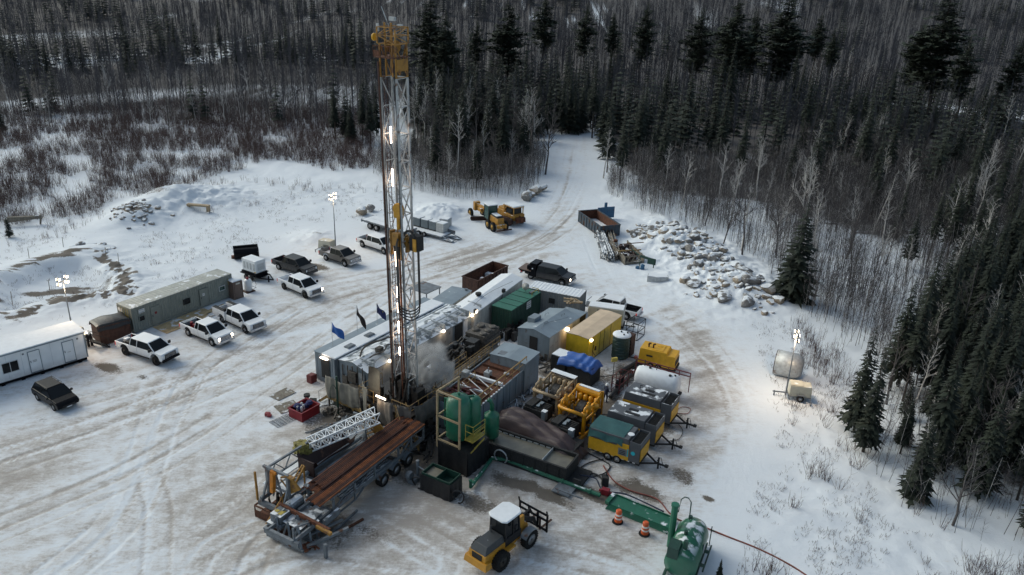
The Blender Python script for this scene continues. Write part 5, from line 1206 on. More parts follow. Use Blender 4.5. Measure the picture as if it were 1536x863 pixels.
m = MB(); m.b(5.4,1.0,1.45,8.2,1.09,2.6); obj('side_plate', m, M['grime'], wk)
m = MB(); m.b(-.3,1.4,.4,.2,3.2,1.8); obj('end_plate', m, M['grime'], wk)
# dark cuttings trough and clutter in the steaming slot
ct = T('cuttings_trough', 'low pale trough and pipes in the steaming gap beside the rig floor', 'trough', spot(668, 590), 61)
m = MB(); m.b(-2, 0, 0, 3.5, 1.4, .8); m.b(-1.9, .1, .8, 3.4, 1.3, .84); m.b(3.0, 1.5, .2, 5.5, 2.8, 1.1); obj('trough', m, M['grime'], ct)
m = MB(); m.b(1.0,2.0,1.2,3.2,2.8,1.4); m.b(-1.2,1.8,.6,.3,2.6,.8); obj('snowy_cover', m, M['whitesnow'], ct)
m = MB()
for k in range(9): a = rnd.uniform(-3, 3); m.path([(a,-.6,.1),(a+.5,-.3,.8),(a+1.1,.3,1.0),(a+1.5,1.8,.5)], .06, 5)
obj('hose', m, M['hose'], ct)

# pipework and hoses lying under and around the rig floor
def clutter(label, px, py, n, w_, l_, yw_, mt_, name, cat, tubes=.6, hmax=.8):
    m = MB()
    for k in range(n):
        x, y = rnd.uniform(-l_/2, l_/2), rnd.uniform(-w_/2, w_/2)
        if rnd.random() < tubes:
            a = rnd.gauss(0, .4)+(pi/2 if rnd.random() < .25 else 0); L_ = rnd.uniform(.6, 2.4); z = rnd.uniform(.06, hmax*.6); r_ = rnd.uniform(.03, .1); m.tube((x-L_/2*cos(a), y-L_/2*sin(a), z), (x+L_/2*cos(a), y+L_/2*sin(a), z+rnd.uniform(0, hmax*.4)), r_, 6)
        else: s_ = rnd.uniform(.1, .35); m.b(x-s_, y-s_*.7, 0, x+s_, y+s_*.7, rnd.uniform(.15, hmax))
    o = obj(name, m, M[mt_]); o.location = (*spot(px, py), 0); o.rotation_euler = (0, 0, R(yw_)); return tag(o, label, cat)
clutter('dark steel beams and pipes lying below the yellow kick boards', 525, 625, 34, 2.6, 4.6, -33, 'grime', 'pipe_clutter', 'pipes')
clutter('black oily pipes and valves between the pipe rack and green tanks', 640, 665, 44, 3.2, 4.0, 60, 'grime2', 'valve_clutter', 'pipes')
clutter('small steel parts scattered beside the lattice jib head', 500, 645, 18, 1.6, 3.0, 40, 'steel', 'steel_scraps', 'scrap', .8, .3)
clutter('frosty pipes and fittings beside the shaker pit wall', 770, 610, 34, 1.2, 6.0, 61, 'steels', 'pipe_fittings', 'pipes', .7, .5)
clutter('oily machine parts between the tan pump and the settling tank', 790, 655, 26, 2.0, 4.0, -30, 'grime2', 'machine_parts', 'parts', .5, .7)
clutter('dark boxes and hoses behind the black wrapped tote', 815, 545, 22, 2.2, 3.0, 57, 'grime', 'boxes', 'boxes', .4, .8)
clutter('hoses and fittings on the dirty ground between pumps and compressors', 905, 650, 20, 2.2, 3.6, 57, 'hose', 'hose_fittings', 'fittings', .85, .25)
clutter('dark gear piled in the gap behind the shaker pit cabin', 770, 500, 30, 2.2, 4.0, 57, 'grime2', 'stacked_gear', 'gear', .45, 1.2)
for k, (p_, r_) in enumerate((([(600,640),(615,660),(640,650),(665,640),(680,660)],.07), ([(560,625),(585,640),(610,668),(650,700)],.06), ([(655,610),(640,640),(650,670),(645,700)],.08), ([(745,655),(770,640),(795,650),(815,640)],.07), ([(700,560),(690,590),(660,620),(640,640)],.07))):
    q = []
    for i in range(len(p_)-1):
        for t in (0, .33, .67): q.append((*spot(p_[i][0]+(p_[i+1][0]-p_[i][0])*t, p_[i][1]+(p_[i+1][1]-p_[i][1])*t), .12+.25*abs(sin(i+t*2+k))))
    m = MB(); m.path(q, r_, 6); tag(obj('rubber_hose', m, M['hose']), ['black hose crossing below the near edge of the rig floor', 'black hose running from the jib foot to the green tub', 'black hose passing behind the rusty pipes to the green tub', 'black hose between the small green tank and the tan pump', 'black hose under the steam towards the pipe rack'][k], 'hose')
# ------------------------------------------------------------------ green tanks
gx, gy = spot(683, 706)
gs = T('separator_stand', 'black tarpaulin wrapped stand under the tall green tanks', 'stand', (gx, gy), 57)
m = MB(); m.b(-.1, -1.2, .0, 2.6, 1.5, 2.1)
m.cloth(lambda u, v: (-.16+.06*sin(17*u)*(1-v), 1.55-2.8*u, .02+2.1*v), 20, 8, .03); m.cloth(lambda u, v: (-.1+2.7*u, -1.25-.07*abs(sin(14*u))*(1-v), .02+2.1*v), 20, 8, .03); obj('tarp', m, M['blktarp'], gs)
s1 = T('separator_tanks', 'pair of tall green separator tanks inside a tan post frame', 'tank', (*L2W(1.1, .55, gx, gy, 57), 2.15), 57)
m = MB(); m.lathe([(.2,0),(.75,.12),(.97,.35),(.97,3.3),(.75,3.6),(.3,3.78),(.12,3.8)], 24); obj('tank', m, M['green'], s1, smooth=True)
m = MB(); m.lathe([(.4,.2),(.5,.3),(.5,3.3),(.35,3.5),(.1,3.55)], 20, (.85,-.85,0)); obj('rear_tank', m, M['green'], s1, smooth=True)
m = MB(); m.tube((0,0,3.8),(0,0,4.0),.1,8); m.tube((.3,-.1,3.5),(.85,-.8,3.6),.07,6); m.path([(-.3,.8,3.3),(-.3,1.1,3.3),(-.3,1.1,1.0),(-.3,1.0,.8)], .06); obj('pipework', m, M['green'], s1)
m = MB(); A_ = (-1.15, -.95); B_ = (-1.15, 1.15)
for x, y in ((-1.15,-.95),(-1.15,1.15),(1.5,1.15)): m.beam((x,y,-.6),(x,y,4.3),.14)
for z in (.1, 2.15, 4.25): m.beam((-1.15,-.95,z),(-1.15,1.15,z),.10,.14); m.beam((-1.15,1.15,z),(1.5,1.15,z),.10,.14)
obj('frame', m, M['tan'], s1)
m = MB(); railing(m, [(-.6,-1.8),(.9,-1.8)], .6, 1.3); railing(m, [(-.6,-1.8),(-.6,-1.1)], .6, 1.3)
for z in (.9,1.2,1.5): m.tube((-.6,-1.8,z),(.9,-1.8,z),.03,5)
m.beam((-.9,-1.8,-.2),(.9,-1.8,.2),.06,.12); m.b(-.6,-1.8,.5,.9,-1.0,.58); obj('ladder_cage', m, M['raily'], s1)
s2 = T('small_green_tank', 'smaller green tank with curved vent pipe beside the pair of separators', 'tank', (*spot(737, 650, 1.6), 1.2), 57)
m = MB(); m.lathe([(.3,0),(.6,.25),(.6,2.1),(.58,2.15),(.2,2.4),(.18,2.5)], 20); obj('tank', m, M['green'], s2, smooth=True)
m = MB(); m.path([(0,0,2.4),(0,0,3.0),(-.05,.1,3.3),(-.2,.25,3.45)], .17, 10); obj('vent_pipe', m, M['green'], s2, smooth=True)
m = MB()
for a in (0, 2.1, 4.2): m.beam((.5*cos(a), .5*sin(a), -1.2), (.5*cos(a), .5*sin(a), .4), .09)
m.b(-.4,-.4,-1.2,.4,.4,-.8); obj('leg', m, M['greend'], s2)
fb = T('open_green_tub', 'open dark green tub wrapped in black tarp with hose loops at both ends', 'tub', spot(632, 735), -30)
m = MB(); m.b(0,.05,.1,2.5,.1,1.55); m.b(0,1.4,.1,2.5,1.45,1.55); m.b(0,.1,.1,.05,1.4,1.55); m.b(2.45,.1,.1,2.5,1.4,1.55); m.b(.05,.1,.1,2.45,1.4,.9); m.b(1.2,.1,.9,1.24,1.4,1.5); obj('tub', m, M['greend'], fb)
m = MB(); m.cloth(lambda u, v: (2.6*u-.05, -.0-.08*abs(sin(11*u+2))*(1-v), .02+1.38*v), 22, 7, .03); m.cloth(lambda u, v: (2.56+.1*abs(sin(9*u))*(1-v), 1.5*u, .02+1.38*v), 14, 7, .03); m.cloth(lambda u, v: (-.06-.06*abs(sin(9*u))*(1-v), 1.5*u, .02+1.38*v), 14, 7, .03); obj('tarp', m, M['blktarp'], fb)
m = MB(); m.b(.1,.15,.9,1.2,1.35,1.32); obj('sludge', m, M['mud'], fb)
for x, r_, yy in ((-.35, .45, .1), (3.1, .5, .3)): m = MB(); m.path([(x+r_*cos(a), yy-.1+.08*sin(2*a), r_+.06+r_*sin(a)) for a in np.linspace(-1.4, 4.2, 22)], .06, 6); obj('hose_loop', m, M['hose'], fb)
m = MB(); m.tube((-1.0,.9,.2),(-1.0,.9,1.6),.12,8); m.lathe([(.14,0),(.14,.08),(.02,.1)],8,(-1.0,.9,1.6)); m.tube((-1.0,.9,1.2),(-.2,.7,1.2),.06); m.lathe([(.3,-.2),(.36,0),(.3,.2)],12,(-1.3,.3,.6),'x'); m.b(-1.6,.1,0,-.8,.9,.35)
o = obj('pump_unit', m, M['steel']); o.location = (*spot(632, 735), 0); o.rotation_euler = (0,0,R(-30)); tag(o, 'small steel pump with upright pipe between trailer wheels and green tub', 'pump')
# settling tank with grey mud
st_ = T('settling_tank', 'long black open tank holding grey mud with a dividing plate', 'mud tank', spot(848, 727), 152)
# local x runs back to the upper left, y to the lower left
L, W = 8.3, 2.2
m = MB()
for a in ((0,-W,.25,L,-W+.08,1.3),(0,-.08,.25,L,0,1.3),(0,-W+.08,.25,.08,-.08,1.3),(L-.08,-W+.08,.25,L,-.08,1.3),(.08,-W+.08,.25,L-.08,-.08,.7),(0,-W-.08,1.3,L,-W+.1,1.4),(0,-.1,1.3,L,.06,1.4),(-.04,-W+.1,1.3,.1,-.1,1.4)): m.b(*a)
for k in range(8): m.b(.6+k, 0.0, .3, .68+k, .07, 1.28)
m.b(-1.2,-W-.1,.04,L,.1,.24); m.b(-1.2,-.1,.34,-.6,.05,.8); obj('tank', m, M['black2'], st_)
m = MB(); m.b(.12,-W+.12,.9,2.1,-.12,1.08); m.sheet(lambda u,v:(2.2+(L-2.4)*u,-W+.12+(W-.24)*v,1.14+.02*sin(9*u+5*v)),20,6); obj('mud', m, M['mud'], st_)
m = MB(); m.b(2.1,-W+.1,.9,2.16,-.1,1.33); 
for k in range(10): m.b(2.3+.55*k,-W+.1,1.14,2.7+.55*k,-W+.16,1.25)
obj('divider', m, M['galv'], st_)
m = MB(); m.path([(5.4+.55*cos(a), .35+.05*sin(a), .75+.6*sin(a)) for a in np.linspace(-.9, 4.0, 20)], .055, 6); o = obj('grey_hose_arch', m, M['galv']); o.location = st_.location; o.rotation_euler = (0,0,R(152)); tag(o, 'grey hose standing as an arch in front of the settling tank', 'hose')
m = MB(); m.b(-1.9,-.1+.0,.1,-.2,1.3,.2); m.b(-1.9,-1.2,.4,-1.8,1.0,.5)
o = obj('skid_plate', m, M['steel']); o.location = (*spot(868, 728), 0); o.rotation_euler = (0,0,R(60)); tag(o, 'flat steel skid plate by the near end of the settling tank', 'skid')

# brown tarpaulin over a long machine
bt = T('covered_machine', 'long machine hidden under a wrinkled brown tarpaulin', 'covered machine', spot(812, 668), -31)
def btf(u, v):
    x = -4.1+7.9*u; y = -1.5+3.1*v; e = min(1, min(v, 1-v)*5); ee = min(1, min(u+.15, (1-u)*1.1)*4)
    h = (1.65-.8*max(0, u-.45)*1.6+.30*sin(u*9)*.4)*(e**.55)*(max(0,ee)**.5)
    h += .16*abs(sin(7*u+8*v))+.09*abs(sin(13*u-9*v+1))+.07*abs(sin(5*u+19*v))
    return (x+.1*sin(7*v), y+.25*sin(4*u)-(.5*u), max(.03, h))
m = MB(); m.cloth(btf, 60, 26, .02); obj('tarpaulin', m, M['brntarp'], bt, smooth=True)
m = MB(); m.b(-3.8,-1.1,.1,3.2,1.2,1.0); m.b(-4.3,-1.4,.5,-4.1,1.2,1.3); obj('chassis', m, M['black2'], bt)
m = MB(); m.beam((-4.3,-1.4,1.9),(-4.3,-1.4,.4),.06); m.beam((-4.3,-1.4,1.5),(-2.6,-1.7,1.1),.06); m.b(-3.9,-1.75,.9,-2.2,-1.65,1.15); obj('yellow_guard', m, M['raily'], bt)
# two pump frames
def pump(label, px, py, pm, rim_, tall=1., snowb=True):
    t = T('mud_pump', label, 'mud pump', spot(px, py), 57, 'mud pump skids')
    # x back (away), y left; footprint x 0..4.6, y 0..2.6
    m = MB()
    for y in (0, 2.45): m.b(-.9, y, .1, 4.7, y+.16, .38)
    for x in (-.2, 1.2, 2.8, 4.5): m.b(x, .16, .12, x+.15, 2.45, .3)
    for y in (.05, 2.3):
        m.b(1.0, y, .38, 1.3, y+.22, 2.2); m.b(4.1, y, .38, 4.3, y+.16, 3.0*tall); m.beam((1.2, y+.1, 2.2), (4.2, y+.1, 2.9*tall), .12, .14); m.b(2.6,y,.38,2.75,y+.12,2.5*tall); m.b(3.4,y,.38,3.5,y+.12,2.7*tall)
    m.b(1.05, .1, 2.1, 1.25, 2.4, 2.25); m.b(4.1, .05, 2.75*tall, 4.3, 2.45, 2.95*tall); obj('frame', m, M[pm], t, .02)
    m = MB()
    if snowb: m.lathe([(.34,0),(.34,2.3)], 14, (3.95,.15,2.75*tall), 'y'); m.b(3.85,.2,1.2,4.05,2.4,2.5*tall)
    else: m.b(3.9,.1,1.2,4.05,2.4,2.6*tall)
    obj('header', m, M[pm], t, smooth=False)
    m = MB()
    for y in (.2, 2.35): m.lathe([(.2,0),(.24,.1),(.24,.7),(.12,.8),(.16,.95),(.02,1.1)], 12, (1.9,y,2.0)); m.lathe([(.26,0),(.3,.15),(.2,.3)], 12, (1.15,y,2.1)); m.path([(1.15,y,2.4),(1.3,y,2.7),(1.7,y,2.75),(2.0,y,2.6)], .12, 8)
    m.tube((.9,.2,2.3),(.9,2.4,2.3),.14,8)
    for y in (.35, .85, 1.35, 1.85): m.lathe([(.16,0),(.2,.1),(.2,.5),(.1,.6)], 10, (3.5,y,2.0)); m.tube((2.7,y,1.7),(3.9,y,2.3),.11,8)
    for y in (.12, 2.42): m.b(1.4,y-.05,1.5,3.9,y+.05,1.75); m.lathe([(.3,0),(.34,.06),(.34,.25),(.2,.35)], 12, (2.9,y,2.1))
    obj('fluid_end', m, M[pm], t, smooth=True)
    m = MB(); m.lathe([(.85,-.35),(.95,-.3),(.95,.3),(.85,.35)], 20, (3.0,1.25,1.25), 'y'); m.b(1.6,.6,.4,3.2,2.0,1.2); m.tube((1.6,1.2,1.3),(3.0,1.6,1.9),.16,8); obj('drive', m, M['grime2'], t)
    m = MB(); m.b(-.8,.35,.4,.8,2.3,1.55); m.b(-.7,1.5,1.55,.7,2.2,1.8)
    for k in range(6): m.b(-.6+.22*k,.3,1.55,-.5+.22*k,2.0,1.66)
    m.tube((-.3,.9,1.55),(-.3,.9,2.0),.08); obj('engine', m, M['black2'], t)
    m = MB(); m.b(-.85,.1,.9,-.45,.5,1.7); m.b(-.4,1.0,1.68,.5,1.3,1.78); obj('control_box', m, M['gblue'], t, .02)
    m = MB(); m.b(-.86,.09,1.7,-.44,.51,1.74)
    if snowb: m.b(3.8,.3,3.08*tall,4.1,2.2,3.12*tall); 
    else: m.b(3.75,.05,2.98*tall,4.35,2.45,3.03*tall)
    obj('snow_cap', m, M['snow'], t)
    m = MB(); m.lathe([(.45,0),(.45,.06)], 16, (3.4,-.02,1.3), 'y'); obj('pulley', m, M[rim_], t)
    return t
pump('bright yellow pump frame with pipe header beside the blue tarp', 866, 668, 'orange', 'grime2')
pump('tan pump frame with snowy top rail beside the shaker pit', 826, 640, 'tan', 'grime2', .95, False)
for a in ((798, 618),):
    o = jumble('dark steel clutter between the shaker pit and the tan pump', 783, 640, 0, 12, 2.6, 'steels', 'steel_offcuts', 'scrap')
# blue tarp
btp = T('blue_tarp', 'blue tarpaulin draped over a dark crate behind the yellow pump', 'tarpaulin', spot(880, 585), 57)
def blf(u, v):
    x = .1+2.4*u; y = 2.6-2.9*v; h = 2.25+.10*sin(8*u+3*v)-.12*v+.06*sin(23*v)
    if v < .25: y += (.25-v)*3.0; h -= (.25-v)*1.2
    e = min(1, min(u, 1-u)*7, (1-v)*7); h -= (1-e)*.5
    return (x, y, h)
m = MB(); m.cloth(blf, 22, 26, .02); obj('sheet', m, M['blue'], btp, smooth=True)
m = MB(); m.b(.25,-.1,.1,2.3,2.3,1.9); obj('crate', m, M['black2'], btp)
# red hand cart / lamp on tripod stand, worker
hd = T('red_bottle_rack', 'dark red steel bottle rack standing beside the worker', 'rack', spot(928, 592), 57)
m = MB()
for x in (0, .9, 1.8):
    for y in (0, .8): m.beam((x,y,0),(x,y,1.6),.05)
for z in (.2, .9, 1.6):
    for y in (0, .8): m.beam((0,y,z),(1.8,y,z),.04)
    for x in (0, 1.8): m.beam((x,0,z),(x,.8,z),.04)
obj('frame', m, M['redd'], hd)
for k in range(3): m = MB(); m.lathe([(.14,.05),(.14,1.1),(.05,1.25)], 10, (.3+.55*k,.4,0)); obj('gas_bottle', m, M['plastic'], hd)
ml = T('work_light', 'yellow work light on a thin pole above the red rack', 'work light', spot(918, 580), 20)
m = MB(); m.tube((0,0,0),(0,0,2.9),.03,6); m.beam((-1.5,0,1.2),(1.6,0,1.2),.05); obj('pole', m, M['plastic'], ml)
m = MB(); m.b(-.28,-.1,2.6,.28,.12,3.0); obj('lamp_head', m, M['raily'], ml, .03)

# ------------------------------------------------------------------ worker
def person():
    me = bpy.data.meshes.new('person'); J = [(0,0,.98),(0,0,1.2),(0,.0,1.42),(0,.02,1.52),(0,.05,1.66),
      (.1,0,.92),(.13,.06,.52),(.13,-.02,.09),(.13,.14,.04),(-.1,0,.92),(-.14,-.06,.5),(-.14,-.14,.09),(-.14,.0,.04),
      (.2,0,1.42),(.27,.05,1.16),(.2,.28,1.06),(.18,.36,1.05),(-.2,0,1.42),(-.28,.02,1.16),(-.24,.22,1.0),(-.22,.3,.98)]
    E_ = [(0,1),(1,2),(2,3),(3,4),(0,5),(5,6),(6,7),(7,8),(0,9),(9,10),(10,11),(11,12),(2,13),(13,14),(14,15),(15,16),(2,17),(17,18),(18,19),(19,20)]
    rr = [.17,.16,.17,.06,.10,.11,.085,.055,.05,.11,.085,.055,.05,.08,.065,.045,.04,.08,.065,.045,.04]
    me.from_pydata(J, E_, []); o = bpy.data.objects.new('person', me); C.objects.link(o)
    o.modifiers.new('skin', 'SKIN'); s = o.modifiers.new('sub', 'SUBSURF'); s.levels = 1; s.render_levels = 1
    for v, r_ in zip(me.skin_vertices[0].data, rr): v.radius = (r_, r_*.85)
    me.skin_vertices[0].data[0].use_root = True; me.materials.append(M['coverall'])
    o.location = (*spot(908, 603), 0); o.rotation_euler = (0,0,R(-60))
    tag(o, 'worker in dark navy overalls and white hard hat standing beside the yellow pump', 'person')
    m = MB(); m.lathe([(.19,0),(.15,.03),(.14,.1),(.09,.17),(.01,.19)], 12, (0,.05,1.70)); obj('hard_hat', m, M['hat'], o, smooth=True)
    m = MB(); m.lathe([(.02,-.12),(.08,-.09),(.095,0),(.085,.06)], 10, (0,.075,1.66)); obj('face', m, M['skin'], o, smooth=True)
    for x, y, z in ((.18,.40,1.05),(-.22,.34,.97)):
        m = MB(); m.fr(x-.04,y-.03,z-.05,x+.04,y+.07,z+.03,.01,.01)
        for k in range(4): m.path([(x-.03+.02*k,y+.06,z),(x-.03+.02*k,y+.11,z-.015),(x-.03+.02*k,y+.12,z-.05)], .009, 5)
        m.path([(x-.04,y,z),(x-.065,y+.03,z-.02),(x-.06,y+.06,z-.04)], .011, 5); obj('hand', m, M['plastic'], o)
person()

# ------------------------------------------------------------------ pipe rack trailer with rusty pipes
ax_, ay_ = spot(500, 743, 2.55)
pr = T('pipe_rack_trailer', 'grey tandem axle pipe trailer loaded with rusty drill pipe', 'trailer', (ax_, ay_), 61)
# x = along to the rig, y = left; near edge y=0
L, W = 10.6, 2.5
m = MB()
for y in (.1, W-.2): m.b(-3.8, y, 1.05, L, y+.14, 1.35)
for y in (.05, W-.15): m.b(-.2, y, 2.2, L, y+.12, 2.34)
for x in (0, 2.2, 4.4, 7.2, 8.8, L-.2):
    for y in (.05, W-.2): m.beam((x, y, 1.3), (x, y, 2.2), .14)
    m.b(x-.06, .2, 2.2, x+.06, W-.2, 2.32); m.b(x-.06, .24, 1.1, x+.06, W-.24, 1.25)
for x in (.1, 2.3, 7.3): m.beam((x, .05, 1.35), (x+1.6, .05, 2.2), .08)
m.beam((-.2,.05,.75),(2.3,.05,.75),.1); m.beam((2.3,.05,.75),(3.2,.05,1.2),.1); m.beam((-.2,.05,.75),(-.2,.05,1.3),.1); m.beam((2.2,.05,.7),(2.2,.05,2.2),.12)
m.beam((-1.6,.1,0.0),(-1.6,.1,1.2),.18); m.beam((-3.6,.2,1.0),(-3.6,.2,2.2),.12); m.beam((-3.6,.2,2.2),(-1.2,.2,1.35),.1); m.b(-3.8,-.3,.9,-3.6,W+.2,1.3)
obj('chassis', m, M['steel'], pr)
m = MB(); n = 17
for k in range(n):
    y = .1+(W-.2)*k/(n-1); xo = rnd.uniform(-.12, .12); m.tube((-.3+xo+(-.9 if k < 9 else 0), y, 2.42), (L+.1+xo, y, 2.42), .068, 7, m=rnd.choice((0,1,2)))
for k in range(9): y = 1.05+(W-1.2)*k/9; m.tube((.3+rnd.uniform(-.2,.2), y+.03, 2.55), (L-.8+rnd.uniform(-.3,.3), y+.03, 2.55), .066, 7, m=rnd.choice((0,0,1,2)))
m.b(.6,.0,2.34,.75,W,2.36); obj('drill_pipe', m, [M['rustp'], M['rustp2'], M['rustp3']], pr)
m = MB(); m.b(.3,-.02,1.4,4.2,.03,1.6) ; m.b(-2.8,.4,1.36,-.6,W-.5,1.42)
for k in range(7): m.beam((1.0+.1*k,.3+.22*k,1.4),(6.5,.3+.22*k,1.42),.12)
obj('snowy_lumber', m, M['steels'], pr)
for x in (5.3, 6.8, 8.3):
    for y in (.12, W-.12):
        wheel(pr, x, y, .52, .5, 'rim', side=-1 if y < 1 else 1)
        m = MB(); m.path([(x-.62*cos(a), y, .52+.62*sin(a)) for a in np.linspace(.5, 2.64, 8)], .03, 4)
        m.cloth(lambda u, v: (x-.6*cos(.45+2.2*u), y-.25+.5*v, .55+.6*sin(.45+2.2*u)), 8, 2, .03); obj('mudguard', m, M['steel'], pr)
# the older mast trailer alongside: portal frames, orange ram, dark trough
tr_ = T('mast_carrier', 'grey steel carrier frame with orange ram and yellow brackets beside the rusty pipes', 'carrier frame', L2W(-1.2, 2.9, ax_, ay_, 61), 61)
m = MB()
for y in (0, 1.9): m.b(-.7, y, 1.3, 11.0, y+.2, 1.62)
for y in (0, 1.9):
    m.beam((0, y, 1.5), (0, y, 3.7), .2); m.beam((.9, y, 1.5), (.1, y, 3.5), .12); m.beam((-.6, y, 1.5), (-.1, y, 2.6), .12)
m.beam((0,-.1,3.7),(0,2.2,3.7),.18); m.beam((0,.1,2.3),(0,2.0,2.3),.12); m.beam((0,.6,1.5),(0,1.1,3.6),.1); m.beam((0,1.5,1.5),(0,1.0,3.6),.1)
m.beam((.2,2.05,3.5),(8.0,2.05,3.2),.14); m.beam((.2,2.05,2.5),(8.0,2.05,2.3),.12)
for k in range(6): m.beam((.3+1.5*k,2.05,2.5),(.9+1.5*k,2.05,3.4),.07); m.beam((1.8+1.5*k,2.05,2.4),(.9+1.5*k,2.05,3.4),.07)
m.b(-.7,-.1,.9,-.5,2.3,1.3); m.b(.3,.2,1.62,10.5,1.9,1.68); m.beam((7.8,.3,1.6),(9.0,.3,3.4),.14); m.beam((9.8,.3,1.6),(9.0,.3,3.4),.14); m.beam((9.0,.2,3.4),(9.0,1.9,3.4),.12)
obj('frame', m, M['steel'], tr_)
m = MB(); m.beam((-.15,1.2,3.6),(-.3,1.2,2.1),.28,.28); m.beam((-.15,1.35,3.7),(-.15,.9,3.6),.2); obj('orange_ram', m, mat('orange_ram', (.5,.17,.01), .5, rust=.2), tr_)
for x0 in (.1, 9.0):
    m = MB()
    for y in (-.1,): m.add([(x0,y-.9,2.9),(x0,y,3.6),(x0,y,2.2),(x0+.12,y-.9,2.9),(x0+.12,y,3.6),(x0+.12,y,2.2)], [(0,1,2),(5,4,3),(0,3,4,1),(1,4,5,2),(2,5,3,0)]); m.beam((x0+.06,y,2.2),(x0+.06,y+.9,3.0),.08); m.beam((x0+.06,y,3.6),(x0+.06,y+.9,3.2),.1)
    obj('yellow_bracket', m, M['masty'], tr_)
m = MB(); m.b(-.1,-.6,3.6,.15,.2,3.75); obj('yellow_cap', m, M['masty'], tr_)
m = MB(); m.beam((-1.0,1.95,1.6),(-1.0,1.95,3.9),.12); obj('yellow_post', m, M['masty'], tr_)
m = MB()
def vt(u, v): x = 2.8+4.6*u; y = .3+1.6*v; return (x, y+.12*sin(5*u), 1.75+1.0*abs(v-.45)**1.2*2.0+(.4 if u > .93 or u < .07 else 0))
m.cloth(vt, 20, 12, .05); m.b(2.8,.35,1.7,2.9,1.8,2.9); obj('maroon_trough', m, mat('maroon_trough', (.035,.014,.011), .6, rust=.2), tr_)
m = MB(); m.b(.4,2.2,1.7,8.0,2.9,1.78); m.b(.3,.25,1.69,2.5,1.8,1.76); obj('snow_cover', m, M['snow'], tr_)
m = MB(); m.tube((1.0,1.0,1.95),(10,.6,1.95),.16,8); m.tube((3.0,.2,1.9),(10.5,.1,1.9),.1,8); obj('pipe', m, M['gblue'], tr_)
for y in (-.1, 2.2): wheel(tr_, 1.8, y, .55, .35, 'rim', side=-1 if y < 1 else 1); wheel(tr_, 8.8, y, .55, .35, 'rim', side=-1 if y < 1 else 1)
lad = T('yellow_steps', 'caged ochre steps at the rig end of the carrier frame', 'steps', (*L2W(7.0, 2.6, ax_, ay_, 61), 1.4), 40)
m = MB()
for k in range(7): m.b(.0,.3*k*.6,.28*k,.8,.3*k*.6+.2,.28*k+.05)
for x in (0,.8): m.beam((x,0,0),(x,1.3,2.0),.06,.2); m.beam((x,0,.9),(x,1.3,2.9),.05); m.beam((x,0,0),(x,0,.9),.05); m.beam((x,1.3,2),(x,1.3,2.9),.05)
obj('flight', m, M['rail'], lad)

# folded boom: white lattice jib with its yellow green head
bx0 = Vector((*spot(462, 668, 3.0), 3.0)); bx1 = Vector((*spot(566, 626, 3.7), 3.9)); dd = bx1-bx0
bm = T('folded_jib', 'white lattice jib lying folded beside the carrier frame', 'jib', bx0, math.degrees(atan2(dd.y, dd.x)))
Lj = hypot(dd.x, dd.y); hj = dd.z
m = MB(); q = [(-.42,-.35),(.42,-.35),(.42,.35),(-.42,.35)]
for y, z in q: m.beam((0,y,z),(Lj,y*1.2,z*1.2+hj),.09)
nb = 14
for k in range(nb):
    a, b_ = k/nb, (k+1)/nb
    for i in range(4):
        p, r_ = q[i], q[(i+1)%4]; s0 = 1+.2*a; s1_ = 1+.2*b_
        if k % 2: p, r_ = r_, p
        m.beam((Lj*a,p[0]*s0,p[1]*s0+hj*a),(Lj*b_,r_[0]*s1_,r_[1]*s1_+hj*b_),.05); m.beam((Lj*a,p[0]*s0,p[1]*s0+hj*a),(Lj*a,r_[0]*s0,r_[1]*s0+hj*a),.045)
m.sheet(lambda u,v:(Lj*u,(-.40+.8*v)*(1+.2*u),.39+.07*u+hj*u+.01*sin(40*u)),20,2) if 0 else None
obj('lattice', m, M['whitesnow'], bm)
m = MB()
for k in range(14): a, b_, c_ = rnd.uniform(-.9,0), rnd.uniform(-.5,.5), rnd.uniform(-.5,.4); s_ = rnd.uniform(.12,.28); m.b(a-s_,b_-s_,c_-s_,a+s_,b_+s_,c_+s_)
m.b(-.8,-.5,-.5,-.1,.5,.3); obj('head_block', m, mat('lime_yellow_gear', (.22,.19,.05), .7, var=.6, scale=5, snow=.3), bm)
m = MB(); m.beam((1.0,0,-.4),(1.0,0,-3.0),.12); m.beam((Lj-1,0,hj-.4),(Lj-1,0,-2.9),.12); obj('prop', m, M['steel'], bm)
# basket with fittings
bk = T('parts_basket', 'rusty wire basket full of dark fittings at the front of the carrier', 'basket', spot(408, 786), 62)
m = MB(); 
for z in (.08, .95):
    for a, b_ in (((0,0),(2.7,0)),((2.7,0),(2.7,1.5)),((2.7,1.5),(0,1.5)),((0,1.5),(0,0))): m.beam((*a,z),(*b_,z),.09)
for x in (0,1.35,2.7):
    for y in (0,1.5): m.beam((x,y,0),(x,y,.95),.07)
m.b(0,0,.05,2.7,1.5,.12); m.b(-.02,.05,.1,.02,1.45,.6); m.b(.05,-.02,.1,2.65,.02,.55); obj('frame', m, M['rust'], bk)
m = MB()
for k in range(22): x, y = rnd.uniform(.25,2.4), rnd.uniform(.2,1.3); m.tube((x,y,.1),(x+rnd.uniform(-.2,.2),y+rnd.uniform(-.1,.1),rnd.uniform(.5,1.1)),rnd.uniform(.05,.11),6)
obj('fittings', m, M['grime2'], bk)
yl = T('yellow_gin_pole', 'ochre lattice gin pole leaning between basket and carrier frame', 'gin pole', spot(402, 782, .9)[:2], 50)
m = MB(); P0 = Vector((0,0,.5)); P1 = Vector((3.4,.5,3.4)); 
for o_ in (Vector((0,-.3,0)), Vector((0,.3,0)), Vector((.25,0,-.4))): m.beam(P0+o_, P1+o_*.4, .08)
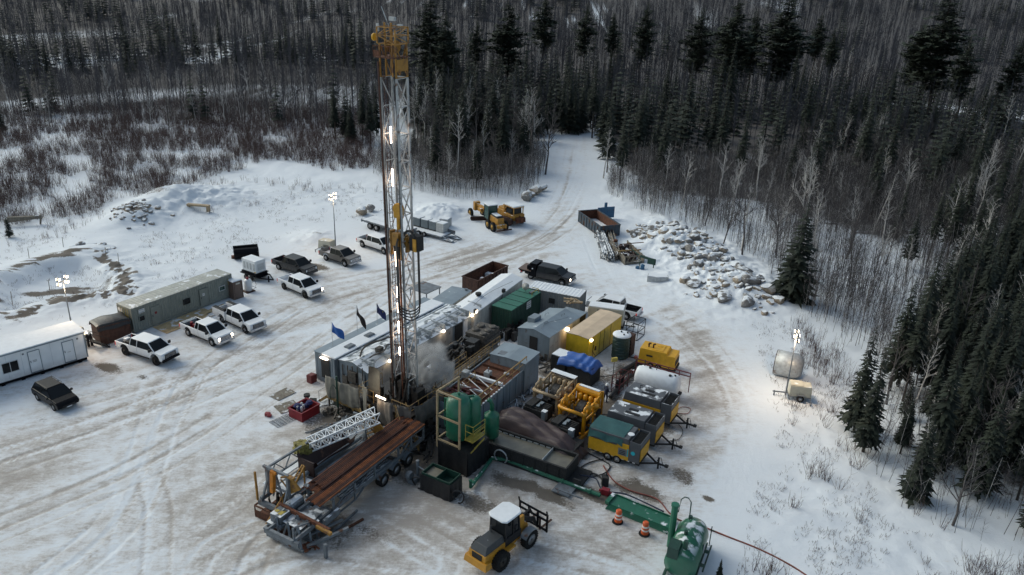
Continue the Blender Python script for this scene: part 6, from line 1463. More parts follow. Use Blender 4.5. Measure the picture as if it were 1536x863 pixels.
for k in range(9):
    u, w_ = k/9, (k+1)/9; a, b_ = P0.lerp(P1,u), P0.lerp(P1,w_); s0, s1_ = 1-.6*u, 1-.6*w_
    m.beam(a+Vector((0,-.3*s0,0)), b_+Vector((0,.3*s1_,0)), .05); m.beam(a+Vector((0,.3*s0,0)), b_+Vector((.25*s1_,0,-.4*s1_)), .05)
m.beam(P1, (3.4,.5,.9), .1); obj('lattice', m, M['masty'], yl)
en = T('deck_engine', 'grey engine with yellow stickers on the front of the carrier frame', 'engine', L2W(-3.1, 1.9, ax_, ay_, 61), 61)
m = MB(); m.b(0,0,.9,2.6,1.3,1.1); m.b(.2,.15,1.1,1.3,1.1,1.75); m.lathe([(.35,0),(.42,.1),(.42,1.2),(.3,1.3)],14,(1.3,.6,1.6),'x'); m.tube((1.9,1.1,1.2),(1.9,1.1,2.6),.12,8); m.path([(2.6+.6*sin(a),.4,1.2+.7*(1-cos(a))) for a in np.linspace(0,2.6,8)],.22,8); obj('engine_block', m, M['steels'], en, .03)
m = MB(); m.b(.4,.3,1.76,.9,.6,1.79); m.b(.5,.7,1.76,.75,1.0,1.79); obj('sticker', m, M['raily'], en)
m = MB(); m.b(.2,-.2,.6,2.4,-.05,1.0); m.b(0,-.1,.3,2.4,1.3,.7)
for x in (.2, 2.3): m.beam((x,0,0),(x,0,.9),.1); m.beam((x,1.2,0),(x,1.2,.9),.1)
obj('cradle', m, M['rust'], en)
fe = T('tail_frame', 'splayed grey triangular steel frames at the front end of the trailer', 'steel frame', spot(405, 808), -28)
m = MB()
for y in (0,.9):
    for x in (0,1.0,1.9):
        m.beam((x,y,.25),(x+.45,y+.3,1.7),.13); m.beam((x+.9,y,.25),(x+.45,y+.3,1.7),.13); m.beam((x,y,.25),(x+.9,y,.25),.1)
m.b(-.2,-.1,.2,3.0,.05,.35); m.b(0,.9,.2,3.0,1.0,.35); m.beam((-.6,.1,.5),(.5,1.1,1.9),.13); m.beam((2.9,.4,.3),(4.6,2.6,1.0),.2); m.beam((2.2,.8,.4),(3.8,3.0,1.1),.14); m.b(4.3,.4,.0,4.5,.6,1.1)
for x in (.1, 1.4, 2.8): m.b(x,.2,0,x+.2,.4,.25)
m.b(-.6,.6,0,-.4,.8,.5); obj('frame', m, M['steel'], fe)
m = MB(); m.beam((-.3,1.4,1.75),(4.2,1.2,1.6),.2,.24); obj('rusty_cross_beam', m, M['rustp'], fe)
m = MB(); m.beam((3.2,1.1,1.62),(4.5,1.0,1.58),.22,.2); obj('yellow_beam_end', m, M['masty'], fe)
m = MB(); m.b(.7,1.6,1.2,2.9,1.75,1.5); m.b(1.2,1.9,1.0,3.2,3.2,1.15); m.b(.9,1.8,1.15,1.1,3.3,1.6); m.b(3.1,1.8,1.15,3.3,3.3,1.6); obj('tray', m, M['steels'], fe)
o = jumble('rusty timber and steel pieces lying below the trailer front', 465, 822, 0, 9, 1.0, 'rustp', 'rusty_offcuts', 'scrap')
for k, (a, b_, lab) in enumerate((((497,802),(536,767),'grey steel bar lying in the snow beside the trailer'),((500,806),(545,780),'thin rusty bar lying furthest from the pipe trailer'))):
    m = MB(); m.beam((*spot(*a), .08), (*spot(*b_), .08), .14); m.beam((*spot(*a), .12), Vector((*spot(*a), .12)).lerp(Vector((*spot(*b_), .12)), .35), .18, .1); tag(obj('steel_bar', m, M['steel' if k == 0 else 'rust']), lab, 'bar')

# red crate, mats and a small puddle of gear near the landing
rc = T('red_crate', 'open red plastic crate filled with rope and canisters', 'crate', spot(457, 622), 57)
m = MB(); m.b(-1.0,-.8,.08,-.92,.8,.85); m.b(.92,-.8,.08,1.0,.8,.85); m.b(-.92,-.8,.08,.92,-.72,.85); m.b(-.92,.72,.08,.92,.8,.85); m.b(-1,-.8,0,1,.8,.12); m.b(-1.05,-.85,.78,1.05,-.8,.88); m.b(-1.05,.8,.78,1.05,.85,.88); m.b(-1.05,-.8,.78,-1,.8,.88); m.b(1,-.8,.78,1.05,.8,.88); obj('box', m, M['red'], rc)
m = MB()
for k in range(5): m.lathe([(.25,0),(.33,.12),(.2,.3)], 10, (rnd.uniform(-.6,.6), rnd.uniform(-.45,.5), .5+.1*k))
obj('rope_pile', m, M['navy'], rc)
m = MB()
for k in range(5): m.lathe([(.11,0),(.11,.4),(.04,.46)], 8, (rnd.uniform(-.7,.3), rnd.uniform(-.5,.5), .6))
obj('canister', m, M['whp'], rc)
m = MB(); m.lathe([(.16,0),(.16,.5),(.28,.55),(.28,.75)], 12); m.b(.2,-.3,0,.8,.2,.3); o = obj('bollard', m, M['black2']); o.location = (*spot(461,603),0); tag(o, 'short black capped post beside the red crate', 'post')
for (px, py, w_, l_, yw_, mt_, nm) in ((424,592,1.3,1.9,55,'woodd','brown board lying flat behind the red crate'),(431,611,1.5,1.8,40,'woodd','tan board lying flat beside the red crate'),(487,603,1.4,1.6,30,'whitesnow','crumpled pale sheet beside the yellow kick board')):
    m = MB(); m.b(-l_/2,-w_/2,.03,l_/2,w_/2,.07); o = obj('board', m, M[mt_]); o.location = (*spot(px,py),0); o.rotation_euler = (0,0,R(yw_)); tag(o, nm, 'board')
m = MB()
for k in range(7): m.b(-.9,-.6+.2*k,.03,.9,-.57+.2*k,.06); m.b(-.9+.3*k,-.6,.03,-.87+.3*k,.63,.06)
o = obj('steel_grid', m, M['steel']); o.location = (*spot(424,632),0); o.rotation_euler = (0,0,R(50)); tag(o, 'thin steel grid lying on the snow near the red crate', 'grid')
m = MB(); m.b(-.25,-.15,0,.2,.2,.3); m.b(0,-.3,.05,.35,0,.25); o = obj('glove_bag', m, M['red'], bev=.05); o.location = (*spot(402,624),0); tag(o, 'small dark red bag lying alone on the snow', 'bag')

# ------------------------------------------------------------------ green flow line, grating, flare tank
m = MB(); pts = [spot(*p) for p in ((706,736),(738,692),(757,694),(900,748))]
m.path([(*pts[0],.9),(*pts[0],.35),(*Vector(pts[0]).lerp(Vector(pts[1]),.15),.3),(*Vector(pts[0]).lerp(Vector(pts[1]),.93),.3),(*pts[1],.3),(*pts[2],.28),(*Vector(pts[2]).lerp(Vector(pts[3]),.5),.28),(*pts[3],.28)], .15, 8)
for u in (.3,.62,.9): p = Vector(pts[2]).lerp(Vector(pts[3]),u); d = (Vector(pts[3])-Vector(pts[2])).normalized(); m.tube((*(p-d*.06),.28),(*(p+d*.06),.28),.22,8)
tag(obj('green_pipe', m, M['greens'], smooth=False), 'green pipe line running on the ground past the settling tank', 'pipe')
g0 = Vector(spot(908, 765)); g1_ = Vector(spot(1000, 803)); gd = g1_-g0
gr = T('green_grating', 'snowy green walkway grating between pipe line and flare tank', 'grating', g0, math.degrees(atan2(gd.y, gd.x)))
Lg = gd.length; m = MB()
m.b(0,.55,.1,Lg,1.7,.2); m.b(-.3,.5,.1,0,1.7,.35); m.b(0,0,.05,.06,.55,.16); m.b(Lg-.06,0,.05,Lg,.55,.16)
for y in (.0,.1,.2,.3,.4,.5): m.b(0,y,.1,Lg,y+.035,.16)
m.b(0,1.72,.1,Lg,1.78,.3); obj('plate', m, M['greens'], gr)
ft = T('flare_tank', 'green gas separator tank with snow patches and a tall side stack', 'tank', spot(1030, 838), 66)
# x forward (away), y left
m = MB(); m.lathe([(.01,1.75),(.55,1.65),(.9,1.35),(1.05,.9),(1.05,-2.6),(.6,-2.8)][::-1], 26, (.2,0,1.35), 'x'); obj('vessel', m, mat('green_tank_snow', (.012,.11,.06), .35, var=.1, snow=.45, coat=.3), ft, smooth=True)
m = MB(); m.tube((.3,1.25,.3),(.3,1.25,3.6),.22,12); m.tube((.3,1.25,3.6),(.3,1.25,3.75),.27,12); m.tube((.3,1.25,1.0),(.3,.6,1.2),.15,8); obj('stack', m, M['green'], ft)
m = MB(); m.path([(.3,1.0,3.2),(.5,.95,4.1),(.5,.75,4.35),(.5,.5,4.35),(.5,.3,4.1),(.4,.25,2.8)], .04, 6); obj('stack_hoop', m, M['greend'], ft)
m = MB(); m.b(-3.2,-1.0,.1,1.8,-.85,.35); m.b(-3.2,.85,.1,1.8,1.0,.35); m.beam((1.7,-1.1,.2),(1.7,-1.1,1.8),.06); m.beam((1.7,-1.35,1.5),(1.7,-1.0,1.5),.05); m.b(-1.5,-1.35,.6,1.2,-1.25,.7)
for x in (-.2,-1.6): m.tube((x,-.9,1.2),(x,-1.4,1.2),.12,8)
m.tube((1.2,.3,2.1),(1.2,.3,2.5),.14,8); m.tube((-.6,.2,2.3),(-.6,.2,2.65),.12,8); m.b(-2.6,.2,1.8,-1.6,.9,2.6); m.tube((-2.0,-.1,2.0),(-2.0,-.1,3.0),.14,8); obj('fittings', m, M['greend'], ft)
m = MB(); m.lathe([(.3,0),(.3,.03),(.001,.03)], 16, (-.4,-1.06,1.5), 'y'); obj('round_plate', m, M['galv'], ft)
def drum(label, px, py, tilt=0):
    t = T('traffic_drum', label, 'traffic drum', spot(px, py), 0, 'orange traffic drums'); m = MB()
    H_ = [(.27,.05),(.27,.3),(.25,.31),(.25,.52),(.235,.53),(.235,.72),(.215,.73),(.215,.95),(.15,1.02)]
    m.lathe(H_, 18); obj('shell', m, M['drum'], t)
    for z, r_ in ((.33,.256),(.60,.242)): m = MB(); m.lathe([(r_,z),(r_,z+.13)], 18); obj('reflective_band', m, M['refl'], t)
    m = MB(); m.lathe([(.40,0),(.38,.07),(.2,.08)], 16, (-.03,0,0)); obj('rubber_base', m, M['tyre'], t); return t
drum('orange and white traffic drum nearer the green pipe line', 927, 783); drum('orange and white traffic drum nearer the flare tank', 967, 801)
def hosel(label, pts, r_, mt_, z=.08, nm='hose'):
    q = np.array([spot(*p) for p in pts]); out = []
    for i in range(len(q)-1):
        for t in np.linspace(0,1,6,endpoint=False):
            p0 = q[max(i-1,0)]; p1 = q[i]; p2 = q[i+1]; p3 = q[min(i+2,len(q)-1)]
            v = .5*((2*p1)+(-p0+p2)*t+(2*p0-5*p1+4*p2-p3)*t*t+(-p0+3*p1-3*p2+p3)*t**3); out.append((v[0],v[1],z))
    out.append((*q[-1],z)); m = MB(); m.path(out, r_, 6); return tag(obj(nm, m, M[mt_], smooth=True), label, nm)
hosel('red hose winding from the compressors past the flare tank into the brush', [(905,700),(920,722),(945,737),(985,750),(1003,770),(1020,782),(1050,790),(1090,806),(1140,826),(1190,852),(1230,880)], .055, 'hoser')
hosel('blue black hose along the upper edge of the green grating', [(870,717),(893,722),(904,740),(935,745),(960,755),(995,772)], .06, 'hoseb', .25)
hosel('black hose arching from the settling tank skid', [(872,720),(884,712),(898,716),(905,728),(900,742)], .07, 'hose', .12)
hosel('black hose coiled in front of the near compressor', [(905,690),(885,695),(870,705),(880,716),(905,712),(915,700),(900,690),(880,680)], .05, 'hose', .08)
hosel('black cable looping between yellow pump and compressors', [(885,650),(892,632),(905,625),(918,628)], .05, 'hose', .2)
hosel('thin red hose loop beside the far compressor', [(1010,620),(1022,612),(1035,614),(1030,622),(1010,620)], .03, 'hoser', .08)
hosel('thin cable loop beside the middle compressor', [(1003,663),(1018,660),(1024,648),(1018,638)], .03, 'hose', .08)
m = MB(); m.b(-.3,-.2,.05,.3,.2,.5); m.tube((-.5,0,.25),(.5,0,.25),.12,8); o = obj('red_valve', m, M['red'], bev=.03); o.location = (*spot(908,742),0); o.rotation_euler = (0,0,R(-25)); tag(o, 'small red valve at the start of the green grating', 'valve')
m = MB(); m.b(-.25,-.25,0,.25,.25,.8); m.tube((.1,.1,.8),(.1,.1,1.1),.05); o = obj('black_valve_box', m, M['black2']); o.location = (*spot(907,728),0); tag(o, 'black valve box between two hoses', 'valve')
hosel('large black duct running beside the white tank trailer', [(975,548),(955,560),(935,578),(915,600)], .22, 'hose', .3, 'duct')
hosel('second black duct alongside the first towards the wrapped stack', [(968,540),(948,552),(930,562)], .22, 'hose', .3, 'duct')

# ------------------------------------------------------------------ wheel loader with pallet forks
wl = T('wheel_loader', 'yellow wheel loader with snowy cab roof and black pallet forks', 'wheel loader', (0,0), 51)
a_ = Vector(spot(753.4,853.3)); b_ = Vector(spot(794,822)); dv = (b_-a_).normalized(); ctr = (a_+b_)/2+Vector((-dv.y,dv.x))*1.05
wl.location = (ctr.x, ctr.y, 0)
yb = mat('loader_yellow', (.46,.22,.02), .45, var=.12, rust=.05)
m = MB(); m.fr(-2.75,-.72,.75,-.35,.72,1.55,.05,.02); m.fr(-2.95,-.95,.62,-2.3,.95,1.1,.08,.05); m.b(-.45,-.5,.6,.6,.5,1.2); m.b(-1.3,-1.05,1.0,-.1,-.72,1.16); m.b(-1.3,.72,1.0,-.1,1.05,1.16); m.b(.45,-.45,.6,1.9,.45,1.35); m.b(1.0,-.42,1.3,1.5,-.22,2.25); m.b(1.0,.22,1.3,1.5,.42,2.25); m.b(-2.3,-.74,1.0,-1.0,-.70,1.5); obj('body', m, yb, wl, .05)
m = MB(); m.fr(-2.7,-.66,1.5,-.75,.66,2.0,.35,.14,tx2=.05); m.fr(-1.0,-.3,.9,-1,.3,1.0); m.tube((-1.0,.35,1.95),(-1.0,.35,2.5),.05); obj('engine_hood', m, mat('loader_charcoal', (.04,.045,.05), .45, snow=.1), wl, .08)
m = MB(); m.b(-2.76,-.4,.95,-2.71,.4,1.5); obj('grille', m, M['plastic'], wl)
m = MB(); m.fr(-.75,-.68,1.2,.75,.68,3.05,.05,.06,tx2=.15); obj('cab_glass', m, M['glass'], wl)
m = MB()
for x0,x1 in ((-.72,-.68),(.72,.6),(.05,.02)):
    for s in (-1,1): m.beam((x0,s*.68,1.2),(x1,s*.63,3.05),.09)
m.b(-.78,-.72,1.15,.8,.72,1.75) ; obj('cab_frame', m, M['plastic'], wl)
m = MB(); m.slab([(-.75,-.8),(.65,-.8),(.95,-.45),(.95,.45),(.65,.8),(-.75,.8),(-.95,.5),(-.95,-.5)],3.05,3.2); obj('cab_roof', m, M['snow'], wl, .06)
for x in (-1.45, 1.45):
    for s in (-1,1):
        wheel(wl, x, s*.95, .66, .48, 'rim' if x > 0 else 'grime', 22)
for s in (-1,1): m = MB(); m.cloth(lambda u,v:(1.45-.78*cos(.5+1.9*u), s*.95-.27+.54*v, .66+.74*sin(.5+1.9*u)),10,2,.03); obj('mudguard', m, M['steel'], wl)
m = MB()
for s in (-.28,.28): m.beam((1.2,s,2.1),(2.7,s,1.15),.14,.3); m.beam((2.7,s,1.2),(2.95,s,.6),.14,.2)
m.beam((1.4,0,1.7),(2.6,0,1.9),.12); m.beam((2.6,0,1.9),(2.9,0,1.3),.12); obj('loader_arm', m, M['plastic'], wl)
m = MB()
for z in (.35,1.15,1.6): m.b(3.0,-1.25,z,3.1,1.25,z+.12)
for y in (-1.25,-.45,.35,1.13): m.b(3.0,y,.3,3.1,y+.12,1.7)
for y in (-1.25,1.17): m.beam((3.05,y+.04,1.6),(2.9,y+.04,2.1),.08)
obj('fork_carriage', m, M['black'], wl)
for y in (-.6,.55): m = MB(); m.b(3.1,y,.12,4.5,y+.14,.19); m.b(3.1,y,.12,3.17,y+.14,1.2); obj('fork', m, M['rustd'], wl)
m = MB(); m.b(-.1,-1.0,2.3,.1,-.85,2.6); m.b(.55,.8,2.4,.7,1.0,2.7); obj('mirror', m, M['plastic'], wl)

# ------------------------------------------------------------------ road grader and bulldozer
gd_ = T('road_grader', 'yellow road grader with snowy cab roof seen from behind', 'road grader', spot(736, 338), 119)
m = MB(); m.fr(-3.2,-.55,.9,-.6,.55,1.9,.1,.05); m.beam((.5,0,2.0),(4.6,0,1.9),.35,.4); m.b(4.4,-.45,1.0,5.0,.45,2.3); m.b(-3.7,-.7,.6,-3.2,.7,1.1); m.b(2.2,-.6,1.4,3.2,.6,1.9); m.beam((-3.6,-.5,1.0),(-4.2,-.3,.8),.15); m.beam((-3.6,.5,1.0),(-4.2,.3,.8),.15); obj('body', m, M['yels'], gd_, .03)
m = MB(); m.fr(-2.9,-.5,1.9,-.7,.5,2.1,.15,.08); obj('engine_hood', m, M['black2'], gd_); m = MB(); m.b(-2.6,-.42,2.1,-1.0,.42,2.18); obj('hood_snow', m, M['snow'], gd_, .03)
m = MB(); m.fr(-.6,-.72,1.1,.8,.72,3.15,.02,.05); obj('cab', m, M['glassg'], gd_); m = MB(); m.b(-.75,-.8,3.15,.95,.8,3.3); obj('cab_roof', m, M['snow'], gd_, .04)
m = MB()
for x in (-.6,.75):
    for s in (-1,1): m.beam((x,s*.70,1.1),(x,s*.67,3.15),.1)
obj('cab_frame', m, M['black2'], gd_)
m = MB(); m.cloth(lambda u,v:(1.2+1.4*u+.35*sin(pi*v),-1.9+3.8*u,.15+.65*v),8,5,.04); m.b(-4.3,-1.2,.45,-4.15,1.2,.6); obj('blade', m, M['rustd'], gd_)
for x in (-2.7,-1.2): 
    for s in (-1,1): wheel(gd_, x, s*1.0, .66, .4, 'yrim', 18)
for s in (-1,1): wheel(gd_, 4.7, s*1.0, .66, .36, 'yrim', 18)
bz = T('bulldozer', 'yellow bulldozer with snowy canopy and black cab windows beside the grader', 'bulldozer', spot(765, 333), 128)
m = MB(); m.fr(-1.9,-.75,.8,2.2,.75,1.7,.0,.03); m.fr(.6,-.55,1.7,2.3,.55,2.0,.05,.05); m.b(-2.0,-1.1,1.2,.4,1.1,1.6); obj('body', m, M['yels'], bz, .03)
m = MB(); m.fr(-1.7,-.75,1.6,.1,.75,2.7,.03,.05); obj('cab', m, M['glass'], bz); m = MB(); m.b(-2.0,-.95,2.75,.5,.95,2.95); obj('canopy', m, M['snow'], bz, .05)
m = MB()
for x in (-1.9,.3):
    for s in (-1,1): m.beam((x,s*.85,1.5),(x,s*.85,2.78),.12)
m.b(-2.02,-.97,2.65,.52,.97,2.745); obj('canopy_frame', m, M['yels'], bz)
for s in (-1,1):
    m = MB(); y = s*1.15
    pf = [(-1.9,.35),(-1.5,.08),(1.7,.08),(2.2,.4),(1.9,.85),(-1.3,1.15),(-1.9,.9)]
    m.ext(pf, y-.25, y+.25)
    for k in range(9): m.b(-1.5+.4*k,y-.27,.0,-1.35+.4*k,y+.27,.08)
    obj('track', m, M['rustd'], bz)
m = MB(); m.cloth(lambda u,v:(3.0-.3*sin(pi*v),-1.7+3.4*u,.1+1.1*v),8,5,.06); m.beam((1.5,-1.3,.6),(2.9,-1.3,.5),.15); m.beam((1.5,1.3,.6),(2.9,1.3,.5),.15); obj('blade', m, M['yels'], bz)
m = MB(); m.b(-2.62,-.5,.7,-2.0,.6,1.25); m.tube((-2.0,-.2,1.2),(-2.7,-.2,1.0),.22,10); m.tube((-2.0,.35,1.1),(-2.7,.35,1.0),.2,10); m.b(-2.7,-.8,.6,-2.5,.8,.8); obj('winch', m, M['rustp'], bz)
m = MB(); m.tube((1.0,.2,1.95),(1.0,.2,2.7),.06); obj('exhaust', m, M['rustp'], bz)

# ------------------------------------------------------------------ flatbed trailers, totes, back of the yard
ftr = T('flatbed_trailer', 'snow covered tandem flatbed trailer behind the far white pickup', 'trailer', spot(556, 344), -36)
m = MB(); m.b(-1.6,-.15,.95,6.8,2.3,1.15); m.b(-1.6,.2,.7,6.8,.35,.95); m.b(-1.6,1.8,.7,6.8,1.95,.95); m.b(-1.7,-.2,.8,-1.6,2.35,1.2); m.beam((6.8,.3,.8),(8.8,1.1,.6),.12); m.beam((6.8,1.9,.8),(8.8,1.1,.6),.12); obj('chassis', m, M['steels'], ftr)
m = MB(); m.b(-1.55,-.1,1.155,6.75,1.0,1.2); m.b(-1.55,1.08,1.155,6.75,2.25,1.2); obj('snow_cover', m, M['snow'], ftr, .02)
for x in (.0,1.25):
    for y in (.0,2.1): wheel(ftr, x, y, .5, .4, 'rim', side=-1 if y < 1 else 1)
fb2 = T('low_flatbed', 'low snowy flatbed with ramps carrying three grey and one white tote', 'trailer', spot(628, 352), -33)
m = MB(); m.b(-2.6,-.2,.45,4.2,2.4,.62); m.b(4.2,.0,.12,5.8,.7,.22); m.b(4.2,1.4,.12,5.8,2.1,.22); m.beam((4.2,.1,.6),(5.9,.2,.12),.1); m.beam((4.2,2.0,.6),(5.9,2.1,.12),.1); m.b(3.6,1.9,.62,4.9,2.0,1.1); obj('chassis', m, M['steels'], fb2)
m = MB(); m.b(-2.55,-.15,.625,4.1,2.3,.68); m.b(4.25,.03,.225,5.7,.66,.26); obj('snow_cover', m, M['snow'], fb2, .02)
for x in (.2,1.2): wheel(fb2, x, -.2, .36, .24, 'rim', side=-1); wheel(fb2, x, 2.4, .36, .24, 'rim', side=1)
fl0 = fb2.location
for k, (dx, mm_, lab) in enumerate(((-1.2,'ibcd','dark grey tote furthest left on the low flatbed'),(.25,'ibcd','grey tote in the middle of the low flatbed'),(1.65,'ibcd','grey tote touching the white one on the low flatbed'),(3.0,'ibc','white caged tote at the ramp end of the low flatbed'))):
    x, y = L2W(dx, 1.55, fl0.x, fl0.y, -33); tt = tote(lab, 0, 0, -33, mm_, 1.05, cage=(mm_ == 'ibc'), group='totes on and beside the low flatbed'); tt.location = (x, y, .68)
tote('white caged tote alone on the snow past the low flatbed', 668, 341, -20, 'ibc', 1.1, group='totes on and beside the low flatbed')
# blue roll-off, pipe bundles, rack and green frame on the right
M['binblue'] = mat('faded_blue_steel', (.035,.055,.075), .6, var=.3, rust=.45)
rolloff('rolloff_dumpster', 'long open dumpster with blue end wall and snow inside', spot(929, 355), 111, 7.6, 3.0, 1.7, 'binblue', 'rust', 'snow', n=9)
m = MB(); m.b(-1.4,-.05,.3,1.4,.06,2.0); m.b(-.3,-.1,1.6,.1,.1,2.7); o = obj('blue_end_board', m, M['bluep']); x, y = spot(908, 330); o.location = (x, y, 0); o.rotation_euler = (0,0,R(21)); tag(o, 'blue end board upright at the far end of the open dumpster', 'board')
def bundle(label, a, b_, n, w_, h_, mt_, r_=.09):
    A = Vector(spot(*a)); B = Vector(spot(*b_)); d = B-A; t = T('pipe_bundle', label, 'pipe bundle', A, math.degrees(atan2(d.y, d.x)), 'stored pipe bundles'); Lb = d.length
    m = MB()
    for k in range(n): y = rnd.uniform(-w_/2,w_/2); z = rnd.uniform(.15,h_); m.tube((rnd.uniform(-.4,.4),y,z),(Lb+rnd.uniform(-.4,.4),y+rnd.uniform(-.2,.2),z+rnd.uniform(-.1,.1)),r_,5)
    obj('pipes', m, M[mt_], t); m = MB()
    for x in (.4, Lb-.4):
        for s in (-1,1): m.beam((x,s*w_*.55,0),(x,s*w_*.55,h_+.15),.08)
        m.beam((x,-w_*.55,.08),(x,w_*.55,.08),.1)
    obj('stakes', m, M['woodd'], t); return t
bundle('snowy bundle of thin pipes furthest left below the dumpster', (906,390), (896,356), 14, .8, .9, 'steels')
bundle('snowy pipe bundle in the middle of the storage row', (917,394), (903,357), 18, .9, 1.1, 'steels')
bundle('pipe bundle leaning against the wooden sided rack', (926,392), (914,355), 14, .7, 1.0, 'woodd')
rk = T('storage_rack', 'timber sided rack filled with parts and crossed by an ochre beam', 'rack', spot(937, 399), 104)
m = MB()
for y in (0,-2.6):
    m.b(0,y-.05,.1,6.2,y+.05,1.2)
    for k in range(7): m.beam((k,y,0),(k,y,1.3),.09)
m.b(-.05,-2.6,.1,.05,0,.5); m.beam((0,0,1.25),(0,-2.6,1.25),.1)
for k in range(4): m.beam((0,-.65*k,.1),(0,-.65*(k+1),1.2),.07)
m.b(0,-2.5,.1,6.2,-.1,.2); obj('frame', m, M['woodd'], rk)
m = MB()
for k in range(20): a, b_ = rnd.uniform(.4,5.6), rnd.uniform(-2.3,-.3); s_ = rnd.uniform(.1,.35); m.b(a-s_,b_-s_,.2,a+s_,b_+s_,.4+rnd.uniform(.1,.8))
for k in range(5): m.tube((rnd.uniform(.5,2),rnd.uniform(-2.2,-.3),.5),(rnd.uniform(3,6),rnd.uniform(-2.2,-.3),.8),.08,6)
obj('parts', m, mat('assorted_parts', (.07,.045,.04), .7, var=.6, scale=2, snow=.45), rk)
m = MB(); m.beam((2.0,.3,1.3),(2.0,-2.9,1.35),.14); obj('ochre_beam', m, M['rail'], rk); m = MB(); m.tube((4.8,-1,1.2),(5.0,-4.5,1.25),.06,6); m.lathe([(.3,0),(.3,.3)],10,(5.9,-.8,1.2)); obj('loose_bar', m, M['rust'], rk)
gf = T('drum_stand', 'small green steel stand with blue drum standing by the rack', 'steel stand', spot(962, 406), -30)
m = MB(); m.b(-.9,-.7,.05,1.4,-.6,.18); m.b(-.9,.7,.05,1.4,.8,.18); m.beam((-.9,-.6,.1),(-.9,.7,.1),.1); m.beam((1.4,-.6,.1),(1.4,.7,.1),.1); m.beam((1.3,.7,.1),(1.3,.7,1.6),.1); m.beam((-.6,.8,1.6),(1.4,.8,1.4),.12,.3); m.b(.4,.75,.8,1.5,.85,1.6); m.beam((-.6,.8,0),(-.6,.8,1.6),.1); m.beam((-.8,.7,1.7),(-2.0,1.0,2.2),.12); obj('frame', m, M['greend'], gf)
m = MB(); m.lathe([(.25,0),(.28,.1),(.28,.6),(.15,.7)], 12, (0.1,0,.15)); m.b(-.7,-.3,.1,-.3,.1,.5); obj('blue_drum', m, M['bluep'], gf)
m = MB(); m.slab([(-1.3,-.6),(0,-.75),(1.3,-.4),(1.2,.55),(-1.2,.5)],0,.9); o = obj('grey_block', m, M['galv']); o.location = (*spot(986,424),0); o.rotation_euler = (0,0,R(-8)); m = MB(); m.slab([(-1.2,-.5),(0,-.65),(1.2,-.3),(1.1,.5),(-1.1,.45)],.905,.97); obj('snow_cap', m, M['snow'], o); tag(o, 'grey steel trough block capped with snow below the green frame', 'block')

# ------------------------------------------------------------------ rocks
def rockmesh(seed, n=1):
    R_ = random.Random(seed); import bmesh
    bm = bmesh.new(); bmesh.ops.create_icosphere(bm, subdivisions=2, radius=1)
    pl = [Vector((R_.gauss(0,1),R_.gauss(0,1),R_.gauss(0,1))).normalized() for _ in range(11)]; ds = [R_.uniform(.55,.85) for _ in pl]
    for v in bm.verts:
        for p, d in zip(pl, ds):
            k = v.co.dot(p)
            if k > d: v.co -= p*(k-d)
        v.co *= 1+R_.uniform(-.03,.03)
    me = bpy.data.meshes.new('boulder'); bm.to_mesh(me); bm.free(); return me
RM = [rockmesh(k) for k in range(7)]
for k, me in enumerate(RM): me.materials.append(M['rock' if k % 3 else 'rockg'])
def rock(x, y, s, label, group, z=None):
    me = rnd.choice(RM); o = bpy.data.objects.new('boulder', me); C.objects.link(o); o.location = (x, y, (s*.30 if z is None else z)); sx, sy, sz = s*rnd.uniform(.8,1.3), s*rnd.uniform(.8,1.2), s*rnd.uniform(.6,.9)
    o.scale = (sx, sy, sz); o.rotation_euler = (rnd.uniform(-.3,.3), rnd.uniform(-.3,.3), rnd.uniform(0,6.3)); tag(o, label, 'boulder', group)
RP = [spot(*p) for p in ((948,340),(990,338),(1040,350),(1080,382),(1130,430),(1178,468),(1150,478),(1095,462),(1020,446),(1030,410),(985,378),(945,358))]
def inpoly(x, y, P): return polydist(np.array([x]), np.array([y]), P)[0] < 0
xs_ = [p[0] for p in RP]; ys_ = [p[1] for p in RP]; pts_ = []; tries = 0
def hgt(x, y): return float(hz(np.array([x]), np.array([y]))[0])
def heapz(x, y):
    h = hgt(x, y)
    for hp in HEAPS:
        px, py, r_, hh = hp[:4]; e = hp[4] if len(hp) > 4 else 1
        cx, cy = spot(px, py); q = hypot(x-cx, (y-cy)*e)/r_; h += hh*math.exp(-q*q)*1.0
    return h
while len(pts_) < 185 and tries < 9000:
    tries += 1; x = rnd.uniform(min(xs_), max(xs_)); y = rnd.uniform(min(ys_), max(ys_)); s = rnd.choice((.28,.38,.5,.6,.7,.85,1.05))*rnd.uniform(.8,1.1)
    if inpoly(x, y, RP) and all(hypot(x-a, y-b_) > (s+c)*.70 for a, b_, c in pts_): pts_.append((x, y, s))
for x, y, s in pts_: rock(x, y, s, 'snow capped boulder in the big heap along the forest edge', 'boulders heaped along the forest edge', heapz(x, y)+s*.08)
for a in ((105,383),(113,376),(118,384),(124,373),(131,380),(138,384),(142,377),(148,382),(153,374),(160,381),(166,377),(128,386),(145,387),(110,388),(137,373),(157,386)):
    x, y = spot(*a); rock(x+rnd.uniform(-.3,.3), y, rnd.uniform(.5,.9), 'brown boulder in the low row beyond the container office', 'boulders in a low row on the left field', .35)
for a, s in (((791,300),1.2),((803,291),1.4),((812,287),1.0),((797,296),.8)): x, y = spot(*a); rock(x, y, s, 'large tan boulder lining the haul road by the bulldozer', 'large boulders beside the haul road', s*.5)
for a in ((543,322),(556,317)): x, y = spot(*a); rock(x, y, .9, 'grey rubble block behind the snowy flatbed trailer', 'blocks behind the snowy flatbed', .5)
for k in range(26):
    x, y = spot(rnd.uniform(462,484), rnd.uniform(350,362)); rock(x, y, rnd.uniform(.18,.4), 'small rubble stone in the pile left of the cream tower', 'rubble stones by the cream tower')
